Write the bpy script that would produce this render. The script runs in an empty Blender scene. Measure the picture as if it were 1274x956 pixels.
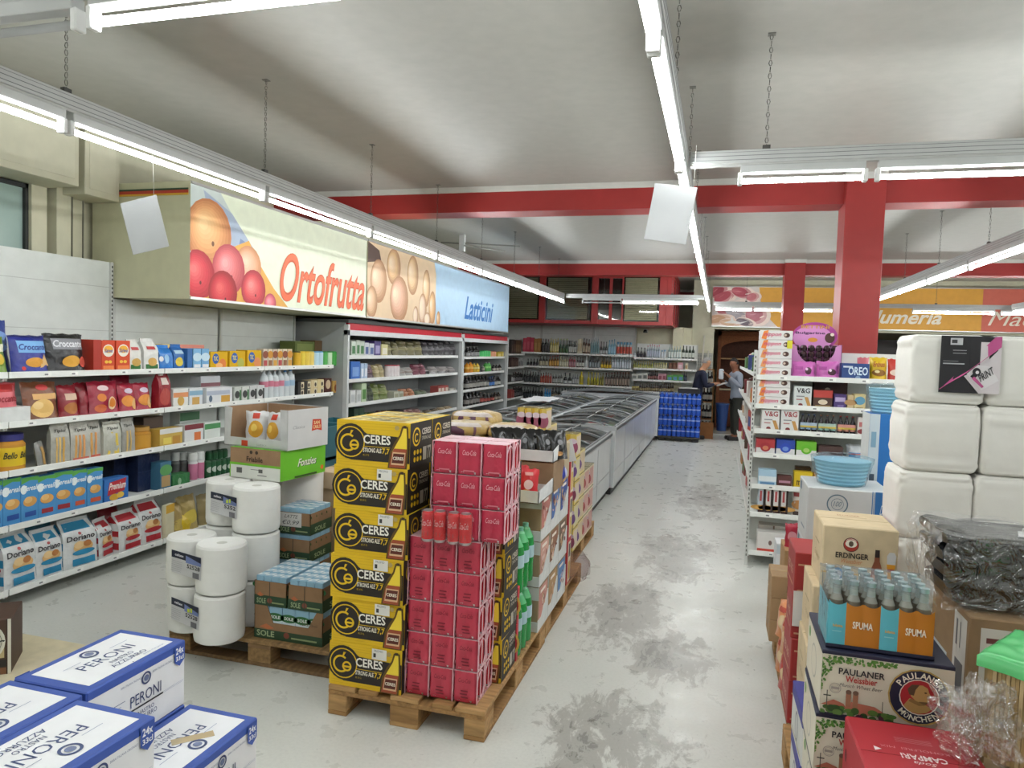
import bpy, math, random
from mathutils import Vector, Matrix, noise
random.seed(7)
SC = bpy.context.scene
COL = SC.collection
PI = math.pi
# ------------------------------------------------------------------ camera
FPX, YAW, PITCH, ROLL, CH = 895.0, .278, .0485, .0325, 1.80
fwd = Vector((-math.sin(YAW)*math.cos(PITCH), math.cos(YAW)*math.cos(PITCH), -math.sin(PITCH)))
r0 = Vector((math.cos(YAW), math.sin(YAW), 0)); u0 = r0.cross(fwd)
RT = r0*math.cos(ROLL)+u0*math.sin(ROLL); UP = u0*math.cos(ROLL)-r0*math.sin(ROLL)
CAM = Vector((0, 0, CH))
cd = bpy.data.cameras.new('camera'); cam = bpy.data.objects.new('camera', cd); COL.objects.link(cam)
cd.sensor_fit = 'HORIZONTAL'; cd.sensor_width = 36; cd.lens = 36*FPX/1274; cd.clip_start = .05; cd.clip_end = 100
cam.matrix_world = Matrix(((RT.x, UP.x, -fwd.x, 0), (RT.y, UP.y, -fwd.y, 0), (RT.z, UP.z, -fwd.z, CH), (0, 0, 0, 1)))
SC.camera = cam
# ------------------------------------------------------------------ world, exposure
w = bpy.data.worlds.new('world'); SC.world = w; w.use_nodes = True
w.node_tree.nodes['Background'].inputs[0].default_value = (.75, .85, 1, 1)
w.node_tree.nodes['Background'].inputs[1].default_value = .12
SC.view_settings.view_transform = 'Standard'; SC.view_settings.look = 'None'
SC.view_settings.exposure = 0.0; SC.view_settings.gamma = 1.0
TUBE_POWER = 60.0
try:
    SC.cycles.use_denoising = True; SC.cycles.max_bounces = 8; SC.cycles.transparent_max_bounces = 16
    SC.cycles.sample_clamp_indirect = 6; SC.cycles.caustics_reflective = False; SC.cycles.caustics_refractive = False
except Exception: pass
# ------------------------------------------------------------------ measuring helpers (photo pixel -> point on a real plane)
def ray(x, y): return RT*(x-637)+UP*(478-y)+fwd*FPX
def onX(x, y, X): d = ray(x, y); return CAM+d*(X/d.x)
def onY(x, y, Y): d = ray(x, y); return CAM+d*(Y/d.y)
def onZ(x, y, Z): d = ray(x, y); return CAM+d*((Z-CH)/d.z)
# ------------------------------------------------------------------ materials
MC = {}
def lin(c): c /= 255; return c/12.92 if c <= .04045 else ((c+.055)/1.055)**2.4
def rgb(h): return tuple(lin(int(h[i:i+2], 16)) for i in (0, 2, 4))+(1,)
FIN = {'': (.55, 0), 'g': (.22, 0), 'm': (.35, .9), 'p': (.85, 0), 'f': (.28, 0), 'x': (.08, 0), 'k': (.7, 0), 'w': (.8, 0), 'e': (.5, 0), 't': (.2, 0), 's': (.9, 0), 'r': (.45, 0)}
def mat(key):
    if not isinstance(key, str): return key
    if key in MC: return MC[key]
    h, _, fin = key.partition(':')
    m = bpy.data.materials.new('finish_'+h+('_'+fin if fin else '')); MC[key] = m; m.use_nodes = True
    nt = m.node_tree; b = nt.nodes['Principled BSDF']; L = nt.links
    ro, me = FIN.get(fin, (.5, 0)); c = rgb(h)
    b.inputs['Base Color'].default_value = c; b.inputs['Roughness'].default_value = ro; b.inputs['Metallic'].default_value = me
    if fin == 'e':
        b.inputs['Emission Color'].default_value = (.965, 1, 1.0, 1); b.inputs['Emission Strength'].default_value = TUBE_POWER
        return m
    def noise_col(scale, amt, stretch=None, detail=3):
        tc = nt.nodes.new('ShaderNodeTexCoord'); n = nt.nodes.new('ShaderNodeTexNoise'); n.inputs['Scale'].default_value = scale; n.inputs['Detail'].default_value = detail
        if stretch:
            mp = nt.nodes.new('ShaderNodeMapping'); mp.inputs['Scale'].default_value = stretch; L.new(tc.outputs['Object'], mp.inputs[0]); L.new(mp.outputs[0], n.inputs['Vector'])
        else: L.new(tc.outputs['Object'], n.inputs['Vector'])
        rp = nt.nodes.new('ShaderNodeMapRange'); rp.inputs[1].default_value = .3; rp.inputs[2].default_value = .7; rp.inputs[3].default_value = 1-amt; rp.inputs[4].default_value = 1+amt*.6
        mx = nt.nodes.new('ShaderNodeVectorMath'); mx.operation = 'SCALE'; mx.inputs[0].default_value = c[:3]
        L.new(n.outputs['Fac'], rp.inputs[0]); L.new(rp.outputs[0], mx.inputs['Scale']); L.new(mx.outputs[0], b.inputs['Base Color'])
        return n
    def bump(n, d, s=.4):
        bp = nt.nodes.new('ShaderNodeBump'); bp.inputs['Distance'].default_value = d; bp.inputs['Strength'].default_value = s
        L.new(n.outputs['Fac'], bp.inputs['Height']); L.new(bp.outputs[0], b.inputs['Normal'])
    if fin in ('', 'r'): noise_col(9, .05)
    elif fin == 'g': noise_col(6, .04)
    elif fin == 'p': bump(noise_col(14, .10), .002, .2)
    elif fin == 'w': bump(noise_col(5, .38, (9, 1, 9), 6), .003, .5)
    elif fin == 'k': noise_col(20, .06)
    elif fin == 'f': bump(noise_col(16, .09, None, 2), .02, .6)
    elif fin == 's': bump(noise_col(18, .02), .003, .25)
    elif fin == 'x':   # real clear or tinted glass seen as a thin sheet
        t = nt.nodes.new('ShaderNodeBsdfTransparent'); t.inputs[0].default_value = tuple(min(1, v**.35) for v in c[:3])+(1,)
        g = nt.nodes.new('ShaderNodeBsdfGlossy'); g.inputs['Roughness'].default_value = .04
        fr = nt.nodes.new('ShaderNodeFresnel'); fr.inputs[0].default_value = 1.5
        mx = nt.nodes.new('ShaderNodeMixShader'); L.new(fr.outputs[0], mx.inputs[0]); L.new(t.outputs[0], mx.inputs[1]); L.new(g.outputs[0], mx.inputs[2])
        L.new(mx.outputs[0], nt.nodes['Material Output'].inputs[0])
    elif fin == 'q':   # stiff crumpled clear film, bright on its folds
        t = nt.nodes.new('ShaderNodeBsdfTransparent'); g = nt.nodes.new('ShaderNodeBsdfGlossy'); g.inputs['Roughness'].default_value = .14; g.inputs[0].default_value = (.95, .95, .95, 1)
        tc = nt.nodes.new('ShaderNodeTexCoord'); n = nt.nodes.new('ShaderNodeTexNoise'); n.inputs['Scale'].default_value = 14; n.inputs['Detail'].default_value = 3; n.inputs['Distortion'].default_value = 1.5; L.new(tc.outputs['Object'], n.inputs['Vector'])
        bp = nt.nodes.new('ShaderNodeBump'); bp.inputs['Distance'].default_value = .05; bp.inputs['Strength'].default_value = .9; L.new(n.outputs['Fac'], bp.inputs['Height']); L.new(bp.outputs[0], g.inputs['Normal'])
        lw = nt.nodes.new('ShaderNodeLayerWeight'); lw.inputs[0].default_value = .45; ad = nt.nodes.new('ShaderNodeMath'); ad.operation = 'MULTIPLY_ADD'; ad.inputs[1].default_value = .4; ad.inputs[2].default_value = .12; L.new(lw.outputs['Facing'], ad.inputs[0])
        mx = nt.nodes.new('ShaderNodeMixShader'); L.new(ad.outputs[0], mx.inputs[0]); L.new(t.outputs[0], mx.inputs[1]); L.new(g.outputs[0], mx.inputs[2]); L.new(mx.outputs[0], nt.nodes['Material Output'].inputs[0])
    elif fin == 't':   # crinkled wrapping film: mostly clear, glossy folds
        n = nt.nodes.new('ShaderNodeTexNoise'); n.inputs['Scale'].default_value = 26; n.inputs['Detail'].default_value = 2; n.inputs['Distortion'].default_value = 1.0
        tc = nt.nodes.new('ShaderNodeTexCoord'); L.new(tc.outputs['Object'], n.inputs['Vector'])
        bp = nt.nodes.new('ShaderNodeBump'); bp.inputs['Distance'].default_value = .02; bp.inputs['Strength'].default_value = .5; L.new(n.outputs['Fac'], bp.inputs['Height']); L.new(bp.outputs[0], b.inputs['Normal'])
        b.inputs['Roughness'].default_value = .16; b.inputs['Specular IOR Level'].default_value = 1.0; b.inputs['Base Color'].default_value = tuple(v*.45 for v in c[:3])+(1,)
        t = nt.nodes.new('ShaderNodeBsdfTransparent'); t.inputs[0].default_value = tuple(.75+.25*v for v in c[:3])+(1,); mx = nt.nodes.new('ShaderNodeMixShader')
        lw = nt.nodes.new('ShaderNodeLayerWeight'); lw.inputs[0].default_value = .25
        ad = nt.nodes.new('ShaderNodeMath'); ad.operation = 'MULTIPLY_ADD'; ad.inputs[1].default_value = .45; ad.inputs[2].default_value = .10; ad.use_clamp = True; L.new(lw.outputs['Facing'], ad.inputs[0])
        L.new(ad.outputs[0], mx.inputs[0]); L.new(t.outputs[0], mx.inputs[1]); L.new(b.outputs[0], mx.inputs[2]); L.new(mx.outputs[0], nt.nodes['Material Output'].inputs[0])
    return m
# ------------------------------------------------------------------ geometry builder
TXT = {}
def glyphs(s, style=''):
    k = (s, style)
    if k in TXT: return TXT[k]
    c = bpy.data.curves.new('t', 'FONT'); c.body = s; c.resolution_u = 6 if 'h' in style else 2
    if 'b' in style: c.offset = .022
    if 'h' in style: c.bevel_resolution = 0
    if 'i' in style: c.shear = .35
    o = bpy.data.objects.new('t', c); me = o.to_mesh()
    V = [(v.co.x, v.co.y) for v in me.vertices]; F = [tuple(p.vertices) for p in me.polygons]
    o.to_mesh_clear(); bpy.data.objects.remove(o); bpy.data.curves.remove(c)
    if V:
        x0 = min(v[0] for v in V); x1 = max(v[0] for v in V); y0 = min(v[1] for v in V); y1 = max(v[1] for v in V)
        V = [((x-x0)/max(1e-6, x1-x0), (y-y0)/max(1e-6, y1-y0)) for x, y in V]
        TXT[k] = (V, F, (x1-x0)/max(1e-6, y1-y0))
    else: TXT[k] = ([], [], 1)
    return TXT[k]
class G:
    def __init__(s): s.v = []; s.f = []; s.m = []; s.sm = []; s.mats = []
    def mi(s, k):
        if k not in s.mats: s.mats.append(k)
        return s.mats.index(k)
    def add(s, V, F, k, smooth=False):
        b = len(s.v); s.v += [tuple(v) for v in V]; i = s.mi(k)
        for f in F: s.f.append(tuple(b+a for a in f)); s.m.append(i); s.sm.append(smooth)
        return s
    def box(s, x0, y0, z0, x1, y1, z1, k, bev=0.0):
        if bev <= 0:
            V = [(x, y, z) for z in (z0, z1) for y in (y0, y1) for x in (x0, x1)]
            return s.add(V, [(0, 2, 3, 1), (4, 5, 7, 6), (0, 1, 5, 4), (2, 6, 7, 3), (0, 4, 6, 2), (1, 3, 7, 5)], k)
        b = bev; V = []; idx = {}
        for a, (X, sx) in enumerate(((x0, 1), (x1, -1))):
            for c, (Y, sy) in enumerate(((y0, 1), (y1, -1))):
                for e, (Z, sz) in enumerate(((z0, 1), (z1, -1))):
                    idx[a, c, e, 0] = len(V); V.append((X, Y+sy*b, Z+sz*b))
                    idx[a, c, e, 1] = len(V); V.append((X+sx*b, Y, Z+sz*b))
                    idx[a, c, e, 2] = len(V); V.append((X+sx*b, Y+sy*b, Z))
        F = []
        for a in (0, 1):
            F.append([idx[a, 0, 0, 0], idx[a, 0, 1, 0], idx[a, 1, 1, 0], idx[a, 1, 0, 0]][::(1 if a == 0 else -1)])
            F.append([idx[0, a, 0, 1], idx[1, a, 0, 1], idx[1, a, 1, 1], idx[0, a, 1, 1]][::(1 if a == 0 else -1)])
            F.append([idx[0, 0, a, 2], idx[0, 1, a, 2], idx[1, 1, a, 2], idx[1, 0, a, 2]][::(1 if a == 0 else -1)])
        for a in (0, 1):
            for c in (0, 1):
                F.append([idx[a, c, 0, 0], idx[a, c, 0, 1], idx[a, c, 1, 1], idx[a, c, 1, 0]])
                F.append([idx[a, 0, c, 0], idx[a, 0, c, 2], idx[a, 1, c, 2], idx[a, 1, c, 0]])
                F.append([idx[0, a, c, 1], idx[0, a, c, 2], idx[1, a, c, 2], idx[1, a, c, 1]])
                for e in (0, 1): F.append([idx[a, c, e, 0], idx[a, c, e, 1], idx[a, c, e, 2]])
        return s.add(V, F, k)
    def lathe(s, prof, n, cx=0, cy=0, cz=0, smooth=True, cap=True):
        # prof: list of (r, z, material of the band above this ring)
        rings = []
        for r, z, k in prof:
            rings.append([(cx+r*math.cos(2*PI*i/n), cy+r*math.sin(2*PI*i/n), cz+z) for i in range(n)])
        for j in range(len(prof)-1):
            V = rings[j]+rings[j+1]
            s.add(V, [(i, (i+1) % n, n+(i+1) % n, n+i) for i in range(n)], prof[j][2], smooth)
        if cap:
            s.add(rings[-1], [tuple(range(n))], prof[-1][2] or prof[-2][2]); s.add(rings[0], [tuple(range(n))[::-1]], prof[0][2])
        return s
    def tube(s, pts, r, k, n=6, closed=False, smooth=True):
        pts = [Vector(p) for p in pts]; V = []; N = len(pts)
        for i, p in enumerate(pts):
            a = pts[(i-1) % N] if closed or i > 0 else p; c = pts[(i+1) % N] if closed or i < N-1 else p
            t = (c-a).normalized(); u = t.orthogonal().normalized()
            if abs(t.z) < .95: u = t.cross(Vector((0, 0, 1))).normalized()
            else: u = t.cross(Vector((1, 0, 0))).normalized()
            w_ = t.cross(u); rr = r[i] if isinstance(r, (list, tuple)) else r
            V += [p+u*rr*math.cos(2*PI*j/n)+w_*rr*math.sin(2*PI*j/n) for j in range(n)]
        F = []
        for i in range(N if closed else N-1):
            b = (i+1) % N
            F += [(i*n+j, i*n+(j+1) % n, b*n+(j+1) % n, b*n+j) for j in range(n)]
        if not closed: F += [tuple(range(n))[::-1], tuple((N-1)*n+j for j in range(n))]
        return s.add(V, F, k, smooth)
    def grid(s, fn, nu, nv, k, smooth=True, wrap=False):
        V = [fn(i/nu, j/nv) for j in range(nv+1) for i in range(nu+1)]; w_ = nu+1
        F = [(j*w_+i, j*w_+i+1, (j+1)*w_+i+1, (j+1)*w_+i) for j in range(nv) for i in range(nu)]
        return s.add(V, F, k, smooth)
    def prism(s, poly, y0, y1, k, plane='xz'):
        n = len(poly)
        if plane == 'xz': V = [(a, y0, b) for a, b in poly]+[(a, y1, b) for a, b in poly]
        elif plane == 'yz': V = [(y0, a, b) for a, b in poly]+[(y1, a, b) for a, b in poly]
        else: V = [(a, b, y0) for a, b in poly]+[(a, b, y1) for a, b in poly]
        return s.add(V, [tuple(range(n)), tuple(range(n, 2*n))[::-1]]+[(i, n+i, n+(i+1) % n, (i+1) % n) for i in range(n)], k)
    def deco(s, fm, ops, asp=1.0, lay=.0006, seg=1):
        # flat print: fm(u, v, lift) -> point; asp = width / height of the field
        for n, op in enumerate(ops):
            t = op[0]; L = lay*(1+n*.45)
            if t == 'r':
                _, a, b, c, d, k = op; q = seg
                s.add([fm(a+(c-a)*i/q, b+(d-b)*j/q, L) for j in range(q+1) for i in range(q+1)], [(j*(q+1)+i, j*(q+1)+i+1, (j+1)*(q+1)+i+1, (j+1)*(q+1)+i) for j in range(q) for i in range(q)], k)
            elif t == 'e':   # centre, radii (fraction of height), colour, [angle]
                cu, cv, ru, rv, k = op[1:6]; an = op[6] if len(op) > 6 else 0; N = 20
                rings = (1,) if seg == 1 else (.5, 1)
                V = [fm(cu, cv, L)]
                for q in rings:
                    for i in range(N):
                        x = ru*q*math.cos(2*PI*i/N); y = rv*q*math.sin(2*PI*i/N)
                        V.append(fm(cu+(x*math.cos(an)-y*math.sin(an))/asp, cv+x*math.sin(an)+y*math.cos(an), L))
                F = [(0, 1+i, 1+(i+1) % N) for i in range(N)]
                if len(rings) > 1: F += [(1+i, 1+N+i, 1+N+(i+1) % N, 1+(i+1) % N) for i in range(N)]
                s.add(V, F, k)
            elif t == 'o':   # ring: centre, outer, inner, colour, a0, a1
                cu, cv, ro, ri, k = op[1:6]; a0, a1 = op[6:8] if len(op) > 6 else (0, 360); N = 28; V = []
                for i in range(N+1):
                    a = math.radians(a0+(a1-a0)*i/N)
                    for r in (ro, ri): V.append(fm(cu+r*math.cos(a)/asp, cv+r*math.sin(a), L))
                s.add(V, [(2*i, 2*i+1, 2*i+3, 2*i+2) for i in range(N)], k)
            elif t == 'p': s.add([fm(a, b, L) for a, b in op[1]], [tuple(range(len(op[1])))], op[2])
            elif t == 't':
                st = op[7] if len(op) > 7 else ''
                V, F, _ = glyphs(op[1], st); a, b, c, d = op[2:6]
                s.add([fm(a+(c-a)*x, b+(d-b)*y, L) for x, y in V], F, op[6])
            elif t == 'a':   # text on an arc: string, cu, cv, radius, mid angle deg, char height, colour, flip
                _, st, cu, cv, R, mid, hh, k = op[:8]; flip = len(op) > 8 and op[8]; step = math.degrees(hh*.95/R)
                for i, ch in enumerate(st):
                    if ch == ' ': continue
                    off = (i-(len(st)-1)/2)*step; a = math.radians(mid+(off if flip else -off))
                    V, F, ra = glyphs(ch, 'b'); wd = hh*min(ra, 1.0)
                    e = Vector((-math.sin(a), math.cos(a)))*(1 if flip else -1); o = Vector((math.cos(a), math.sin(a)))*(-1 if flip else 1)
                    P = []
                    for x, y in V:
                        q = Vector((math.cos(a), math.sin(a)))*R+e*((x-.5)*wd)+o*((y-.5)*hh); P.append(fm(cu+q.x/asp, cv+q.y, L))
                    s.add(P, F, k)
        return s
    def mesh(s, name='m'):
        me = bpy.data.meshes.new(name); me.from_pydata(s.v, [], s.f)
        for k in s.mats: me.materials.append(mat(k))
        me.polygons.foreach_set('material_index', s.m); me.polygons.foreach_set('use_smooth', s.sm); me.update()
        return me
    def build(s, name, parent=None, **kw): return put(name, s.mesh(name), parent, **kw)
LABELS = {}
def put(name, me, parent=None, loc=None, rot=0, label=None, cat=None, group=None, kind=None):
    o = bpy.data.objects.new(name, me); COL.objects.link(o)
    if parent is not None: o.parent = parent
    if loc is not None: o.location = loc
    if isinstance(rot, (tuple, list)): o.rotation_euler = rot
    elif rot: o.rotation_euler = (0, 0, rot)
    tag(o, label, cat, group, kind); return o
def tag(o, label=None, cat=None, group=None, kind=None):
    if label: o['label'] = label; LABELS.setdefault(label, []).append(o.name)
    if cat: o['category'] = cat
    if group: o['group'] = group
    if kind: o['kind'] = kind
def thing(name, label, cat, loc=(0, 0, 0), rot=0, group=None): return put(name, None, None, loc, rot, label, cat, group)
def dup(root, loc, rot=0, label=None, group=None):
    r = root.copy(); COL.objects.link(r); r.location = loc; r.rotation_euler = rot if isinstance(rot, (tuple, list)) else (0, 0, rot)
    if label: tag(r, label)
    if group: r['group'] = group
    for ch in list(root.children):
        c = ch.copy(); COL.objects.link(c); c.parent = r
        for g in ch.children:
            d = g.copy(); COL.objects.link(d); d.parent = c
    return r
ORD = 'first second third fourth fifth sixth seventh eighth ninth tenth eleventh twelfth thirteenth fourteenth fifteenth sixteenth seventeenth eighteenth nineteenth twentieth'.split()
def nth(i): return ORD[i] if i < 20 else ('twenty-', 'thirty-', 'forty-', 'fifty-')[(i+1)//10-2]+(ORD[(i+1) % 10-1] if (i+1) % 10 else 'last')
def face(o, U, V):
    o, U, V = Vector(o), Vector(U), Vector(V); n = U.cross(V).normalized()
    return lambda a, b, l: o+U*a+V*b+n*l
# faces of a box built with its base centre at the origin, front towards -Y
def f_front(w, d, h, z=0): return face((-w/2, -d/2, z), (w, 0, 0), (0, 0, h))
def f_right(w, d, h, z=0): return face((w/2, -d/2, z), (0, d, 0), (0, 0, h))
def f_left(w, d, h, z=0): return face((-w/2, d/2, z), (0, -d, 0), (0, 0, h))
def f_back(w, d, h, z=0): return face((w/2, d/2, z), (-w, 0, 0), (0, 0, h))
def f_top(w, d, h): return face((-w/2, -d/2, h), (w, 0, 0), (0, d, 0))
def struct(name, g, parent=None): return g.build(name, parent, kind=None if parent else 'structure')
# ================================================================== the room
ZC = 3.55
def floor_mat():
    m = bpy.data.materials.new('worn_painted_concrete'); m.use_nodes = True; nt = m.node_tree; L = nt.links; b = nt.nodes['Principled BSDF']
    tc = nt.nodes.new('ShaderNodeTexCoord')
    def N(scale, detail=4, st=(1, 1, 1), dist=0, rough=.5):
        mp = nt.nodes.new('ShaderNodeMapping'); mp.inputs['Scale'].default_value = st; L.new(tc.outputs['Object'], mp.inputs[0])
        n = nt.nodes.new('ShaderNodeTexNoise'); n.inputs['Scale'].default_value = scale; n.inputs['Detail'].default_value = detail; n.inputs['Distortion'].default_value = dist; n.inputs['Roughness'].default_value = rough
        L.new(mp.outputs[0], n.inputs['Vector']); return n.outputs['Fac']
    def R(x, a, b_, c=0., d=1., clamp=True):
        r = nt.nodes.new('ShaderNodeMapRange'); r.inputs[1].default_value = a; r.inputs[2].default_value = b_; r.inputs[3].default_value = c; r.inputs[4].default_value = d; L.new(x, r.inputs[0]); return r.outputs[0]
    def M(op, x, y=0):
        n = nt.nodes.new('ShaderNodeMath'); n.operation = op
        for i, q in enumerate((x, y)):
            if isinstance(q, (int, float)): n.inputs[i].default_value = q
            else: L.new(q, n.inputs[i])
        return n.outputs[0]
    def MIX(f, a, b_):
        n = nt.nodes.new('ShaderNodeMix'); n.data_type = 'RGBA'
        L.new(f, n.inputs[0])
        for i, q in ((6, a), (7, b_)):
            if isinstance(q, tuple): n.inputs[i].default_value = q
            else: L.new(q, n.inputs[i])
        return n.outputs[2]
    sx = nt.nodes.new('ShaderNodeSeparateXYZ'); L.new(tc.outputs['Object'], sx.inputs[0]); X, Y = sx.outputs[0], sx.outputs[1]
    base = MIX(R(N(.8), .35, .65), rgb('d2d4ce'), rgb('dcddd8'))
    base = MIX(R(N(60, 2), .4, .7, 0, .10), base, rgb('8a8b84'))
    # worn patches along the trolley lane; each patch has its own outline
    def patch(cx, cy, rx, ry):
        dx = M('POWER', M('ABSOLUTE', M('DIVIDE', M('SUBTRACT', X, cx), rx)), 2.0); dy = M('POWER', M('ABSOLUTE', M('DIVIDE', M('SUBTRACT', Y, cy), ry)), 2.0)
        return R(M('ADD', dx, dy), .0, 1.0, 1.0, 0.0)
    msk = None
    for p in ((-.42, 3.25, .50, .75), (-.55, 5.0, .42, 1.1), (-.30, 6.6, .50, 1.3), (-.2, 4.3, .35, .6), (-.1, 9.2, .45, 1.6)):
        q = patch(*p); msk = q if msk is None else M('MAXIMUM', msk, q)
    wear = M('ADD', M('MULTIPLY', N(3.2, 8, (1.3, .7, 1), .9, .72), .6), M('MULTIPLY', N(13, 8, (1, .35, 1), 1.2, .78), .4))
    wf = R(M('ADD', wear, M('MULTIPLY', msk, .20)), .60, .65)
    base = MIX(M('MULTIPLY', wf, .52), base, rgb('77736b'))
    wf2 = R(M('ADD', wear, M('MULTIPLY', msk, .12)), .645, .67); base = MIX(M('MULTIPLY', wf2, .5), base, rgb('54504a'))
    # a few scuffs and black marks
    sc = M('MULTIPLY', R(N(23, 6, (1, .7, 1), 2.6, .7), .685, .72), R(N(1.1, 2), .54, .62))
    near = R(Y, 5.0, 8.0, 1, .15); base = MIX(M('MULTIPLY', M('MULTIPLY', sc, near), .6), base, rgb('45443f'))
    sc2 = M('MULTIPLY', R(N(70, 1, (1, .7, 1), .6), .74, .77), R(N(1.9, 2), .5, .6)); base = MIX(M('MULTIPLY', M('MULTIPLY', sc2, near), .6), base, rgb('56544f'))
    L.new(base, b.inputs['Base Color']); L.new(R(N(7, 5), .3, .7, .24, .42), b.inputs['Roughness'])
    bp = nt.nodes.new('ShaderNodeBump'); bp.inputs['Distance'].default_value = .004; bp.inputs['Strength'].default_value = .25; L.new(wear, bp.inputs['Height']); L.new(bp.outputs[0], b.inputs['Normal'])
    return m
MC['floor'] = floor_mat()
struct('floor', G().box(-5.15, -3.5, -.1, 9.6, 20.4, 0, 'floor'))
struct('ceiling', G().box(-5.3, -3.5, ZC, 9.6, 20.5, ZC+.1, 'a4a39c:r'))
CRM = 'c9c6ad:r'
struct('wall_left', G().box(-5.3, -3.5, 0, -5.15, 20.4, ZC, CRM))
struct('wall_back', G().box(-5.15, 20.4, 0, 9.6, 20.5, ZC, CRM))
struct('wall_right', G().box(9.6, -3.5, 0, 9.7, 20.4, ZC, 'c9c8c0:r'))
struct('wall_front', G().box(-5.3, -3.6, -.1, 9.7, -3.5, ZC, 'c9c8c0:r'))
RED = '9a2826:r'
for Y in (7.5, 13.8, 20.02):
    g = G().box(-5.15, Y, 3.28, 9.6, Y+.34, 3.49, RED).box(-5.15, Y-.02, 3.49, 9.6, Y+.36, ZC, 'd0cfc9:r')
    struct('ceiling_beam', g)
for X, Y in ((1.08, 7.4), (1.07, 13.7), (6.4, 7.4), (6.4, 13.7)):
    struct('pillar', G().box(X, Y, 0, X+.34, Y+.42, 3.49, RED, .004).box(X-.01, Y-.01, 3.49, X+.35, Y+.43, ZC, 'd0cfc9:r'))
# bulkhead and far openings
g = G().box(-.62, 17.4, 2.42, 9.6, 17.55, ZC, CRM); struct('wall_bulkhead', g)
struct('wall_divider', G().box(-.62, 17.4, 0, -.12, 17.55, 2.42, CRM))
m = bpy.data.materials.new('grey_wall_tiles'); m.use_nodes = True; nt = m.node_tree; br = nt.nodes.new('ShaderNodeTexBrick'); tc = nt.nodes.new('ShaderNodeTexCoord'); mp = nt.nodes.new('ShaderNodeMapping'); mp.inputs['Rotation'].default_value = (PI/2, 0, 0)
nt.links.new(tc.outputs['Object'], mp.inputs[0]); nt.links.new(mp.outputs[0], br.inputs['Vector']); br.offset = 0; br.inputs['Scale'].default_value = 5; br.inputs['Mortar Size'].default_value = .03; br.inputs['Brick Width'].default_value = .7; br.inputs['Row Height'].default_value = .35
br.inputs[1].default_value = rgb('8d8f8b'); br.inputs[2].default_value = rgb('969893'); br.inputs[3].default_value = rgb('b5b5ae'); nt.links.new(br.outputs[0], nt.nodes['Principled BSDF'].inputs[0]); nt.nodes['Principled BSDF'].inputs['Roughness'].default_value = .35
MC['tiles'] = m
struct('wall_tiling', G().box(-.62, 17.385, 0, -.13, 17.4, 1.85, 'tiles'))
struct('floor', G().box(-.1, 17.2, 0, 3.4, 20.35, .006, 'c8c2b2:g'))
# mezzanine office with red framed windows
g = G().box(-5.15, 15.55, 2.40, -1.03, 17.9, 2.46, '8a2a2c:r').box(-5.15, 15.65, 2.46, -1.12, 15.75, 3.5, '5f5b52').box(-5.15, 15.5, 2.40, -1.03, 15.62, 2.47, RED).box(-5.15, 15.5, 3.42, -1.03, 15.62, ZC, RED)
g.box(-1.03, 15.5, 2.40, -.97, 17.9, 2.47, RED).box(-1.03, 15.5, 3.42, -.97, 17.9, ZC, RED)
struct('wall_mezzanine', g)
xs = [-4.72, -3.79, -2.62, -1.17]
for i, X in enumerate(xs): struct('trim_%d' % (i+1), G().box(X-(.07 if i < 3 else .08), 15.48, 2.4, X+.07, 15.6, 3.5, RED, .004))
struct('trim_5', G().box(-1.10, 15.48, 2.4, -.96, 15.6, 3.5, RED, .004))
bl = [(-4.65, -3.86, 'a09d86'), (-3.72, -2.74, 'a5a28a'), (-2.02, -1.25, 'bdb99c')]
for i, (a, b, c) in enumerate(bl):
    w_ = G().box(a, 15.6, 2.47, b, 15.61, 3.42, '1c1a18:g').build('window_%d' % (i+1), kind='structure')
    for k in range(21):
        z = 3.38-k*.043; s = G().box(a+.04, 15.535, z-.019, b-.05, 15.541, z+.019, c); s.build('blind_slat', w_)
    G().box(a, 15.51, 2.47, b, 15.514, 3.42, 'e8e8e0:x').build('window_pane', w_)
w_ = G().box(-2.55, 15.56, 2.47, -2.02, 15.6, 3.42, '241a1a:g').build('window_4', kind='structure')
for a, b in ((-2.55, -2.31), (-2.25, -2.04)):
    q = G().box(a-.03, 15.5, 2.47, a, 15.56, 3.42, RED).box(b, 15.5, 2.47, b+.03, 15.56, 3.42, RED).box(a, 15.5, 2.47, b, 15.56, 2.5, RED).box(a, 15.5, 3.39, b, 15.56, 3.42, RED)
    q.build('window_frame', w_); G().box(a, 15.525, 2.5, b, 15.53, 3.39, 'e8e8e0:x').build('window_pane', w_)
for k in range(3):
    y0 = 15.64+k*.76; w_ = G().box(-1.0, y0, 2.47, -.99, y0+.68, 3.42, '3a2420:g').build('window_%d' % (5+k), kind='structure')
    G().box(-1.01, y0+.68, 2.47, -.965, y0+.76, 3.42, RED).build('window_frame', w_)
struct('wall_liquor', G().box(-5.15, 17.2, 0, -.62, 17.4, 2.42, 'd8d4b8:r').box(-1.03, 16.98, 0, -.8, 17.2, 2.42, 'd8d4b8:r'))
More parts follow.
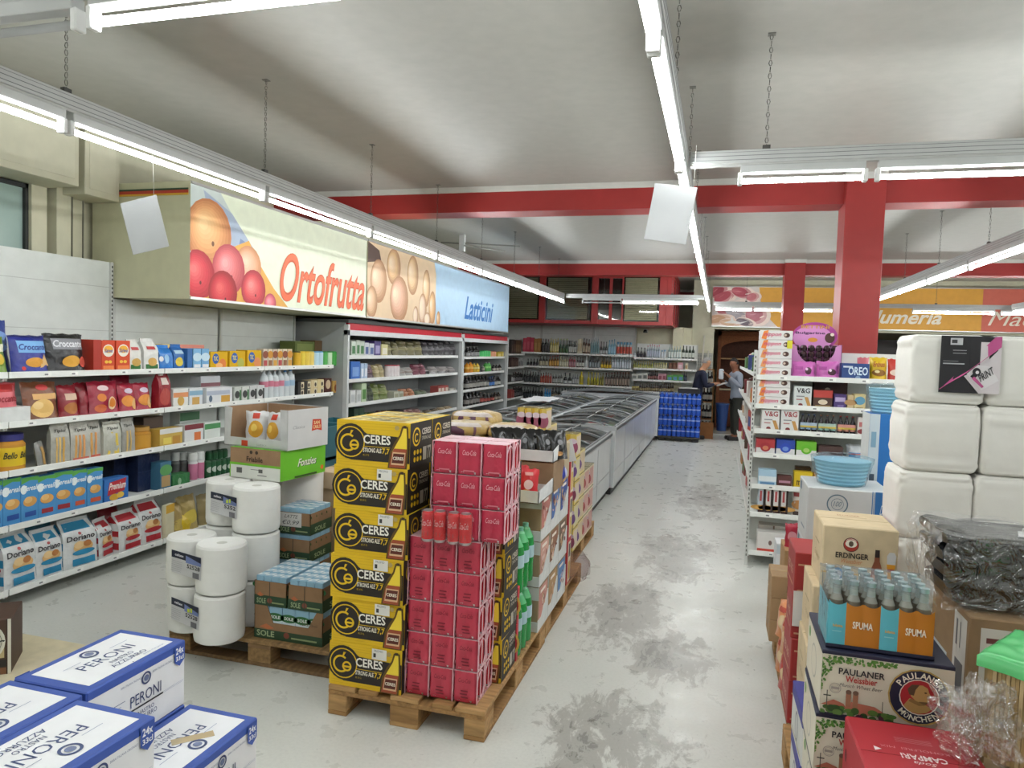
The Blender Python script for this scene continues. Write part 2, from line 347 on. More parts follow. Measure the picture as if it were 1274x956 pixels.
# upper left wall: window, shutter boxes, pilasters
w1 = G().box(-5.145, 2.3, 1.9, -5.12, 4.33, 2.99, '9fb5ae:g').build('window_8', kind='structure')
G().box(-5.15, 2.2, 2.93, -5.06, 4.42, 3.03, 'cfcbb2').box(-5.15, 4.29, 1.9, -5.06, 4.42, 2.93, 'cfcbb2').box(-5.12, 4.265, 1.9, -5.09, 4.29, 2.93, '2a2c2a').box(-5.12, 2.3, 2.9, -5.09, 4.29, 2.93, '2a2c2a').build('window_frame', w1)
for i, (a, b, x1, z0, z1) in enumerate(((1.5, 4.42, -4.75, 2.93, 3.42), (4.52, 4.855, -4.8, 2.90, 3.42))):
    t = thing('shutter_box', ('cream metal box along the top of the left wall above the window', 'cream metal box on the left wall behind the fruit banner')[i], 'box', (-5.147, (a+b)/2, z0))
    l = (b-a)/2; d = x1+5.15
    G().box(0, -l, 0, d, l, z1-z0, 'c9c6ae', .004).build('casing', t); G().box(d-.002, -l+.04, .05, d+.004, l-.04, z1-z0-.05, 'cfccb5', .002).build('panel', t)
for i, (a, b, x) in enumerate(((4.47, 4.62, -5.02), (4.66, 4.78, -5.08))):
    struct('trim_%d' % (6+i), G().box(-5.15, a, 0, x, b, 3.1, 'cbc8b0').box(x, b-.02, 1.9, x+.01, b-.012, 3.1, '6d6c5e'))
# ================================================================== hanging light rails
WHT = 'bcbebd'; TUB = 'ffffff:e'
def chain_mesh(L, d):
    g = G(); n = int(L/.034)
    for i in range(n):
        z = i*L/n+.017; q = .0085
        pts = [(q*math.cos(a), 0, .015*math.sin(a)) for a in (0, PI/3, PI*2/3, PI, PI*4/3, PI*5/3)]
        if i % 2: pts = [(0, p[0], p[2]) for p in pts]
        g.tube([(p[0], p[1], p[2]+z) for p in pts], .0022, '6d6c68:m', 4, True)
    g.box(-.012, -.02, -.02, .012, .02, .025, '4a4a48'); g.box(-.02, -.02, L-.005, .02, .02, L, '777772'); return g.mesh('chain')
RT_Z = 2.93
CHM = chain_mesh(ZC-RT_Z, 0)
def rail(name_label, ax, c, a0, a1, tubes, chains, wire=False):
    # ax 'y': runs along Y at X=c ; ax 'x': runs along X at Y=c
    o = thing('hanging_light_rail', name_label, 'ceiling light', (c, a0, 2.86) if ax == 'y' else (a0, c, 2.86), 0 if ax == 'y' else -PI/2)
    L = a1-a0
    G().box(-.03, 0, 0, .03, L, .07, WHT, .003).box(-.0315, .01, .014, .0315, L-.01, .017, '77787a').box(-.0315, .01, .036, .0315, L-.01, .039, '77787a').box(-.0315, .01, .056, .0315, L-.01, .058, '77787a').box(-.02, 0, -.012, .02, L, 0, 'b9bab8').build('rail_trunk', o)
    for s, e, *on in tubes:
        s -= a0; e -= a0
        h = G().box(-.026, s, -.055, .026, e, -.012, WHT, .003).box(-.012, s+.12, -.0565, .012, s+.2, -.0545, '88898a').build('lamp_housing', o)
        for q in (s, e): G().box(-.022, q-.012, -.118, .022, q+.012, -.05, 'e4e5e4', .004).build('end_cap', h)
        G().lathe([(.015, s+.012, TUB if not on else 'c9cbc9:g'), (.015, e-.012, TUB if not on else 'c9cbc9:g')], 12).mesh()
        t = G(); t.tube([(0, s+.012, -.095), (0, e-.012, -.095)], .0135, TUB if not on else 'a9abaa:g', 12); t.build('light_tube', h)
    for y in chains: put('chain', CHM, o, (0, y-a0, .07))
    return o
j = 1.54
rail('long hanging light rail on the left in front of the fruit banner', 'y', -3.0, -3.2, 14.0, [(2.72+j*k+.02, 2.72+j*(k+1)-.02) for k in range(-4, 7)]+[(13.52, 14.0)], [2.72+j*k for k in range(-3, 8)])
rail('long hanging light rail above the middle of the aisle', 'y', -.24, -3.2, 16.1, [(2.36+1.53*k, 2.36+1.53*(k+1)-.04) for k in range(-4, 9)], [-1.2+1.53*k for k in range(0, 12)])
rail('crosswise light rail with a short tube nearest on the right', 'x', 4.2, -.2, 6.4, [(.07, .70), (.76, 2.26), (2.32, 3.82), (3.9, 5.4)], [.2, 2.0, 3.6, 5.2])
rail('crosswise light rail at the top left corner of the ceiling', 'x', 1.82, -4.9, -.3, [(-1.9, -.4), (-3.46, -1.96, 0)], [-2.6, -1.0, -4.4])
rail('short crosswise rail with one dark tube before the office windows', 'x', 14.05, -2.95, -.28, [(-2.62, -1.86, 0), (-1.83, -.42)], [-2.2, -.9])
rail('oblique hanging light rail right of the large red pillar', 'y', 2.4, -.6, 12.8, [(.8+1.5*k+.02, .8+1.5*(k+1)-.02) for k in range(-1, 8)], [-.2+1.6*k for k in range(0, 9)])
rail('far crosswise light rail in front of the meat banner', 'x', 15.7, -.15, 7.4, [(-.1, .62), (.66, 1.38), (1.6, 2.15), (2.4, 2.75), (3.6, 5.0), (5.1, 6.5)], [.5, 2.2, 4.0, 6.0])
rail('distant light rail at the right edge of the picture', 'y', 5.2, 6.2, 15.4, [(6.4+1.5*k, 7.86+1.5*k) for k in range(6)], [6.8, 8.4, 10, 11.6, 13.2, 14.8])
rail('light rail on the far right side outside the aisle', 'y', 7.6, -2, 12, [(-1.8+1.5*k, -.34+1.5*k) for k in range(9)], [0, 4, 8])
# plain hanging cards
def card(p, w_, h, rot, ztop, label, slope=0):
    t = thing('hanging_card', label, 'sign', p, rot)
    G().box(-w_/2, -.0015, -h/2, w_/2, .0015, h/2, 'a6a8a9:g', .0008).build('card_panel', t)
    mat_ = Matrix.Rotation(rot[2], 3, 'Z') @ Matrix.Rotation(rot[1], 3, 'Y')
    q = mat_.inverted() @ Vector((0, 0, ztop-p[2]-h/2))
    G().tube([(w_*.42, 0, h/2-.01), (w_*.42+q.x*.9, 0, h/2+q.z)], .0012, 'c8c8c0', 4).build('string', t)
p = onX(180, 280, -3.02); card(p, .205, .285, (0, -.26, .25), 2.86, 'plain white card hanging in front of the cream banner end')
p = onX(833, 267, -.27); p = onY(834, 266, 3.75); card(p, .215, .285, (0, .16, -.1), 2.86, 'plain white card hanging under the middle light rail')
# small aerial fixture on the ceiling
t = thing('ceiling_fixture', 'small white ceiling bracket with thin arms above the blue banner', 'fixture', (-3.9, 10.6, ZC))
G().box(-.04, -.04, -.26, .04, .04, 0, WHT).build('bracket', t)
G().tube([(-.35, 0, -.12), (.9, .1, -.17)], .012, '8b8b86').tube([(.1, -.2, -.2), (.6, .3, -.22)], .01, '8b8b86').build('arm', t)
# ================================================================== banners
def banner(name, label, o, rot, W, H, D, body, ops, parts=True):
    t = thing(name, label, 'sign', o, rot)
    G().box(0, .002, 0, W, D, H, body, .002).build('sign_box', t)
    G().box(0, -.012, 0, W, .002, .02, 'c9cac8:m').box(0, -.012, H-.02, W, .002, H, 'c9cac8:m').build('sign_frame', t)
    F = face((0, .001, .02), (W, 0, 0), (0, 0, H-.04)); g = G(); g.deco(lambda u, v, l: F(min(1, max(0, u)), min(1, max(0, v)), l), ops, W/H, .00012); g.build('printed_panel', t); return t
def mixc(a, b, t): return ''.join('%02x' % int(int(a[i:i+2], 16)*(1-t)+int(b[i:i+2], 16)*t) for i in (0, 2, 4))
def shaded(u, v, a, b, sh, c, hi, an=0, n=9):
    # printed picture of a rounded thing: nested rings from rim colour to highlight colour
    o = []
    for k in range(n):
        t = k/(n-1); o.append(('e', u-.035*a*t*2.2, v+.22*b*t, a*(1-.82*t), b*(1-.84*t), mixc(sh, c, min(1, t*2.4)) if t < .42 else mixc(c, hi, (t-.42)/.58), an))
    return o
def fruitball(u, v, r, c, hi, sh): return shaded(u, v, r, r*1.05, sh, c, hi)+[('e', u+.05*r, v-.30*r, r*.06, r*.08, mixc(sh, '302018', .5))]
BN = 3.02
ops = [('r', 0, 0, 1, 1, 'e4ead2')]
ops += [('p', [(0, 1), (0, .3), (.24, .3), (.27, .55), (.18, .8), (.12, 1)], 'c6d0cc'), ('p', [(.05, .98), (.09, .6), (.2, .4), (.25, .42), (.27, .56), (.17, .84)], 'a4b2c6'), ('p', [(.19, .40), (.26, .38), (.27, .56), (.21, .62)], '7c8cae'), ('p', [(.0, .0), (.46, .0), (.38, .18), (.30, .42), (.25, .62), (.16, .5)], 'e0a850')]
ops += fruitball(.25, .36, .20, 'e8b08c', 'f3cfb4', 'd08e62')+fruitball(.075, .60, .30, 'e2a36a', 'f0c890', 'c07a48')+fruitball(.16, .30, .23, 'd96a6c', 'f0a0a0', 'b84a50')+fruitball(.03, .20, .22, 'd23a44', 'e87070', 'a82430')+fruitball(.135, .07, .20, 'c62e38', 'e06060', '982028')+fruitball(.275, .14, .19, 'd84a50', 'ee8c86', 'a83038')+fruitball(.36, .02, .10, 'e0707c', 'f0a0a8', 'c05060')
ops = [o if o[0] != 'e' else o for o in ops]+[('t', 'Ortofrutta', .41, .06, .985, .60, 'cf5a34', 'bih'), ('t', 'Ortofrutta', .414, .068, .981, .592, 'ea7048', 'ih')]
RB = (0, 0, PI/2)
banner('produce_banner', 'long pale green banner reading Ortofrutta with fruit picture', (-4.11, 4.87, 2.12), RB, 3.0, .94, .98, 'c6c4a4', ops)
def egg(u, v, a, b, c, an=0): return shaded(u, v, a, b, 'b08058', c, 'f2dcc0', an)
ops = [('r', 0, 0, 1, 1, 'b4d2ea'), ('r', 0, 0, .36, 1, 'e0c4a0'), ('p', [(.36, 1), (.36, .62), (.43, .0), (.7, 0), (.7, 1)], 'b4d2ea'), ('p', [(0, 1), (.05, .92), (.06, .78), (0, .72)], '5a4238')]
for e in ((.12, .75, .22, .26, 'e0b884'), (.22, .7, .2, .3, 'e4c090'), (.05, .5, .24, .3, 'ddb490'), (.30, .55, .15, .3, 'e2bc8c'), (.34, .25, .14, .28, 'deb078'), (.15, .3, .3, .34, 'dca98c'), (.28, .2, .15, .26, 'e6ccb4'), (.02, .2, .16, .22, 'e0b890'), (.24, .08, .1, .16, 'e8d0bc'), (.31, .05, .13, .12, 'ecd8c4'), (.38, .08, .08, .14, 'd8a468')): ops += egg(*e)
ops += [('p', [(.345, 1), (.37, .62), (.445, .0), (1, 0), (1, 1)], 'b4d2ea'), ('t', 'Latticini', .57, .15, .83, .58, '1f6fb8', 'bih')]
banner('dairy_banner', 'long light blue banner reading Latticini with eggs picture', (-4.10, 7.88, 2.12), RB, 6.05, .94, .98, 'c6c4a4', ops)
# end cap of the produce banner box has stripes
struct('trim_9', G().box(-5.08, 4.862, 2.99, -4.13, 4.869, 3.005, '2e4a34').box(-5.08, 4.862, 2.965, -4.13, 4.869, 2.99, 'b03a28').box(-5.08, 4.862, 2.95, -4.13, 4.869, 2.965, 'd0a030'))
def meat(u, v, a, b, c, f, an=0): return shaded(u, v, a*1.15, b*1.15, 'f0dcd2', c, mixc(c, f, .6), an, 6)+[('e', u+.01, v-.03, a*.25, b*.08, 'f0d8d0', an+.5), ('e', u-.012, v+.03, a*.3, b*.06, f, an+.2)] or [('e', u, v, a*1.12, b*1.12, 'f0dcd2', an), ('e', u, v, a, b, c, an), ('e', u+.01, v+.02, a*.5, b*.35, f, an+.4), ('e', u-.02, v-.05, a*.3, b*.12, 'ecc8c0', an)]
W = 9.0
ops = [('r', 0, 0, 1, 1, 'dca23e'), ('r', 0, 0, .085, 1, 'ddd2cc'), ('p', [(.085, 1), (.085, 0), (.16, 0), (.14, .2), (.135, .4), (.118, .55), (.112, 1)], 'ddd2cc'), ('r', .607, 0, 1, 1, 'cf6a58')]
for e in ((.018, .88, .24, .16, 'a83c4c', 'd07c82', .5), (.034, .74, .28, .14, 'b84a58', 'c86870', .5), (.075, .86, .26, .15, 'b04454', 'd88a90', -.3), (.10, .74, .16, .12, 'c87078', 'd88a90', .3), (.05, .55, .36, .10, 'd8ccc6', 'e8e2dc', .2), (.085, .50, .28, .12, 'c8b4b0', 'e0d4d0', -.3), (.035, .40, .2, .14, 'b8646c', 'd09098', .1), (.07, .30, .34, .16, 'a89ca4', 'd0c8cc', -.4), (.112, .28, .26, .24, 'b86c78', 'd89ca4', 0), (.02, .16, .32, .13, 'd0a07c', 'ecc8a8', .1), (.05, .08, .26, .10, 'd8b090', 'ecd0b4', -.1), (.085, .10, .22, .10, '6c6068', '9c9098', -.3)): ops += meat(*e)
ops += [('l0',)] if 0 else []
ops += [('p', [(.03, .08), (.05, .16), (.07, .1), (.09, .14), (.07, .06)], 'eceae6'), ('p', [(.045, .1), (.05, .26), (.055, .1)], 'eceae6'),
        ('t', 'Salumeria', .337, .14, .524, .47, 'f2ead8', 'bih'), ('t', 'Macelleria', .62, .14, .85, .47, 'f2ead8', 'ih')]
banner('meat_banner', 'long orange banner reading Salumeria and Macelleria with sliced meat picture', (-.19, 17.28, 2.47), 0, W, .93, .12, 'd0ccc0', ops)
# ================================================================== shelving helpers
def bay(label, o, rot, W, D, H, shelves, tops=None, peg=False, back='dfe2de', sides=True, group=None, end_depth=None):
    # local: x along the bay 0..W, front edge at y = 0 facing -y, back at y = D ; shelves: (z of lip bottom, front y)
    t = thing('shelving_unit', label, 'shelf', o, rot, group)
    g = G().box(.02, D-.03, .08, W-.02, D-.012, H, back).box(.0, D-.012, 0, .03, D+.02, H, 'cfd1cd').box(W-.03, D-.012, 0, W, D+.02, H, 'cfd1cd'); zz = .4
    while zz < H-.1: g.box(.02, D-.0325, zz, W-.02, D-.029, zz+.004, 'b3b5b2'); zz += .36
    g.build('back_panel', t)
    u = G()
    for x in ((0,) if not sides else (0, W)):
        xa = x+.001 if x == 0 else x-.025; u.box(xa, D-.05, 0, xa+.024, D-.03, H, 'c8cac6'); x = xa+.012
        k = H-.03
        while k > .2 and peg: u.box(x-.005, D-.0525, k-.018, x+.005, D-.0495, k, '2e2e2c'); k -= .035
    u.build('upright', t)
    for z, y in shelves:
        s = G().box(.004, y, z, W-.004, D-.03, z+.022, 'e1e3df').build('shelf', t)
        G().box(.003, y-.012, z-.002, W-.003, y, z+.04, 'e9ebe7', .002).build('price_strip', s)
        for x in (.008, W-.008): G().prism([(y+.02, z), (D-.03, z), (D-.03, z-.09), (y+.02, z-.02)], x-.006, x+.006, 'd5d7d3', 'yz').build('bracket', s)
        n = max(2, int(W/.27)); q = G()
        for i in range(n):
            a = W*(i+.35+.4*random.random())/n; q.box(a, y-.0135, z+.006, a+.055, y-.0118, z+.03, 'f6f6f2'); q.box(a+.004, y-.0142, z+.012, a+.03, y-.0134, z+.024, '8a8c8e')
        q.build('price_tag', s, kind='stuff')
    return t
# ================================================================== left gondola
LX = -4.35; LZ = (1.51, 1.19, .875, .52, .10); LD = .56
lb = ('white wall shelving bay at the left edge of the picture', 'white wall shelving bay with crisps and biscuits before the tall strip', 'white wall shelving bay left of the fridges with yellow packs', 'last white wall shelving bay beside the fridges')
for i in range(4):
    bay(lb[i], (LX, 2.175+1.345*i, 0), PI/2, 1.343, LD, 2.41 if i < 2 else 2.112, [(z, 0 if k else .0) for k, z in enumerate(LZ)], peg=(i in (1,)), sides=(i == 3 or i == 1), back='d5d9d5')
struct('wall_left_panel', G().box(-5.15, 2.2, 0, -4.92, 7.6, 1.9, 'c9c6ae'))
# ================================================================== wooden pallets
WD = 'b08a5a:w'; WD2 = 'a07a4c:w'
def board(L, W_, T, k): return G().box(-L/2, -W_/2, 0, L/2, W_/2, T, k, .003).mesh('board')
PB = {}
def pallet(label, x, y, rot=0, group=None, tone=0):
    # 1.2 along local x, .8 along local y, origin at the centre of the footprint
    if tone not in PB:
        a, b = (('b08a5a:w', '9c7648:w'), ('8f7048:w', '7c6040:w'))[tone]
        PB[tone] = dict(w=board(1.2, .145, .022, a), n=board(1.2, .1, .022, b), s=board(.8, .145, .022, b), b=G().box(-.0725, -.05, 0, .0725, .05, .078, a, .004).mesh('block'), bw=G().box(-.0725, -.0725, 0, .0725, .0725, .078, b, .004).mesh('block'))
    P = PB[tone]; t = thing('wooden_pallet', label, 'pallet', (x, y, 0), rot, group)
    for yy, k in ((-.3275, 'w'), (-.19, 'n'), (0, 'w'), (.19, 'n'), (.3275, 'w')): put('deck_board', P[k], t, (0, yy, .122))
    for xx in (-.5275, 0, .5275): put('stringer_board', P['s'], t, (xx, 0, .1), PI*0)
    for o in [c for c in t.children if c.name.startswith('stringer')]: o.rotation_euler = (0, 0, PI/2)
    for xx in (-.5275, 0, .5275):
        for yy in (-.35, 0, .35): put('block', P['bw'] if yy == 0 else P['b'], t, (xx, yy, .022))
    for yy, k in ((-.35, 'n'), (0, 'w'), (.35, 'n')): put('bottom_board', P[k], t, (0, yy, 0))
    return t
pallet('wooden pallet under the black and yellow ale cartons and red cola cans', -1.35, 3.655, PI/2)
pallet('wooden pallet in the aisle row behind the green bottles', -1.36, 4.91, PI/2)
pallet('farthest wooden pallet in the aisle row under the yellow boxes', -1.50, 6.35, PI/2)
pallet('wooden pallet under the paper rolls and milk cartons', -2.37, 3.78, 0, None, 1)
pallet('darker wooden pallet behind the paper rolls', -2.37, 4.62, 0, None, 1)
pallet('wooden pallet under the white and blue beer cartons at bottom left', -1.68, 1.55, 0)
# ================================================================== cartons
def carton(w, d, h, k, bev=.004, seam=True, lidc=None):
    g = G().box(-w/2, -d/2, 0, w/2, d/2, h, k, bev)
    if seam: g.box(-w/2+.004, -.0012, h-.001, w/2-.004, .0012, h+.0007, lidc or '00000a:k')
    return g
# --- strong ale carton
CW, CDp, CHh = .382, .26, .2145
YL, BK = 'e3bb1c', '241e1a'
def ceres_front():
    ops = [('r', .0, 0, 1, 1, YL)]
    for v in (.06, .12, .82, .88, .94): ops.append(('r', .02, v, .98, v+.006, 'c9a114'))
    ops += [('e', .2, .53, .40, .40, BK), ('p', [(.2, .93), (.34, .80), (.42, .72), (1, .68), (1, .12), (.2, .12)], BK),
            ('o', .2, .52, .345, .32, YL), ('o', .165, .50, .20, .155, YL, 50, 320), ('o', .25, .46, .115, .075, YL, 0, 360), ('r', .185, .43, .30, .475, YL), ('p', [(.2, .78), (.235, .78), (.2, .68), (.185, .68)], YL),
            ('t', 'CERES', .375, .50, .745, .70, 'f0ede2', 'b'), ('r', .375, .435, .74, .447, YL), ('t', 'STRONG ALE', .375, .31, .625, .41, 'e8e4d8', 'b'), ('t', '7,7', .635, .28, .735, .42, YL, 'b'), ('t', 'ØL 33 CL', .375, .23, .46, .27, 'c9a61c'),
            ('p', [(.895, .93), (.975, .93), (.985, .70), (.99, .45), (.97, .0), (.715, .0), (.74, .36), (.80, .58), (.865, .74)], '5a4210'), ('p', [(.915, .90), (.955, .90), (.962, .70), (.965, .45), (.945, .02), (.735, .02), (.765, .34), (.83, .55), (.885, .72)], 'f0d23c'), ('p', [(.765, .34), (.80, .44), (.965, .44), (.945, .02), (.735, .02)], '9c4a2c'), ('p', [(.78, .36), (.95, .36), (.935, .08), (.76, .08)], 'd9b48c'), ('p', [(.79, .33), (.94, .33), (.925, .12), (.77, .12)], '5a2418'), ('t', 'CERES', .785, .19, .925, .26, 'f0ead8', 'b'), ('p', [(.912, .95), (.955, .95), (.955, .89), (.914, .89)], '3a2a1a'), ('e', .83, .89, .055, .05, 'b8a060')]
    return ops
def ceres_side():
    ops = [('r', 0, 0, 1, 1, BK), ('o', .28, .68, .21, .17, YL), ('o', .28, .66, .1, .065, YL, 40, 320), ('t', 'CERES', .52, .70, .93, .84, 'cfc9ba', 'b'), ('t', 'STRONG ALE', .52, .58, .93, .66, 'cfc9ba')]
    for i in range(3):
        for k in range(2): ops.append(('e', .2+.13*i, .34-.16*k, .055, .055, YL))
    ops += [('r', .56, .12, .72, .42, 'b9b4a8'), ('t', '77', .76, .12, .94, .42, 'b9b4a8', 'b')]
    return ops
def ceres_mesh(sticker):
    g = carton(CW, CDp, CHh, YL, .004, False)
    p = G(); p.deco(f_front(CW, CDp, CHh), ceres_front()+([('r', .60, .73, .80, .97, 'e6e4dc'), ('t', 'PROMO', .63, .9, .75, .95, '6a6a6a'), ('r', .62, .78, .655, .87, '3a3a3a')] if sticker else []), CW/CHh)
    p.deco(f_right(CW, CDp, CHh), ceres_side(), CDp/CHh); p.deco(f_left(CW, CDp, CHh), ceres_side(), CDp/CHh)
    top = [('r', .06, .08, .94, .92, 'e8d890')]+[('r', .12+.2*i, .15+.2*j, .27+.2*i, .26+.2*j, ('8a7f5a', 'c9a92a')[(i+j) % 2]) for i in range(4) for j in range(4)]
    p.deco(f_top(CW, CDp, CHh), top); return g.mesh('carton'), p.mesh('print')
CA, CB = ceres_mesh(True), ceres_mesh(False)
def ceres(x, y, z, sticker, label, group=None, rot=0):
    t = thing('beer_carton', label, 'carton', (x, y, z), rot, group); b, p = CA if sticker else CB
    put('carton_body', b, t); put('printed_front', p, t); return t
N6 = ('bottom', 'second from bottom', 'third from bottom', 'fourth from bottom', 'fifth from bottom', 'top')
for i in range(6):
    z = .145+i*(CHh+.0012); jx = (.0, .006, .0, .012, .004, .012)[i]; jy = (0, .004, -.004, .003, 0, .004)[i]
    ceres(-1.563+jx, 3.20+jy, z, i < 5, 'black and yellow ale carton in front stack, '+N6[i], 'ale cartons in the front stack', (0, .01, -.01, .012, 0, -.005)[i])
    ceres(-1.563+jx, 3.473, z, False, 'ale carton hidden behind the front stack, '+N6[i], 'ale cartons in the second stack', (0, -.01, .008, 0, .01, 0)[i])
for i in range(5):
    ceres(-1.155, 3.475, .145+i*(CHh+.0012), False, 'ale carton showing its black side behind red cola cans, '+N6[i], 'ale cartons behind the cola cans', (.01, -.02, .015, 0, -.01)[i])
# --- cola four packs
CR, CNH = .0288, .144
CAN = G().lathe([(.02, 0, 'b9bcbe:m'), (CR*.86, .004, 'c4c6c8:m'), (CR, .014, 'b81e2c:g'), (CR, .128, 'b81e2c:g'), (CR*.8, .141, 'c4c6c8:m'), (CR*.8, CNH, 'c4c6c8:m'), (CR*.72, CNH-.002, 'c4c6c8:m')], 14)
g = CAN
def on_cyl(r, cx, cy, z0, h, a0, a1): return lambda u, v, l: Vector((cx+(r+l)*math.sin(a0+(a1-a0)*u), cy-(r+l)*math.cos(a0+(a1-a0)*u), z0+h*v))
CANM = CAN.mesh('can')
g = G().lathe([(.02, 0, 'b9bcbe:m'), (CR*.86, .004, 'c4c6c8:m'), (CR, .014, 'd01820:g'), (CR, .128, 'd01820:g'), (CR*.8, .141, 'c4c6c8:m'), (CR*.8, CNH, 'c4c6c8:m'), (CR*.72, CNH-.002, 'c4c6c8:m')], 14)
g.deco(on_cyl(CR, 0, 0, .02, .1, -.9, .9), [('t', 'Coca-Cola', .05, .55, .95, .85, 'e8b8b8', 'i'), ('r', .3, .1, .7, .3, '8a1018')], 1, .0006); CANR = g.mesh('can')
PW = .119; PH = .150
def pack_film(front, topc, logo):
    g = G()
    def fn(side):
        def f(u, v):
            x = (u-.5)*PW; xc = -CR if x < 0 else CR; q = max(0, 1-((x-xc)/(CR*1.08))**2)
            e = .032+(.018+.0085*math.sqrt(q))*math.sqrt(min(1, (1-abs(2*u-1))*9))
            e *= (1-.10*max(0, (.10-v)/.10)-.05*max(0, (v-.93)/.07)); z = v*PH
            if v < .02: z += .004*q
            s = .0012*noise.noise(Vector((u*7, v*9, side*3+1)))
            return (x*side, -side*(e+s), z)
        return f
    for sd in (1, -1): g.grid(fn(sd), 12, 7, front)
    g.box(-PW/2+.002, -.055, PH-.001, PW/2-.002, .055, PH+.001, topc)
    for x in (-PW/2, PW/2):
        pts = [(x, .052*math.cos(a), PH/2+.066*math.sin(a)) for a in [i*PI/8 for i in range(16)]]
        g.tube(pts, .0035, topc, 4, True)
        g.box(x-.001, -.0575, 0, x+.001, -.045, PH, topc).box(x-.001, .045, 0, x+.001, .0575, PH, topc).box(x-.001, -.05, 0, x+.001, .05, .01, topc).box(x-.001, -.006, .0, x+.001, .006, PH, topc)
    return g.mesh('film')
def film_print(logo):
    g = G(); g.deco(face((-PW/2, -.0592, 0), (PW, 0, 0), (0, 0, PH)), logo, PW/PH, .0008); return g.mesh('print')
FMA = pack_film('b43048:f', 'e2b4bd:f', 0); FMB = pack_film('bd3a4e:f', 'e2b4bd:f', 1)
PRA = film_print([('t', 'Coca-Cola', .25, .62, .8, .78, 'e6b4bc', 'i'), ('r', .3, .12, .75, .16, 'c87884')])
PRB = film_print([('t', 'Coca-Cola', .25, .66, .75, .80, '6e1a2a', 'i'), ('r', .35, .38, .65, .42, '7a2030'), ('r', .32, .28, .62, .32, '7a2030'), ('r', .36, .18, .66, .22, '7a2030')])
def cola(x, y, z, v, label, group, cans=True):
    t = thing('cola_pack', label, 'drinks', (x, y, z), 0, group)
    put('shrink_film', (FMA, FMB)[v], t); put('printed_logo', (PRA, PRB)[v], t)
    for a in (-1, 1):
        for b in (-1, 1): put('can', CANM, t, (a*CR, b*CR, .002))
    return t
WH3 = ('left', 'middle', 'right')
for r in range(8):
    up = r >= 5
    for c in range(3):
        x = (-1.308 if not up else -1.205)+c*.121+(.002 if r % 2 else 0); y = 3.155 if not up else 3.16
        if up: y += .005
        z = .1455+r*.1525
        cola(x, y, z, 0 if up else 1, 'red film wrapped cola pack, front column %s, %s layer of eight from the pallet' % (WH3[c], nth(r)), 'cola packs in the front stack')
        cola(x, y+.122, z, 0, 'red film wrapped cola pack, rear column %s, %s layer of eight' % (WH3[c], nth(r)), 'cola packs in the rear of the stack')
for i, (x0, x1) in enumerate(((541, 570), (582, 612))):
    pass
z = .1455+5*.1525+.0
for i, x in enumerate((-1.215, -1.09)):
    t = thing('cola_pack', ('clear film pack of bright red cola cans standing left on the ledge', 'clear film pack of bright red cola cans standing right on the ledge')[i], 'drinks', (x, 3.035, z+.0), (.06, -.05)[i], 'loose cola packs on the ledge')
    for a in (-1, 1): put('can', CANR, t, (a*CR, 0, .002))
    g = G(); pts = []
    def fn(u, v):
        a = 2*PI*u; cx = CR if math.cos(a) > 0 else -CR
        return (cx*1.0+(CR+.002)*math.cos(a), (CR+.002)*math.sin(a), .001+v*.147)
    g.grid(fn, 20, 4, 'ffe8e8:t'); g.build('clear_film', t)
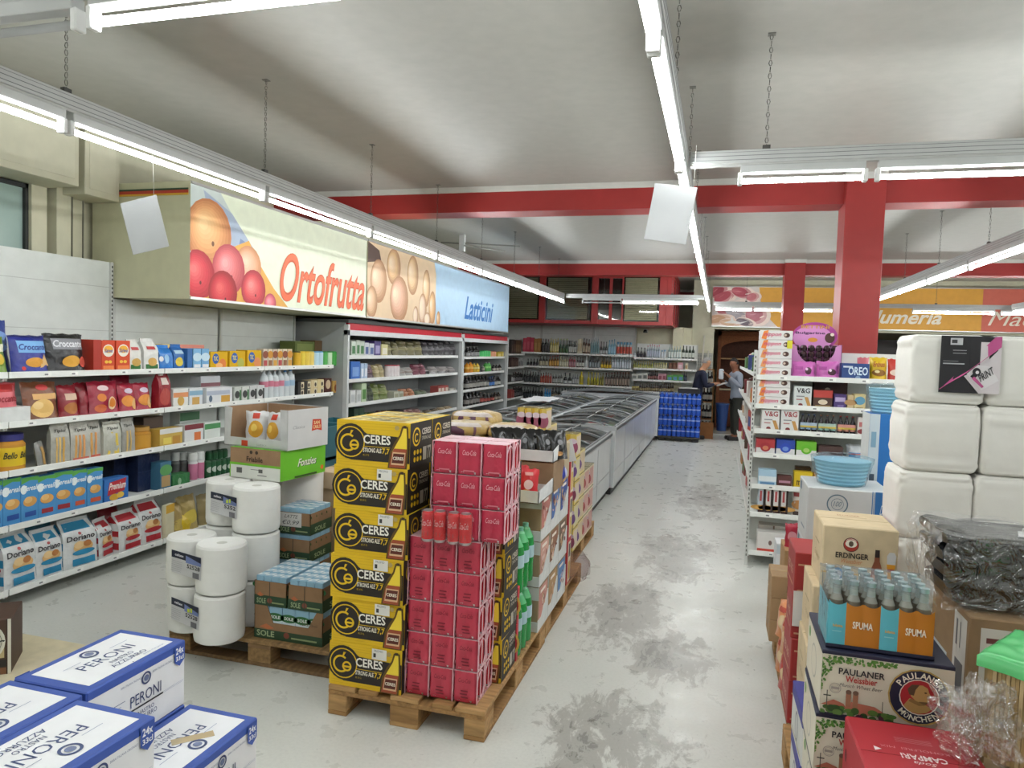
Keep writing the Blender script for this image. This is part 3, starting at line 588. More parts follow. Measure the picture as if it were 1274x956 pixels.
# fix: the ledge is the top of the fifth layer; lower columns stand slightly nearer
# ================================================================== beer cartons white / blue, bottom left
PBL = '33509e'; PWH = 'dfe0e2'
PW_, PD_, PHt = .262, .392, .2175
def peroni_mesh(flip):
    g = G().box(-PW_/2, -PD_/2, 0, PW_/2, PD_/2, PHt, PWH, .004)
    g.box(-PW_/2-.001, -PD_/2-.001, PHt-.03, PW_/2+.001, PD_/2+.001, PHt+.0005, PBL, .004)
    p = G()
    tops = [('r', .1, .085, .9, .93, 'e6e7e9')]
    T = face((-PW_/2, -PD_/2, PHt+.0007), (PW_, 0, 0), (0, PD_, 0))
    p.deco(T, tops, PW_/PD_)
    if flip: F = face((-PW_/2, PD_/2, PHt+.0012), (0, -PD_, 0), (PW_, 0, 0))   # reads from the far side
    else: F = face((PW_/2, -PD_/2, PHt+.0012), (0, PD_, 0), (-PW_, 0, 0))
    p.deco(F, [('t', 'PERONI', .26, .42, .76, .58, '3c4a74', ''), ('t', 'NASTRO', .44, .30, .66, .37, '3c4a74', ''), ('t', 'AZZURRO', .38, .19, .72, .27, '3c4a74', ''), ('o', .5, .74, .105, .075, '3c4a74'), ('e', .5, .74, .05, .05, '6d7898'), ('r', .2, .64, .36, .648, '8a94b0'), ('r', .64, .64, .82, .648, '8a94b0'), ('t', 'BIRRA ITALIANA', .64, .13, .86, .16, '8a94b0'), ('e', .5, .10, .01, .01, '3c4a74')], PD_/PW_)
    side = [('t', 'PERONI', .40, .44, .72, .60, '2e3c68', ''), ('o', .56, .76, .09, .065, '2e3c68'), ('e', .56, .76, .045, .045, '5d688a'), ('r', .40, .385, .74, .41, '1a1c22'), ('r', .74, .39, .97, .394, '8a94b0'), ('r', .74, .41, .97, .414, '8a94b0'), ('t', 'NASTRO', .47, .28, .64, .34, '2e3c68'), ('t', 'AZZURRO', .45, .19, .67, .26, '2e3c68'), ('t', 'BIRRA ITALIANA ORIGINALE', .3, .79, .5, .82, '5d688a'), ('t', 'BIRRA ITALIANA ORIGINALE', .62, .79, .84, .82, '5d688a'), ('r', .12, .6, .34, .61, '5d688a'), ('r', .12, .55, .3, .56, '8a94b0'),
            ('p', [(.86, 1.0), (.98, 1.0), (.98, .74), (.92, .66), (.86, .74)], PBL), ('t', '24x', .875, .85, .965, .95, 'e8e9ec', 'b'), ('t', '33cl', .875, .75, .965, .82, 'e8e9ec', 'b')]
    for F in (f_right(PW_, PD_, PHt), f_left(PW_, PD_, PHt)): p.deco(lambda u, v, l, F=F: F(u, v, l+.0012), side, PD_/PHt)
    p.deco(lambda u, v, l, F=f_front(PW_, PD_, PHt): F(u, v, l+.0012), [('t', 'PERONI', .2, .4, .8, .56, '2e3c68', ''), ('o', .5, .72, .09, .065, '2e3c68')], PW_/PHt)
    return g.mesh('carton'), p.mesh('print')
PM = (peroni_mesh(False), peroni_mesh(True))
def peroni(x, y, z, f, label, rot=0):
    t = thing('beer_carton', label, 'carton', (x, y, z), rot, 'white and blue beer cartons'); put('carton_body', PM[f][0], t); put('printed_sides', PM[f][1], t); return t
LY = ('bottom layer', 'middle layer', 'top layer')
for c, (x, y, n, f, nm) in enumerate(((-1.79, 1.366, 3, 1, 'at the left edge'), (-1.79, 1.768, 3, 0, 'farthest back'), (-1.522, 1.34, 3, 1, 'nearest the camera'), (-1.515, 1.775, 2, 1, 'at the right rear corner'))):
    for i in range(n):
        peroni(x, y, .145+i*.2185, f, 'white and blue beer carton %s, %s' % (nm, LY[i]), (0, .01, -.012, 0)[c] if i == n-1 else 0)
g = G(); g.box(-.017, -.06, 0, .017, .06, .0006, 'b8a884:g'); g.build('adhesive_tape', None, loc=(-1.49, 1.80, .145+2*.2185+.0012-.0005), rot=-.75, label='strip of brown tape on the lowest white and blue lid', cat='tape')
# light beer carton at the far left edge
p0 = onY(14, 838, 2.62); ra = .70; zz = p0.z
U_ = Vector((math.cos(ra), math.sin(ra), 0)); N_ = Vector((-math.sin(ra), math.cos(ra), 0)); cc = p0-U_*.2+N_*.13
t = thing('beer_carton', 'brown and cream beer carton at the left edge behind the white blue cartons', 'carton', cc, ra)
G().box(-.2, -.13, 0, .2, .13, .27, '4a3326', .004).build('carton_body', t)
g = G(); g.deco(f_front(.4, .26, .27), [('r', .0, .0, 1, .12, '7a5236'), ('p', [(.3, .3), (.93, .3), (.93, .7), (.7, .9), (.3, .9)], 'b9a67a'), ('e', .74, .60, .30, .34, 'd8d6c8'), ('e', .74, .60, .27, .31, 'cfccbc'), ('o', .74, .60, .25, .24, '6a6a60'), ('t', 'steiner', .35, .53, .94, .66, '2c2c28', 'b'), ('r', .0, .14, .95, .27, '2a2724'), ('t', 'BEER', .72, .17, .86, .24, 'cfc9b8', 'b'), ('r', .95, 0, .965, 1, '3a281e'), ('r', .965, 0, 1, 1, 'd6d2c4')], .4/.27); g.build('printed_front', t)
G().box(-.6, -.4, zz-.02, .45, .22, zz-.001, 'd2c7a8:p', .003).box(-.58, -.38, .145, .43, .20, zz-.02, '8f7048:p').build('cardboard_layer', None, loc=(p0.x-.20, 2.78, 0), label='pale cardboard covered stack under the brown and cream beer carton', cat='carton')
# ================================================================== industrial paper rolls
RL = G().lathe([(.028, .262, 'e2e2df:s'), (.11, .266, 'ebebe8:s'), (.126, .264, 'ebebe8:s'), (.1335, .252, 'ebebe8:s'), (.1345, .2, 'e9e9e6:s'), (.1348, .13, 'e9e9e6:s'), (.1345, .03, 'ebebe8:s'), (.131, .008, 'ebebe8:s'), (.12, 0, 'dededa:s')][::-1], 40, cap=False)
RL.lathe([(.028, .262, 'c9c9c2:p'), (.027, .20, 'a8a8a0:p')][::-1], 20)
RLM = RL.mesh('roll')
def rollpack(p, q, z, label, lab=True, num='52528', mark=True):
    t = thing('paper_roll_pack', label, 'paper', ((p[0]+q[0])/2, (p[1]+q[1])/2, z), 0, 'twin packs of industrial paper rolls')
    a = Vector((p[0]-q[0], p[1]-q[1], 0))/2
    for s in (1, -1): put('paper_roll', RLM, t, s*a)
    if lab:
        d = a.copy(); d.normalize(); n = Vector((d.y, -d.x, 0)); n = n if n.y < 0 else -n; U = -d if a.x < 0 else d; U = -U if U.x < 0 else U
        o = n*(.128)-U*.105+Vector((0, 0, .085)); W = .2; H = .125
        def fm(u, v, l):
            x = -.105+W*u*1.0; 
            # follow the two drums, bridging the hollow between them
            return U*(-.115+.265*u)+n*(.1375+l)+Vector((0, 0, .085+H*v))
        g = G(); g.deco(fm, [('r', 0, 0, 1, 1, 'cfcfd2'), ('r', 0, .68, .5, 1, '1c2238'), ('t', 'celtex', .12, .78, .42, .9, 'e8e8f0', 'b')], W/H, .001, 10)
        g.deco(fm, [('r', .5, .68, 1, 1, '1c2238'), ('p', [(.5, .92), (1, .74), (1, .6), (.5, .6)], '7484b8')], W/H, .0022, 10)
        g.deco(fm, [('t', num, .54, .38, .97, .56, '22222c', 'b'), ('r', .74, .03, .95, .28, '6d6d74')]+[('r', .04, .55-.08*i, .40, .56-.08*i, '8a8a92') for i in range(6)]+([('p', [(.68, .84), (.76, .84), (.76, .68), (.68, .68)], 'c8d838'), ('p', [(.8, .9), (.86, .9), (.86, .72), (.8, .72)], 'c8d838')] if mark else []), W/H, .0032)
        g.build('pack_label', t)
    return t
A, B = (-2.86, 3.42), (-2.605, 3.345)
rollpack((-2.85, 3.43), (-2.60, 3.345), .145, 'twin pack of white paper rolls at the front, bottom one')
rollpack((-2.855, 3.425), (-2.595, 3.35), .416, 'twin pack of white paper rolls at the front, upper one', True, '52528', False)
C_, D_ = (-2.84, 3.73), (-2.58, 3.635)
for i in range(3): rollpack(C_, D_, .145+.271*i, 'twin pack of white paper rolls behind the front ones, %s of three' % ('lowest', 'middle', 'top')[i], i == 2, '5252', True)
for i in range(3): rollpack((-2.90, 4.27), (-2.64, 4.22), .145+.271*i, 'twin pack of white paper rolls farthest from the camera, %s' % ('lowest', 'middle', 'top')[i], False)
# --- green and white boxes on the rolls
ROLLTOP = .145+.271*2+.2695
t = thing('snack_box', 'bright green and brown cardboard box on top of the paper rolls', 'box', (-2.665, 3.98, ROLLTOP), -.10)
W, D, H = .385, .44, .185
G().box(-W/2, -D/2, 0, W/2, D/2, H, '9a7a5c:p', .003).build('box_body', t)
g = G(); g.deco(f_front(W, D, H), [('r', 0, 0, 1, .48, 'd8dad4'), ('r', 0, .42, 1, .5, '72b82e'), ('r', 0, 0, .02, .5, '72b82e'), ('r', .14, .16, .25, .34, '5a5a58'), ('r', .42, .30, .6, .32, '77777a'), ('r', .56, .12, .74, .15, '77777a'), ('r', .58, .22, .66, .34, '5a5a58'), ('t', 'Friabile', .34, .56, .66, .74, '4a3424', 'b'), ('e', .43, .88, .06, .06, '3a2a1e'), ('e', .54, .88, .06, .06, '3a2a1e')], W/H)
g.deco(f_right(W, D, H), [('r', 0, 0, 1, 1, '6cbf26'), ('t', 'Fonzies', .38, .36, .80, .62, '2e4a1c', 'bi'), ('t', 'Fonzies', .365, .38, .785, .64, 'e8ecd8', 'bi'), ('e', .92, .2, .08, .08, 'e07828'), ('r', .3, .02, .8, .08, '2e4a1c')], D/H); g.deco(f_top(W, D, H), [('r', 0, 0, 1, 1, '6cbf26')]); g.build('printed_sides', t)
z1 = ROLLTOP+H
t = thing('display_box', 'white cardboard display box of crisps standing on the green box', 'box', (-2.69, 3.99, z1+.001), -.13)
W, D, H = .50, .38, .245; BW = 'c6c6c6:p'
g = G().box(-W/2, -D/2, 0, W/2, D/2, .006, BW).box(W/2-.004, -D/2, 0, W/2, D/2, H, BW).box(-W/2, -D/2, 0, -W/2+.004, D/2, H, BW).box(-W/2, D/2-.004, 0, W/2, D/2, H, BW).box(-W/2, -D/2, 0, W/2, -D/2+.004, .055, BW)
g.prism([(-W/2, .05), (-W/2, H), (-W/2+.06, H-.01), (-W/2+.045, .05)], -D/2, -D/2+.004, BW).prism([(W/2, .05), (W/2, H), (W/2-.06, H), (W/2-.05, .05)], -D/2, -D/2+.004, BW)
g.box(-W/2+.0045, -D/2+.01, .01, -W/2+.006, D/2-.01, H-.004, '9a7a5c:p').box(-W/2+.01, D/2-.006, .01, W/2-.01, D/2-.0045, H-.004, '9a7a5c:p'); g.build('box_tray', t)
g = G(); g.deco(f_right(W, D, H), [('r', 0, 0, 1, 1, 'd2d2d2'), ('p', [(.58, .42), (.60, .72), (.82, .70), (.84, .40), (.72, .44)], 'c83c20'), ('t', 'SAN', .63, .58, .78, .67, 'f0d8a0', 'b'), ('t', 'CARLO', .61, .47, .81, .56, 'f0d8a0', 'b'), ('t', 'Classica', .12, .52, .40, .6, '9a9aa0', 'i')], D/H)
g.deco(f_front(W, D, H), [('p', [(.28, .02), (.28, .16), (.38, .16), (.38, .02)], 'c83c20'), ('t', 'CLASSICA', .52, .06, .68, .10, '88888e')], W/H); g.build('printed_sides', t)
BAGS = []
# ================================================================== product builders (front towards -Y, base centre at the origin)
def pillow(w, d, h, body, ops, lean=0., puff=1., foot=0.0, seed=0, crimp='', nu=10, nv=12, side=None):
    g = G(); sd = seed*3.1+w*7
    def th(u, v):
        e = max(0., math.sin(PI*min(1, max(0, u))))**.55*max(0., math.sin(PI*min(1, max(0, .06+v*.94 if foot else v))))**.5
        if foot: e = max(e, max(0., math.sin(PI*u))**.4*max(0., 1-v)**.35*.9)
        return d/2*e*(1+.16*noise.noise(Vector((u*3+sd, v*3.5, sd))))*puff
    def pt(u, v, s, l=0):
        wv = w*(1-.07*math.sin(PI*v)); x = (u-.5)*wv+.006*noise.noise(Vector((v*4, sd, u)))
        return (x, -s*(th(u, v)+l)+lean*v*h, h*v+.004*math.sin(u*17+sd)*(v > .95))
    for s in (1, -1): g.grid(lambda u, v: pt(u if s > 0 else 1-u, v, s), nu, nv, body if side is None or s > 0 else side)
    if crimp: g.deco(lambda u, v, l: pt(u, v, 1, l+.001), [('r', 0, .95, 1, 1, crimp), ('r', 0, 0, 1, .05, crimp)], 1, .001, 6)
    g.deco(lambda u, v, l: pt(u, v, 1, l+.0015), ops, w/h, .0015, 5); return g
def blockbag(w, d, h, body, ops, sideops=(), seed=0):
    # upright bag of biscuits: box base drawn to a folded top
    g = G(); sd = seed*2.3
    def P(u, v, f):   # f: 0 front, 1 right, 2 back, 3 left
        s = 1-.06*v-.30*max(0, v-.8)*(1 if f in (0, 2) else 0); dd = d/2*(1-.15*v-.85*max(0, (v-.72)/.28)**1.2); ww = w/2*s
        n = .006*noise.noise(Vector((u*4+f*3+sd, v*5, sd)))+.006*math.sin(PI*u)*math.sin(PI*min(1, v*1.2))
        if f == 0: return (-ww+2*ww*u, -dd-n, h*v)
        if f == 2: return (ww-2*ww*u, dd+n, h*v)
        if f == 1: return (ww+n*.4, -dd+2*dd*u, h*v)
        return (-ww-n*.4, dd-2*dd*u, h*v)
    for f in range(4): g.grid(lambda u, v: P(u, v, f), 6, 9, body)
    g.box(-w*.44, -.003, h-.004, w*.44, .003, h+.022, body)
    def D_(f): 
        def q(u, v, l):
            p = P(u, v, f); return (p[0]+(l if f == 1 else -l if f == 3 else 0), p[1]+(-l if f == 0 else l if f == 2 else 0), p[2]+l*.3)
        return q
    g.deco(D_(0), ops, w/h, .0018, 6)
    for f in (1, 3): g.deco(D_(f), sideops, d/h, .0018, 6)
    return g
def bottle(r, h, glass, cap, lab, kind='wine', ops=(), n=12, labz=None, neck=None):
    R = r; P = {'wine': [(.0, 0), (.9, .0), (1, .02), (1, .60), (.93, .66), (.5, .72), (.37, .78), (.35, .93), (.38, .935), (.38, 1)],
         'spirit': [(0, 0), (.95, 0), (1, .02), (1, .62), (.9, .69), (.45, .74), (.34, .78), (.34, .88), (.42, .885), (.42, 1)],
         'beer': [(0, 0), (.9, 0), (1, .02), (1, .55), (.9, .64), (.5, .78), (.42, .85), (.40, .95), (.45, .955), (.45, 1)],
         'pet': [(0, 0), (.75, 0), (1, .04), (.97, .25), (1, .4), (1, .66), (.85, .78), (.35, .90), (.27, .93), (.27, .945), (.31, .95), (.31, 1)],
         'round': [(0, 0), (.9, 0), (1, .03), (1, .40), (.85, .52), (.4, .62), (.3, .7), (.3, .9), (.4, .905), (.4, 1)],
         'jar': [(0, 0), (.95, 0), (1, .04), (1, .72), (.85, .80), (.85, .82), (.9, .825), (.9, 1)],
         'can': [(0, 0), (.85, 0), (1, .06), (1, .93), (.85, .99), (.85, 1)],
         'spray': [(0, 0), (1, 0), (1, .66), (.9, .70), (.7, .72), (.95, .725), (.95, .97), (.8, 1)]}[kind]
    lz = labz or {'wine': (.16, .5), 'spirit': (.15, .55), 'beer': (.18, .48), 'pet': (.42, .62), 'round': (.1, .34), 'jar': (.15, .65), 'can': (.07, .92), 'spray': (.08, .62)}[kind]
    capz = {'wine': .80, 'spirit': .88, 'beer': .94, 'pet': .94, 'round': .90, 'jar': .82, 'can': 1.1, 'spray': .72}[kind]
    pr = []
    for q, z in P: pr.append([q*r, z*h])
    def rad(z):
        for (a, b), (c, e) in zip(pr, pr[1:]):
            if b <= z <= e and e > b: return a+(c-a)*(z-b)/(e-b)
        return r
    zs = sorted(set([z for _, z in pr]+([lz[0]*h, lz[1]*h] if lab else [])))
    out = [(0, 0, glass)]
    for z in zs:
        rr = rad(z)
        if z == 0: rr = pr[1][0]
        k = lab if lab and lz[0]*h <= z < lz[1]*h-1e-6 else (cap if z >= capz*h-1e-6 else glass)
        if neck and capz*h > z >= .74*h: k = neck
        out.append((rr, z, k))
    g = G().lathe(out, n)
    if ops: g.deco(on_cyl(r, 0, 0, lz[0]*h, (lz[1]-lz[0])*h, -1, 1), list(ops), 1.7*r/((lz[1]-lz[0])*h), .0012, 5)
    return g
def boxg(w, d, h, body, ops=(), side=None, top=None):
    g = G().box(-w/2, -d/2, 0, w/2, d/2, h, body, min(.003, w*.03))
    g.deco(f_front(w, d, h), list(ops), w/h, .0008)
    if side: g.deco(f_right(w, d, h), list(side), d/h, .0008).deco(f_left(w, d, h), list(side), d/h, .0008)
    if top: g.deco(f_top(w, d, h), [('r', 0, 0, 1, 1, top)])
    return g
def stand(surf, x0, x1, ytop, z):
    # where a product of that width and height stands; surf: ('X', plane) facing the aisle to the right, ('Y', plane) facing the camera
    ax, c = surf
    ym = ytop+ (z is None)*0
    if ax == 'X':
        a = onX(x0, ytop, c); b = onX(x1, ytop, c); 
        return (a.y+b.y)/2, abs(b.y-a.y), (a.z+b.z)/2-z
    a = onY(x0, ytop, c); b = onY(x1, ytop, c); return (a.x+b.x)/2, abs(b.x-a.x), (a.z+b.z)/2-z
def shop(surf, z, rows, depth=.14, group=None, where=''):
    # rows: kind, x0, x1, ytop, name, label, category, builder arguments
    for r in rows:
        kind, x0, x1, yt, name, label, cat = r[:7]; a = r[7:]
        bk_ = a[-1].get('back', 0) if a and isinstance(a[-1], dict) else 0
        c, w_, h = stand((surf[0], surf[1]-bk_ if surf[0] == 'X' else surf[1]+bk_), x0, x1, yt, z); h = max(h, .03); rot = PI/2 if surf[0] == 'X' else 0; w_ *= .97
        opt = a[-1] if a and isinstance(a[-1], dict) else {}; a = a[:-1] if opt else a
        dp = opt.get('d', depth); seed = x0
        if kind == 'bag': g = pillow(w_*1.04, min(dp, w_*.75), h, a[0], a[1] if len(a) > 1 else (), opt.get('lean', .15), 1, 1, seed, opt.get('crimp', ''))
        elif kind == 'sack': g = blockbag(w_, min(dp, w_*.7), h, a[0], a[1] if len(a) > 1 else (), a[2] if len(a) > 2 else (), seed)
        elif kind == 'box': g = boxg(w_, dp, h, a[0], a[1] if len(a) > 1 else (), a[2] if len(a) > 2 else None, opt.get('top'))
        else: g = bottle(w_/2, h, a[0], a[1], a[2], kind, a[3] if len(a) > 3 else (), 14); dp = w_
        rr = rot+opt.get('rot', 0)
        off = opt.get('back', 0)+.012
        loc = (surf[1]-dp/2-off, c, z) if surf[0] == 'X' else (c, surf[1]+dp/2+off, z)
        t = g.build(name, None, loc=loc, rot=rr, label=label+where, cat=cat, group=opt.get('g', group))
        cap = opt.get('parts')
PIC = lambda u=.5, v=.35, c='e2a83c', r=.2: [('e', u, v, r, r*.8, c), ('e', u-.08, v+.03, r*.5, r*.4, 'f0cf8c')]
# ------------------------------------------------------------------ crisp bags inside the display box
for i, (x, rz, col) in enumerate(((-.12, .5, 0), (.035, .05, 1), (.155, -.05, 2))):
    g = pillow(.145, .09, .20, 'd4d4d4:f', [('r', .36, .78, .66, .95, 'c83c20'), ('e', .5, .45, .24, .27, 'd8a030'), ('e', .42, .5, .1, .12, 'f0cc60'), ('r', .1, .03, .9, .1, 'a02018')] if col < 2 else [('r', .36, .68, .6, .82, 'd87820'), ('e', .5, .40, .2, .19, 'd8b040'), ('e', .5, .42, .1, .09, 'ecd890'), ('r', .1, .86, .9, .92, 'c8505a')], .08, 1, 1, i)
    p = Matrix.Rotation(-.13, 3, 'Z') @ Vector((x, -.05, .012))
    g.build('crisp_bag', None, loc=(t.location.x+p.x, t.location.y+p.y, t.location.z+.008), rot=-.13+(rz if i == 0 else 0), label='white crisp bag in the white display box, '+('leaning at the left', 'in the middle', 'at the right with red stripe')[i], cat='bag', group='crisps in the white display box')
# ================================================================== goods on the left gondola
S = ('X', LX-.005); T = [z+.0225 for z in LZ]
TXT_ = lambda s, a, b, c, d, k, st='b': ('t', s, a, b, c, d, k, st)
shop(S, T[0], [
 ('bag', -14, 22, 398, 'snack_bag', 'dark blue snack bag standing behind the green one, top shelf left end', 'bag', '2c3f8a:f', [('e', .5, .6, .3, .2, '7fa0d8')], {'back': .12, 'd': .1}),
 ('bag', -16, 19, 419, 'snack_bag', 'green snack bag at the left end of the top shelf', 'bag', '6a8a1e:f', [('r', .2, .6, .85, .8, 'e8e8d0'), ('e', .6, .4, .14, .14, 'e0c040')]),
 ('bag', 25, 70, 418, 'snack_bag', 'blue bag of corn crisps on the top shelf', 'bag', '2a3390:f', [('r', .12, .55, .9, .86, '7fb4e8'), TXT_('Croccante', .14, .62, .88, .78, '22308a', 'bi'), ('e', .5, .3, .26, .13, 'e0a040'), ('p', [(.62, .15), (.98, .2), (.8, .52)], 'e8c080'), ('e', .2, .14, .05, .05, 'd03030')], {'crimp': '1c246a:f'}),
 ('bag', 68, 117, 416, 'snack_bag', 'black bag of cheese crisps on the top shelf', 'bag', '1e1d20:f', [('r', .12, .6, .9, .88, '8a8a90'), TXT_('Croccante', .14, .66, .88, .84, 'e4e4e8', 'bi'), ('e', .5, .3, .28, .15, 'e2a840'), ('e', .82, .28, .12, .14, 'c04838')], {'crimp': '121214:f'}),
 ('box', 118, 128, 423, 'snack_box', 'plain red snack box seen at the edge, left of the orange boxes', 'box', 'a83020'),
 ('box', 128, 145, 424, 'snack_box', 'orange red box with yellow moon logo, left of the pair', 'box', 'cc4420', [('e', .5, .68, .22, .2, 'f0e8d8'), ('e', .5, .72, .18, .12, 'f0b030'), TXT_('Saiwa', .2, .62, .8, .74, '38589a', 'bi'), ('e', .35, .32, .07, .05, 'f0c040'), ('e', .62, .32, .07, .05, 'f0c040'), ('r', .1, .08, .9, .2, 'e88040')], [('r', .2, .1, .8, .9, 'b03a1c')]),
 ('box', 146, 164, 424, 'snack_box', 'orange red box with yellow moon logo, right of the pair', 'box', 'd04820', [('e', .5, .68, .22, .2, 'f0e8d8'), ('e', .5, .72, .18, .12, 'f0b030'), TXT_('Saiwa', .2, .62, .8, .74, '38589a', 'bi'), ('e', .35, .32, .07, .05, 'f0c040'), ('e', .62, .32, .07, .05, 'f0c040'), ('r', .1, .08, .9, .2, 'e88040')]),
 ('sack', 165, 181, 426, 'breadstick_bag', 'white bag with green foot right of the orange boxes, left one', 'bag', 'dcdcd6:f', [('r', .1, 0, .9, .22, '2e6a30'), ('e', .55, .3, .2, .14, 'c8a050'), ('r', .2, .72, .8, .82, 'c04848')]),
 ('sack', 182, 201, 425, 'breadstick_bag', 'white bag with green foot right of the orange boxes, right one', 'bag', 'dededa:f', [('r', .1, 0, .9, .22, '2e6a30'), ('e', .55, .3, .2, .14, 'd0a458'), ('r', .2, .72, .8, .82, 'c04848')]),
 ('sack', 202, 219, 433, 'snack_bag', 'light blue snack bag on the top shelf after the white bags', 'bag', '2f78c4:f', [('e', .5, .5, .14, .2, '9ac8ec'), ('e', .1, .5, .12, .12, 'e0e0e0')]),
 ('sack', 220, 234, 432, 'snack_bag', 'dark blue snack bag with yellow print on the top shelf', 'bag', '2f68ac:f', [('e', .5, .35, .24, .2, 'e0c848'), ('r', .1, .7, .9, .85, 'b8d8ec')]),
 ('box', 235, 241, 434, 'biscuit_box', 'narrow blue biscuit box beside the pale blue pair', 'box', '3468a4'),
 ('box', 242, 252, 434, 'biscuit_box', 'pale blue biscuit box on the top shelf, left of the pair', 'box', '7ab0d8', [('e', .5, .6, .3, .2, 'c8e0ec'), ('r', .1, .1, .9, .25, 'e8e8e8')]),
 ('box', 252.5, 262, 434, 'biscuit_box', 'pale blue biscuit box on the top shelf, right of the pair', 'box', '6fa6d0', [('e', .5, .6, .3, .2, 'c8e0ec'), ('r', .1, .1, .9, .25, 'e8e8e8')]),
 ('box', 203, 256, 429, 'long_box', 'long cream and pink box lying behind the blue bags', 'box', 'e2c878', [('r', .35, 0, 1, 1, 'd88878')], {'back': .26}),
 ('box', 263, 285, 438, 'cracker_box', 'yellow cracker pack on the top shelf, first', 'box', 'dcae20:g', [('e', .3, .6, .28, .3, '2858a8'), TXT_('TUC', .18, .48, .42, .74, 'f0e060', 'b'), ('e', .7, .3, .3, .3, 'd87830'), ('e', .5, .2, .3, .15, 'e8b070')]),
 ('box', 287, 307, 437, 'cracker_box', 'yellow cracker pack on the top shelf, middle', 'box', 'dcb024:g', [('e', .3, .6, .28, .3, '2858a8'), TXT_('TUC', .18, .48, .42, .74, 'f0e060', 'b'), ('e', .7, .3, .3, .3, 'b0b048')]),
 ('box', 309, 327, 436, 'cracker_box', 'yellow cracker pack on the top shelf, third', 'box', 'dcae24:g', [('e', .3, .6, .28, .3, '2858a8'), TXT_('TUC', .18, .48, .42, .74, 'f0e060', 'b'), ('e', .7, .3, .3, .3, 'd88850')]),
], .13)
small = [(329+i*6.1, 335+i*6.1-.5, 434.5-.0*i, ('cfc4b4', 'd8cbb4', 'c8b8a8', 'd8ccae', 'dcd0b8', 'ccb898')[i % 6]) for i in range(6)]
shop(S, T[0], [('box', a, b, y, 'small_carton', 'small cream drink carton in a row, %s from the yellow packs' % nth(i), 'carton', c, [('e', .5, .7, .25, .2, ('8a4a30', 'd09030')[i % 2]), ('r', .1, .1, .9, .4, ('b04848', '906040', 'd8a040')[i % 3])]) for i, (a, b, y, c) in enumerate(small)], .08, 'cream cartons on the top shelf')
shop(S, T[0], [('box', 368, 393, 425, 'produce_crate', 'dark green cardboard crate at the end of the top shelf', 'crate', '55602e:p', [('r', .1, .5, .9, .9, '6a7438')], {'back': .2}),
 ('box', 393, 404, 424, 'produce_crate', 'brown cardboard crate beside the dark green crate', 'crate', '5a4428:p', (), {'back': .2})], .2)
shop(S, T[0], [('can', 372+i*5.6, 377.4+i*5.6, 437.5, 'drink_can', '%s can at the end of the top shelf, %s from the left' % (n, nth(i)), 'can', c, 'c0c0c0:m', c2) for i, (n, c, c2) in enumerate((('dark', '4a4a20', 'e0b020'), ('yellow', 'e0b828', 'e0c840'), ('yellow', 'dcb42c', 'e4c850'), ('pale yellow', 'd8c060', 'e8d070'), ('light blue', '58a0d0', 'b8d8e8'), ('light blue', '60a8d8', 'c0dce8'), ('green', '2e8a3c', '50a850'), ('green', '2a8438', 'c8e0c0'), ('green', '2e9040', '48a848'), ('green', '268034', 'b8d8b0')))], .05, 'drink cans on the top shelf')
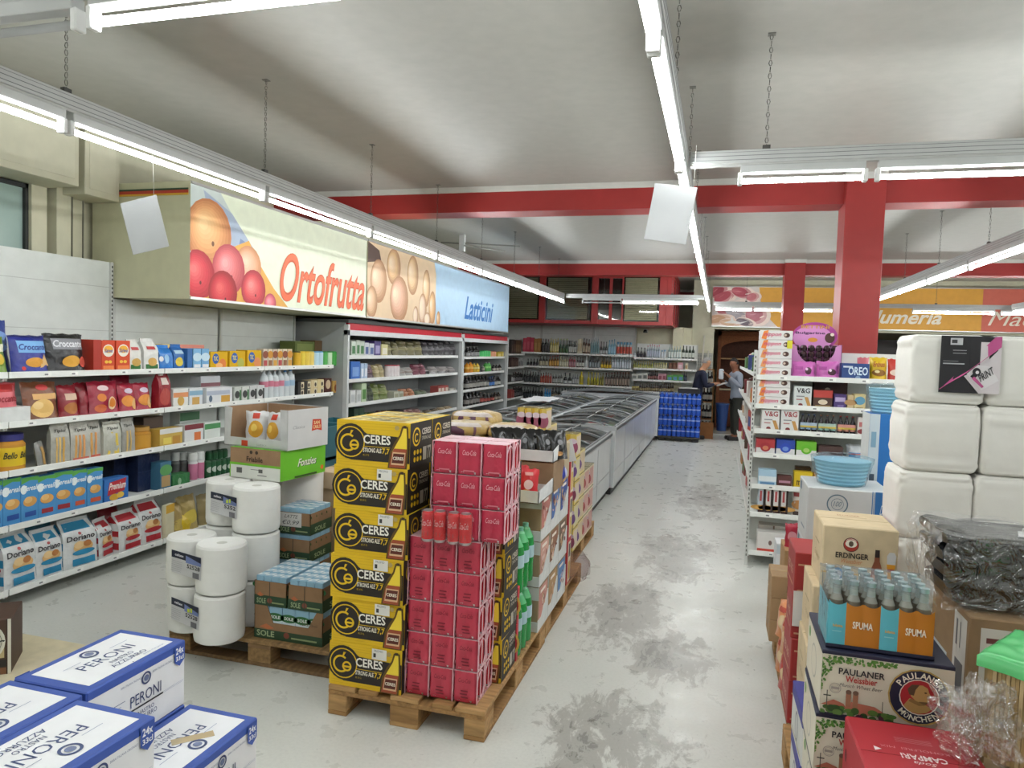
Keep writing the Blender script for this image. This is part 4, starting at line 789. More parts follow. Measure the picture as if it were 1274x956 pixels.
shop(S, T[1], [
 ('box', -30, 41, 508, 'display_tray', 'white cardboard tray under the pink bag, second shelf', 'tray', 'd8dad8:p', (), {'d': .16}),
 ('bag', 38, 82, 476, 'snack_bag', 'brown bag of fried snacks on the second shelf', 'bag', '7a4a30:f', [('e', .5, .86, .18, .08, 'c84040'), ('r', .2, .55, .9, .7, 'e0b070'), ('e', .45, .32, .34, .24, 'e6bc70'), ('e', .3, .4, .14, .1, 'f0d090')], {'d': .1}),
 ('bag', 82, 106, 480, 'snack_bag', 'dark red snack bag beside the brown fried snacks', 'bag', '8e1e2c:f', [('r', .2, .55, .85, .75, 'd8b8a0'), ('e', .5, .3, .25, .18, 'b8743c')], {'d': .1}),
 ('bag', 104, 122, 477, 'snack_bag', 'plain dark red bag turned sideways on the second shelf', 'bag', '8a1a28:f', [('r', .3, .4, .6, .6, 'a03844')], {'back': .05, 'd': .1}),
 ('bag', 120, 157, 475, 'chestnut_bag', 'crimson bag with large orange slices on the second shelf', 'bag', '9c2038:f', [('e', .4, .8, .2, .08, 'e0c8c8'), ('e', .3, .52, .14, .12, 'd87c30'), ('e', .62, .34, .17, .2, 'e6c8a0'), ('e', .62, .34, .13, .16, 'd88028'), ('e', .25, .2, .2, .12, 'c86030')], {'d': .1}),
 ('bag', 156, 176, 478, 'chestnut_bag', 'crimson bag with orange picture, left of the small pair', 'bag', 'a02038:f', [('e', .5, .75, .2, .09, 'd0c0d0'), ('e', .4, .4, .25, .2, 'e09038'), ('e', .75, .3, .14, .2, 'e8b878')], {'d': .09}),
 ('bag', 175, 195, 477, 'chestnut_bag', 'crimson bag with orange picture, right of the small pair', 'bag', 'a02038:f', [('e', .5, .75, .2, .09, 'd0c0d0'), ('e', .5, .4, .3, .2, 'e09038'), ('e', .75, .3, .14, .2, 'e8b878')], {'d': .09}),
 ('bag', 148, 172, 467, 'chestnut_bag', 'crimson bag lying behind the small orange pair', 'bag', '8c1a30:f', (), {'back': .14, 'd': .08}),
 ('sack', 197, 216, 466, 'snack_bag', 'tall dark red bag leaning at the bay joint', 'bag', '8a1c28:f', [('r', .25, .7, .8, .9, 'd8c8c0'), ('e', .5, .35, .25, .25, 'b04840')], {'d': .07, 'rot': .15}),
 ('box', 217, 236, 484, 'cheese_tub', 'white and orange tub after the tall red bag', 'tub', 'dedfda', [('r', 0, .55, 1, .8, 'd89060'), ('e', .5, .35, .25, .25, 'c8a050')]),
 ('box', 237, 254, 483, 'cheese_tub', 'white and blue tub on the second shelf', 'tub', 'dcdfe2', [('r', 0, .6, 1, .85, '8ab0c8'), ('r', .2, .1, .75, .5, 'c8a058')]),
 ('box', 251, 276, 468, 'cheese_tub', 'white tub with red rim stacked behind the others', 'tub', 'd8dade', [('r', 0, .6, 1, .75, '8a5a60'), ('r', .4, .1, .75, .5, 'c89038')], {'back': .12}),
 ('box', 258, 291, 482, 'cheese_tub', 'wide white and yellow tub on the second shelf', 'tub', 'dcdee0', [('r', 0, .55, .9, .8, 'b0b8c8'), ('r', .55, .1, .9, .5, 'c8983c'), ('e', .15, .35, .15, .2, '5a6a80')]),
], .12)
t2 = thing('snack_bag', 'pink bag with red lettering in a white tray, second shelf', 'bag', (0, 0, 0)); bpy.data.objects.remove(t2); LABELS.pop('pink bag with red lettering in a white tray, second shelf')
shop(S, T[1]+.05, [('bag', -12, 31, 477, 'snack_bag', 'pink bag with red lettering in a white tray, second shelf', 'bag', 'd86c74:f', [('r', 0, .72, 1, .95, 'c03030'), ('t', 'croccante', .08, .42, .95, .6, '9c2430', 'bi'), ('e', .5, .14, .35, .12, 'd8a04c')], {'back': .02, 'd': .09})], .1)
shop(S, T[1], [('box', 293+i*9.6, 302+i*9.6, 482-i*.8, 'small_carton', 'small white and grey box on the second shelf, %s of four' % nth(i), 'box', ('c4c8c2', 'd0d2cc', 'cfcfcf', 'd4d4d4')[i], [('e', .4, .5, .25, .25, '3c3c3c'), ('r', .7, .1, .95, .8, ('4a7a50', '3a3a3a')[i > 1])]) for i in range(4)], .1, 'small white boxes on the second shelf')
shop(S, T[1], [('pet', 331+i*6.6, 338+i*6.6, 461.5-(i % 2)*1.2, 'water_bottle', 'plastic bottle %s on the second shelf, %s from the left' % (('with pink label', 'with blue label')[i > 3], nth(i)), 'bottle', 'c9cfd2:g', ('e4e4e4', '3f78b8')[i > 3], ('c8788c', '98b4cc')[i > 3]) for i in range(6)], .1, 'plastic bottles on the second shelf')
shop(S, T[1], [('box', 372+i*8.2, 379.6+i*8.2, 475-i*.9, 'coffee_pack', 'black and cream coffee pack on the second shelf, %s of four' % nth(i), 'box', ('1c1a1a', '25201c', 'cdb88c', 'd4c08c')[i], [('r', .5, 0, 1, .45, 'd0c4a8'), ('r', .5, .52, 1, .96, 'd8cca8'), ('e', .7, .7, .12, .14, '3a2a20'), ('e', .7, .22, .12, .14, '3a2a20')]) for i in range(4)], .12, 'coffee packs')
shop(S, T[1], [('box', 405, 414, 471, 'jar_carton', 'brown and red carton at the end of the second shelf', 'box', '4a1e18', [('e', .5, .6, .3, .3, 'c8b090')]), ('box', 415, 424, 474, 'jar_carton', 'tan carton last on the second shelf', 'box', 'c09850', [('e', .5, .4, .3, .3, '8a4a28')])], .1)
TUBL = [('r', 0, .15, 1, .78, 'e0c020'), ('t', 'Ballo', .15, .42, .85, .66, '1e2a1e', 'bi'), ('e', .5, .06, .3, .1, 'c89040')]
shop(S, T[2], [
 ('jar', -20, 3, 547, 'snack_jar', 'yellow labelled snack jar cut by the left edge', 'jar', 'c8903c:g', '2a2a70', 'dcbc20'),
 ('jar', 4, 45, 541, 'snack_jar', 'large yellow labelled snack jar with dark blue lid', 'jar', 'c8903c:g', '26266a', 'dcbc20', [('t', 'Bello', .1, .4, .46, .75, '1e2a1e', 'bi'), ('t', 'Bello', .54, .4, .94, .75, '1e2a1e', 'bi')]),
 ('bag', 47, 67, 550, 'breadstick_bag', 'grey breadstick bag slumped beside the large jar', 'bag', '8a8a86:f', [('r', .3, .1, .6, .8, 'b89050')], {'rot': .5, 'd': .05}),
 ('sack', 66, 89, 530, 'breadstick_bag', 'clear breadstick bag on the third shelf, first upright', 'bag', 'aaa9a0:f', [('r', .25+.12*0, .05, .33, .7, 'd8b060'), ('r', .4, .05, .5, .7, 'e0bc70'), ('r', .58, .05, .68, .7, 'd0a450'), ('t', 'Tipici', .2, .8, .85, .9, '3a3a36', 'bi')], {'d': .05, 'rot': -.1}),
 ('sack', 89, 115, 529, 'breadstick_bag', 'breadstick bag with red checked foot, left', 'bag', 'b4b2a8:f', [('r', .2, .05, .3, .72, 'd8a45c'), ('r', .38, .05, .5, .72, 'd89858'), ('r', .58, .05, .7, .72, 'd89c60'), ('r', .1, .0, .9, .1, 'c86858'), ('t', 'Tipici', .2, .8, .85, .9, '3a3a36', 'bi')], {'d': .05}),
 ('sack', 110, 128, 526, 'breadstick_bag', 'breadstick bag with red checked foot, right', 'bag', 'b0aea4:f', [('r', .2, .05, .35, .72, 'd8a45c'), ('r', .5, .05, .65, .72, 'd89858'), ('r', .1, .0, .9, .1, 'c86858'), ('t', 'Tipici', .2, .8, .85, .9, '3a3a36', 'bi')], {'d': .05, 'back': .02}),
 ('sack', 130, 155, 528, 'breadstick_bag', 'breadstick bag with yellow sticks on the third shelf', 'bag', 'b8b8ac:f', [('p', [(.2, .05), (.35, .05), (.5, .75), (.4, .75)], 'e0c050'), ('p', [(.55, .05), (.8, .05), (.7, .7), (.6, .7)], 'e0c458'), ('t', 'Tipici', .2, .8, .85, .9, '3a3a36', 'bi')], {'d': .05}),
 ('sack', 152, 171, 524, 'breadstick_bag', 'grey breadstick bag last of the row leaning left', 'bag', '9c9b94:f', [('r', .3, .05, .42, .7, 'cfae68'), ('r', .55, .05, .66, .7, 'cfae68'), ('t', 'Tipici', .2, .8, .85, .9, '3a3a36', 'bi')], {'d': .05, 'rot': .12}),
 ('jar', 171, 198, 532, 'cookie_tub', 'clear plastic tub of round biscuits on the third shelf', 'tub', 'c08a38:g', 'b88c48:g', 'c8943c:g'),
 ('box', 200, 229, 533, 'cheese_tub', 'yellow tub with white rim on the third shelf', 'tub', 'c8a850', [('r', 0, .72, 1, 1, 'dcdcd8'), ('r', .15, .15, .5, .5, 'e0cc60'), ('r', .55, .1, .9, .55, 'b88838')]),
 ('box', 231, 255, 528, 'cheese_tub', 'white tub with dark red rim and orange label', 'tub', 'd8dad8', [('r', 0, .72, 1, 1, '7a3038'), ('r', .5, .1, .85, .55, 'd07038')]),
 ('box', 256, 276, 525, 'cheese_tub', 'white tub with green rim beside the display box', 'tub', 'd4dad4', [('r', 0, .6, 1, .9, '4a8a54')]),
 ('box', 180, 205, 519, 'dark_pack', 'dark pack at the back of the third shelf, left', 'pack', '5a4a40', [('r', .5, .1, .8, .6, '9a5c30')], {'back': .16}),
 ('box', 225, 250, 513, 'cheese_tub', 'white tub with green lid at the back of the third shelf', 'tub', 'ccd2cc', [('r', 0, .7, 1, 1, '3f6a48'), ('r', .5, .1, .8, .6, 'b88838')], {'back': .16}),
], .11)
CER = lambda t_, k: [('p', [(0, .86), (.5, .93), (1, .9), (1, 1), (0, 1)], '58a048'), ('e', .14, .74, .08, .1, 'e8f0f0'), ('t', t_, .1, .70, .98, .82, 'eef4f6', 'bi'), ('e', .5, .46, .17, .11, 'd8a058'), ('e', .4, .50, .1, .07, 'e8bc78'), ('r', .2, .13, .85, .24, k)]
rows = []
for i, (a, b, y, k) in enumerate(((-16, 5, 600, '28509a'), (4, 29, 596, '28509a'), (27, 50, 594, '28509a'), (49, 71, 592, '9a2c34'), (70, 92, 587, '9a2c34'), (91, 110, 585, 'c85838'), (110, 130, 583, 'c85838'))):
    rows.append(('box', a, b, y, 'cereal_box', 'light blue cereal biscuit box on the fourth shelf, %s from the left' % nth(i), 'box', '4a90c8', CER('Cereali', k), [('r', .1, .1, .9, .9, '3c7cb4')], {'rot': (0, .06, .05, -.03, -.12, .02, 0)[i], 'd': .07}))
shop(S, T[3], rows, .07, 'light blue cereal boxes')
shop(S, T[3], [
 ('box', 131, 162, 595, 'cracker_box', 'blue and red cracker box on the fourth shelf', 'box', '2f6cb4', [('p', [(.12, .3), (.2, .85), (.9, .95), (.82, .4)], 'b82c34'), ('t', 'Premium', .18, .52, .88, .82, 'f0ece4', 'bi'), ('e', .4, .2, .26, .14, 'd8a838'), ('e', .65, .25, .2, .13, 'e4bc50')]),
 ('box', 143, 172, 563, 'crispbread_pack', 'dark navy pack stacked high at the back of the fourth shelf', 'pack', '1c2440:f', (), {'back': .22, 'd': .2}),
 ('box', 173, 201, 563, 'crispbread_pack', 'dark navy pack stacked behind the small jar', 'pack', '202a4a:f', [('r', 0, .5, 1, .52, '3a4668')], {'back': .1, 'd': .2}),
 ('box', 201, 215, 575, 'spread_jar', 'teal and tan pack beside the dark navy packs', 'pack', '3c6c88', [('r', .1, .1, .9, .5, 'b89868'), ('e', .5, .7, .3, .2, '5a9858')]),
 ('box', 216, 238, 590, 'green_pack', 'low green pack before the dark cans, fourth shelf', 'pack', '3a7a48:f', [('e', .4, .4, .2, .3, '9cc0a0')]),
 ('spray', 220, 228, 563, 'spray_can', 'grey topped tin on the fourth shelf, left', 'can', '6a6c6c', 'b8bab8', '4a4a4a', {'back': .08}),
 ('spray', 230, 238, 563, 'spray_can', 'grey topped tin on the fourth shelf, right', 'can', '5a5c5c', 'b4b6b4', '4a4a4a', {'back': .08}),
 ('spray', 242, 250, 564, 'cleaner_bottle', 'white and pink bottle on the fourth shelf, left', 'bottle', 'd8d8d8', 'd8dad8', 'c87898'),
 ('spray', 250.5, 258.5, 562, 'cleaner_bottle', 'white and pink bottle on the fourth shelf, right', 'bottle', 'd8d8d8', 'd8dad8', 'c87898'),
], .1)
shop(S, T[3], [('can', 260+i*6.3, 266+i*6.3, 574-i*.9, 'drink_can', 'dark green can on the fourth shelf, %s of six' % nth(i), 'can', '1c4a2c', 'c0c0c0:m', '1f5a34', [('e', .5, .5, .2, .2, 'c8d4c8')]) for i in range(6)]
 +[('can', 262+i*6.3, 268+i*6.3, 562-i*.9, 'drink_can', 'dark green can in the upper tier, fourth shelf, %s of four' % nth(i), 'can', '1c4a2c', 'c0c0c0:m', '1f5a34', [('e', .5, .5, .2, .2, 'c8d4c8')], {'back': .08}) for i in range(4)], .08, 'green cans on the fourth shelf')
DOR = lambda c: [('p', [(.08, .82), (.9, .82), (.85, .98), (.1, .98)], c), ('e', .5, .75, .04, .03, 'b05050'), ('t', 'Doriano', .1, .60, .95, .72, '26242c', 'b'), ('e', .58, .44, .24, .12, 'e0b478'), ('e', .45, .50, .12, .08, 'eccb94'), ('e', .7, .5, .1, .07, 'b87840'), ('e', .58, .33, .28, .06, c), ('r', .25, .05, .92, .2, c)]
DS = lambda c: [('r', 0, .1, 1, .28, c), ('r', 0, .45, 1, .6, c), ('r', 0, .8, 1, 1, c)]
rows = []
for i, (a, b, y, c, n) in enumerate(((-34, 3, 665, 'a82830', 'red and white'), (6, 50, 668, '2a86b0', 'blue and white'), (49, 84, 663, '2a86b0', 'blue and white'), (84, 124, 650, '2a86b0', 'blue and white'), (124, 149, 650, 'b02a34', 'red and white'), (150, 181, 640, 'b02a34', 'red and white'), (179, 206, 626, 'b02a34', 'red and white'))):
    rows.append(('sack', a, b, y, 'cracker_bag', '%s cracker bag on the bottom shelf, %s from the left' % (n, nth(i)), 'bag', 'dadcdc:f', DOR(c), DS(c), {'rot': (0, .06, .0, -.1, .25, .05, -.05)[i], 'd': .2}))
shop(S, T[4], rows, .17, 'cracker bags on the bottom shelf')
shop(S, T[4], [
 ('bag', 44, 78, 648, 'cracker_bag', 'blue and white cracker bag in the rear row, left', 'bag', '5aa0bc:f', (), {'back': .2}),
 ('bag', 135, 160, 632, 'cracker_bag', 'red cracker bag in the rear row', 'bag', 'a02a32:f', (), {'back': .2}),
 ('box', 206, 220, 628, 'flat_pack', 'cream flat pack leaning after the red cracker bags', 'pack', 'dcd4b4', [('r', 0, .75, 1, 1, 'd8a838')], {'rot': .2, 'd': .04}),
 ('bag', 219, 236, 628, 'pasta_bag', 'clear bag of yellow pasta behind the paper rolls, left', 'bag', 'a8905a:f', [('e', .5, .3, .3, .2, 'c8b060')]),
 ('bag', 232, 254, 618, 'pasta_bag', 'clear bag of yellow pasta behind the paper rolls, right', 'bag', 'b09a60:f', [('e', .5, .4, .3, .2, 'd8c050')]),
 ('bag', 222, 250, 640, 'pasta_bag', 'bright yellow pasta bag lying low on the bottom shelf', 'bag', 'd8b828:f', (), {'d': .1}),
 ('bag', 256, 280, 615, 'pasta_bag', 'dull tan pasta bag beyond the paper rolls', 'bag', '9a8a60:f', (), {}),
], .12)
# teal crates beyond the paper rolls
for i, (x, y, z, n) in enumerate(((-3.3, 5.35, 0, 'bottom'), (-3.3, 5.35, .28, 'second'), (-3.3, 5.35, .56, 'third'), (-3.3, 5.35, .84, 'top'), (-3.3, 5.8, 0, 'rear bottom'), (-3.3, 5.8, .28, 'rear second'), (-3.3, 5.8, .56, 'rear third'), (-3.3, 5.8, .84, 'rear top'))):
    t = thing('plastic_crate', 'teal plastic bottle crate beyond the chips box, %s' % n, 'crate', (x+.05, y, z), 0, 'teal bottle crates')
    g = G().box(-.2, -.2, 0, .2, .2, .02, '2e6470:r').box(-.2, -.2, 0, -.18, .2, .27, '2e6470:r').box(.18, -.2, 0, .2, .2, .27, '2e6470:r').box(-.18, .18, 0, .18, .2, .27, '2e6470:r').box(-.18, -.2, 0, .18, -.18, .17, '2e6470:r').box(-.18, -.2, .235, .18, -.18, .27, '357280:r').box(-.18, -.19, .17, .18, -.185, .235, '142a30')
    g.build('crate_body', t)
# ================================================================== shared bottles, scaled per object
BC = {}
def bt(kind, glass, cap, lab, ops=()):
    k = (kind, glass, cap, lab)
    if k not in BC: BC[k] = bottle(.04, .3, glass, cap, lab, kind, ops, 10).mesh('bottle')
    return BC[k]
KCAT = {'wine': 'bottle', 'spirit': 'bottle', 'beer': 'bottle', 'pet': 'bottle', 'round': 'bottle', 'can': 'can', 'jar': 'jar', 'spray': 'can', 'box': 'box', 'pack': 'pack', 'tub': 'tub'}
BXM = {}
def bx(k, lab):
    if (k, lab) not in BXM: BXM[k, lab] = boxg(.08, .1, .3, k, [('r', .15, .2, .85, .7, lab)] if lab else ()).mesh('box')
    return BXM[k, lab]
PLM = {}
def pw(k, lab):
    if (k, lab) not in PLM: PLM[k, lab] = pillow(.08, .09, .3, k, [('e', .5, .5, .3, .09, lab), ('e', .35, .72, .2, .05, mixc(k[:6], lab[:6], .5)), ('r', .15, .82, .85, .9, mixc(lab[:6], 'ffffff', .3))], .12, 1, 1, len(PLM), nu=7, nv=8).mesh('bag')
    return PLM[k, lab]
def line(surf, z, y, segs, where, group, dep=.1):
    # segs: x0, x1, count, kind, words, body, cap, label colour, height in photo pixels
    cnt = 0
    for x0, x1, n, kind, words, body, cap, lab, hp in segs:
        for i in range(n):
            a = x0+(x1-x0)*i/n; b = x0+(x1-x0)*(i+1)/n; hh = hp*(1+.06*math.sin(a*1.7))
            c, w_, h = stand(surf, a, b, y-hh, z); w_ = max(.03, w_*(.85 if body.endswith(':f') else .93)); h = max(.04, h)
            boxy = kind in ('box', 'pack', 'tub'); q = .08
            me = (pw(body, lab) if body.endswith(':f') else bx(body, lab)) if boxy else bt(kind, body, cap, lab)
            if not boxy: w_ = min(w_, h*.55 if kind != 'can' else w_)
            dd = dep if boxy else w_
            loc = (surf[1]-dd/2-.012-.01*random.random(), c, z) if surf[0] == 'X' else (c, surf[1]+dd/2+.012+.01*random.random(), z)
            cnt += 1
            o = put(kind_name(kind, words), me, None, loc, (PI/2 if surf[0] == 'X' else 0)+random.uniform(-.06, .06)*(3 if body.endswith(':f') else 1), '%s %s, %s from left' % (words, where, nth(cnt-1)), KCAT[kind], group)
            o.scale = (w_/q, dd/(.1 if boxy else q), h/.3)
def kind_name(k, words):
    ws = words.split()
    return {'box': 'carton_box', 'pack': 'food_pack', 'tub': 'food_tub', 'can': 'drink_can', 'jar': 'glass_jar', 'spray': 'spray_can', 'beer': 'beer_bottle', 'pet': 'plastic_bottle', 'wine': 'wine_bottle', 'spirit': 'liquor_bottle', 'round': 'liquor_bottle'}[k]
# ================================================================== wall fridges
def fridge(label, y0, y1, X=-4.22, zs=(1.62, 1.33, 1.03, .73)):
    W = y1-y0; t = thing('open_fridge', label, 'fridge', (X, y0, 0), PI/2)   # local x along the wall, -y to the aisle
    GR = 'a3a6a6:r'
    G().box(0, .0, .0, W, .85, .42, 'c4c7c6', .004).box(.02, -.01, .36, W-.02, 0, .42, '8c8f90').build('base_tub', t)
    G().box(.03, .80, .42, W-.03, .85, 2.0, 'a9acab').box(.03, .12, 1.93, W-.03, .8, 2.0, 'c9cbca').build('back_lining', t)
    G().box(.046, .02, 1.96, W-.046, .35, 2.05, 'bf2638:g', .006).box(0, .0, 1.90, W, .06, 1.965, 'cfd2d4', .004).box(0, .0, 2.05, W, .85, 2.09, '5a5b5c').build('canopy', t)
    for x in (0, W-.045): G().box(x, .0, 0, x+.045, .06, 2.03, 'c8cbcb', .004).box(x+.004, .05, .0, x+.03, .85, 2.09, GR, .003).build('end_panel', t)
    for k, z in enumerate(zs):
        s = G().box(.04, .08, z, W-.04, .8, z+.02, 'c9ccca').build('shelf', t)
        G().box(.04, .07, z-.002, W-.04, .08, z+.042, 'e2e4e1').build('price_strip', s)
    return t
fridge('long open fridge with red canopy under the Ortofrutta banner end', 7.66, 11.66)
fridge('shorter open fridge with red canopy holding drinks', 11.68, 14.45, zs=(1.60, 1.31, 1.01, .71, .45))
for i, (y, Y2) in enumerate(((8.15, 0), (11.95, 0))):
    G().tube([(0, -.25, 0), (0, 0, .02), (0, .25, 0)], .05, '3c3d3e:r', 8).build('fridge_lamp_cover', None, loc=(-4.3, y+.1, 2.095), label=('dark bracket on top of the long fridge', 'dark bracket on top of the shorter fridge')[i], cat='bracket')
F = ('X', -4.30); fz = [z+.021 for z in (1.62, 1.33, 1.03, .73)]
gF = 'goods on the long fridge shelves'
line(F, fz[0], 438, [(439, 455, 3, 'tub', 'white and green dairy tub', 'c4ccc0', '', '4a7a4c', 14), (455, 467, 2, 'tub', 'white and blue dairy tub', 'ccced4', '', '5a6a98', 11), (467, 476, 1, 'tub', 'purple dairy tub', '4c4078', '', 'a8a0c8', 13), (476, 485, 1, 'tub', 'yellow and white tub', 'cfc890', '', 'e8e4d0', 10), (485, 532, 5, 'pack', 'olive salad bag', '6c6644:f', '', '8a845c', 13), (532, 573, 6, 'pack', 'dark sliced meat pack', '3e3c3e:f', '', '6c6a6e', 13)], 'on top shelf of long fridge', gF, .14)
line(F, fz[1], 465, [(438, 451, 1, 'pack', 'bright blue dairy pack', '3468b8', '', '7aa0d8', 15), (451, 459, 2, 'tub', 'pale blue tub', 'b0c4dc', '', 'e0e4ec', 12), (460, 472, 1, 'pack', 'dark purple pack', '4a3440:f', '', '8c6c74', 12), (472, 484, 2, 'pack', 'beige pack', 'a89c74:f', '', 'c4b890', 11), (485, 500, 4, 'can', 'small red and white pot', 'a02c38', 'd0d0d0', 'd8d0d0', 10), (502, 520, 2, 'pack', 'flat clear pack', 'a4a4a0:f', '', '8c7c74', 7), (520, 537, 2, 'pack', 'dark magenta meat pack', '6c3040:f', '', '8a5460', 12), (540, 574, 3, 'pack', 'flat grey meat pack', '8c8888:f', '', 'a8a09c', 8)], 'on second shelf of long fridge', gF, .14)
line(F, fz[2], 492, [(438, 451, 2, 'tub', 'flat white tub', 'd0d2d0', '', 'b4b8b8', 6), (452, 458, 1, 'tub', 'green and white tub', 'b8c8a8', '', '5a8a48', 14), (458, 471, 2, 'pack', 'dark green produce pack', '2c3424:f', '', '4a5438', 14), (471, 489, 2, 'pack', 'leafy green bundle', '6c7a40:f', '', '94986a', 14), (491, 504, 2, 'tub', 'flat pale tub', 'b4b4a4', '', '989880', 5), (505, 523, 2, 'pack', 'orange brown meat pack', 'a06848:f', '', 'c89878', 8), (524, 537, 2, 'pack', 'green and grey pack', '5c6850:f', '', '909884', 6), (546, 559, 3, 'pack', 'red and cream pack', '9c4844', '', 'd4c8b8', 12), (560, 573, 2, 'pack', 'pale grey pack', 'a09c90', '', 'c8c4b8', 9)], 'on third shelf of long fridge', gF, .14)
line(F, fz[3], 520, [(442, 456, 2, 'pack', 'dark green box', '203828', '', '34583c', 12), (458, 476, 2, 'pack', 'low green pack', '3c5434:f', '', '64784c', 6), (478, 492, 2, 'pack', 'dark red brown pack', '5c3434:f', '', '8c5c58', 8), (493, 505, 1, 'pack', 'dark box', '30282a', '', '50484c', 9), (506, 530, 3, 'pack', 'brown and pink meat pack', '7c5450:f', '', 'a8847c', 10), (534, 552, 2, 'pack', 'black tray with beige food', '1e1c1c:f', '', 'c0a888', 9), (553, 573, 3, 'pack', 'beige food tray', 'b49c78:f', '', 'd8c8a8', 8)], 'on fourth shelf of long fridge', gF, .14)
F2 = ('X', -4.30); f2 = [z+.021 for z in (1.60, 1.31, 1.01, .71, .45)]; gG = 'drinks in the shorter fridge'
line(F2, f2[0], 446, [(584, 600, 4, 'beer', 'dark beer bottle', '1c1a1a:g', 'b8b8b8', '8c8c8c', 14), (601, 613, 4, 'can', 'bright green can', '2c9c4c', 'c0c0c0', '48b868', 9), (613, 620, 2, 'can', 'red and orange can', 'b84830', 'c0c0c0', 'd89878', 9), (620, 630, 2, 'box', 'yellow carton', 'c0a83c', '', 'e0d080', 8)], 'on top shelf of shorter fridge', gG, .1)
line(F2, f2[1], 465, [(583, 592, 2, 'pet', 'orange juice bottle', 'd08828:g', 'e8a040', 'e0b050', 14), (592, 600, 2, 'pet', 'yellow drink bottle', 'c8a438:g', 'd8c060', 'd8c880', 12), (601, 607, 1, 'pet', 'grey drink bottle', '6c6a64', 'a0a0a0', 'a8a090', 10), (607, 614, 2, 'pet', 'green drink bottle', '4c9c48', 'c8c8c8', '88c870', 13), (616, 630, 4, 'beer', 'dark beer bottle with pale label', '2a2422:g', 'b0a8a0', 'b8b0a8', 12)], 'on second shelf of shorter fridge', gG, .1)
line(F2, f2[2], 484, [(583, 612, 7, 'beer', 'dark beer bottle with light label', '1e1c1c:g', '908878', '9c9a94', 16), (612, 618, 2, 'beer', 'beer bottle with blue label', '202638:g', '4878c0', '4880c8', 15), (618, 630, 3, 'beer', 'dark beer bottle with white label', '1e1c1c:g', '808080', 'b8bab4', 15)], 'on third shelf of shorter fridge', gG, .1)
line(F2, f2[3], 504, [(583, 600, 4, 'beer', 'black beer bottle', '1a1818:g', '6c6460', '7c7874', 16), (600, 618, 4, 'beer', 'beer bottle with red label', '1e1818:g', 'a09080', 'a85048', 15), (618, 630, 3, 'beer', 'brown beer bottle', '2c2018:g', '8c8070', '94887c', 15)], 'on fourth shelf of shorter fridge', gG, .1)
# corner shelving on the left wall beyond the fridges, and the liquor shelves on the back wall
bay('corner wine shelving on the left wall beyond the fridges', (-4.45, 14.5, 0), PI/2, 2.07, .55, 2.3, [(z, 0) for z in (1.66, 1.36, 1.02, .66, .26)])
C3 = ('X', -4.455); cz = [z+.0225 for z in (1.66, 1.36, 1.02, .66, .26)]; gC = 'wine in the corner shelving'
line(C3, cz[0], 438, [(638, 643, 3, 'box', 'dark wine carton', '2e2420', '', '5c4438', 15), (643, 650, 4, 'box', 'brown wine carton', '54402c', '', '80684c', 14)], 'on top corner shelf', gC, .2)
line(C3, cz[1], 460, [(637, 646, 5, 'box', 'dark bottle carton', '3a2420', '', '604840', 14), (646, 652, 3, 'box', 'grey checked carton', 'a8aaa8', '', '54585c', 14)], 'on second corner shelf', gC, .2)
for k, (zi, y) in enumerate(((2, 479), (3, 497))): line(C3, cz[zi], y, [(637, 641, 2, 'box', ('white labelled wine carton', 'red wine carton')[k], ('3c3836', '8c3834')[k], '', ('c8c8c8', 'a05850')[k], 12), (641, 652, 8, 'wine', 'dark wine bottle', '1a1a18:g', '3c1c1c', '58585a', 15)], 'on the %s corner shelf' % ('third', 'fourth')[k], gC, .2)
LZl = (1.71, 1.385, .985, .59, .2); LZr = (1.67, 1.43, 1.17, .90, .64)
for i, (a, b) in enumerate(((-5.12, -4.16), (-4.16, -2.88), (-2.88, -1.88))):
    bay(('back wall liquor bay in the left corner', 'back wall liquor bay left of the middle', 'back wall liquor bay right of the middle')[i], (a, 16.6, 0), 0, b-a, .5, 2.46, [(z, 0) for z in LZl])
bay('right hand liquor bay behind the water bottles', (-1.86, 16.6, 0), 0, 1.4, .5, 2.03, [(z, 0) for z in LZr])
B = ('Y', 16.6); lz = [z+.0225 for z in LZl]; rz = [z+.0225 for z in LZr]; Q = lambda v: 640+v/5.79
gA = ['bottles on liquor shelf %d' % (i+1) for i in range(4)]
line(B, lz[0], 437.5, [(Q(60), Q(140), 3, 'box', 'pink gift carton', 'b83c50', '', 'c85868', 17), (Q(140), Q(190), 2, 'box', 'tan gift carton', '9c7040', '', 'b08850', 17), (Q(195), Q(252), 3, 'spirit', 'black liquor bottle', '16161a:g', '2a2a2c', '3c3a3c', 15), (Q(255), Q(320), 4, 'spirit', 'golden liquor bottle', '9c8c3c:g', 'c8b860', 'cfc48c', 16), (Q(322), Q(388), 3, 'round', 'dark green liquor bottle', '1c3a24:g', '8aa040', '3c5c34', 15), (Q(390), Q(450), 4, 'spirit', 'bottle with white label', '3c3c38:g', '28282a', 'c8cac4', 13), (Q(455), Q(490), 2, 'box', 'cream gift carton', 'cfc8b0', '', 'b8a888', 15), (Q(492), Q(546), 3, 'spirit', 'brown whisky bottle', '4c2a14:g', '2a1c14', 'b8a890', 16), (Q(550), Q(612), 4, 'spirit', 'clear bluish bottle', '8ca4a8:g', 'c8ccd0', '64888c', 18), (Q(615), Q(672), 3, 'round', 'dark bottle with round white label', '22262a:g', '3a3a3a', 'c0c4c4', 13), (Q(675), Q(730), 3, 'spirit', 'pale blue bottle', '7ca8c0:g', '3c7898', '9cc4d8', 15), (Q(735), Q(848), 5, 'jar', 'short bottle with red and blue label', 'a8b4b8:g', '4c88a8', 'b84c3c', 12)], 'on top liquor shelf', gA[0])
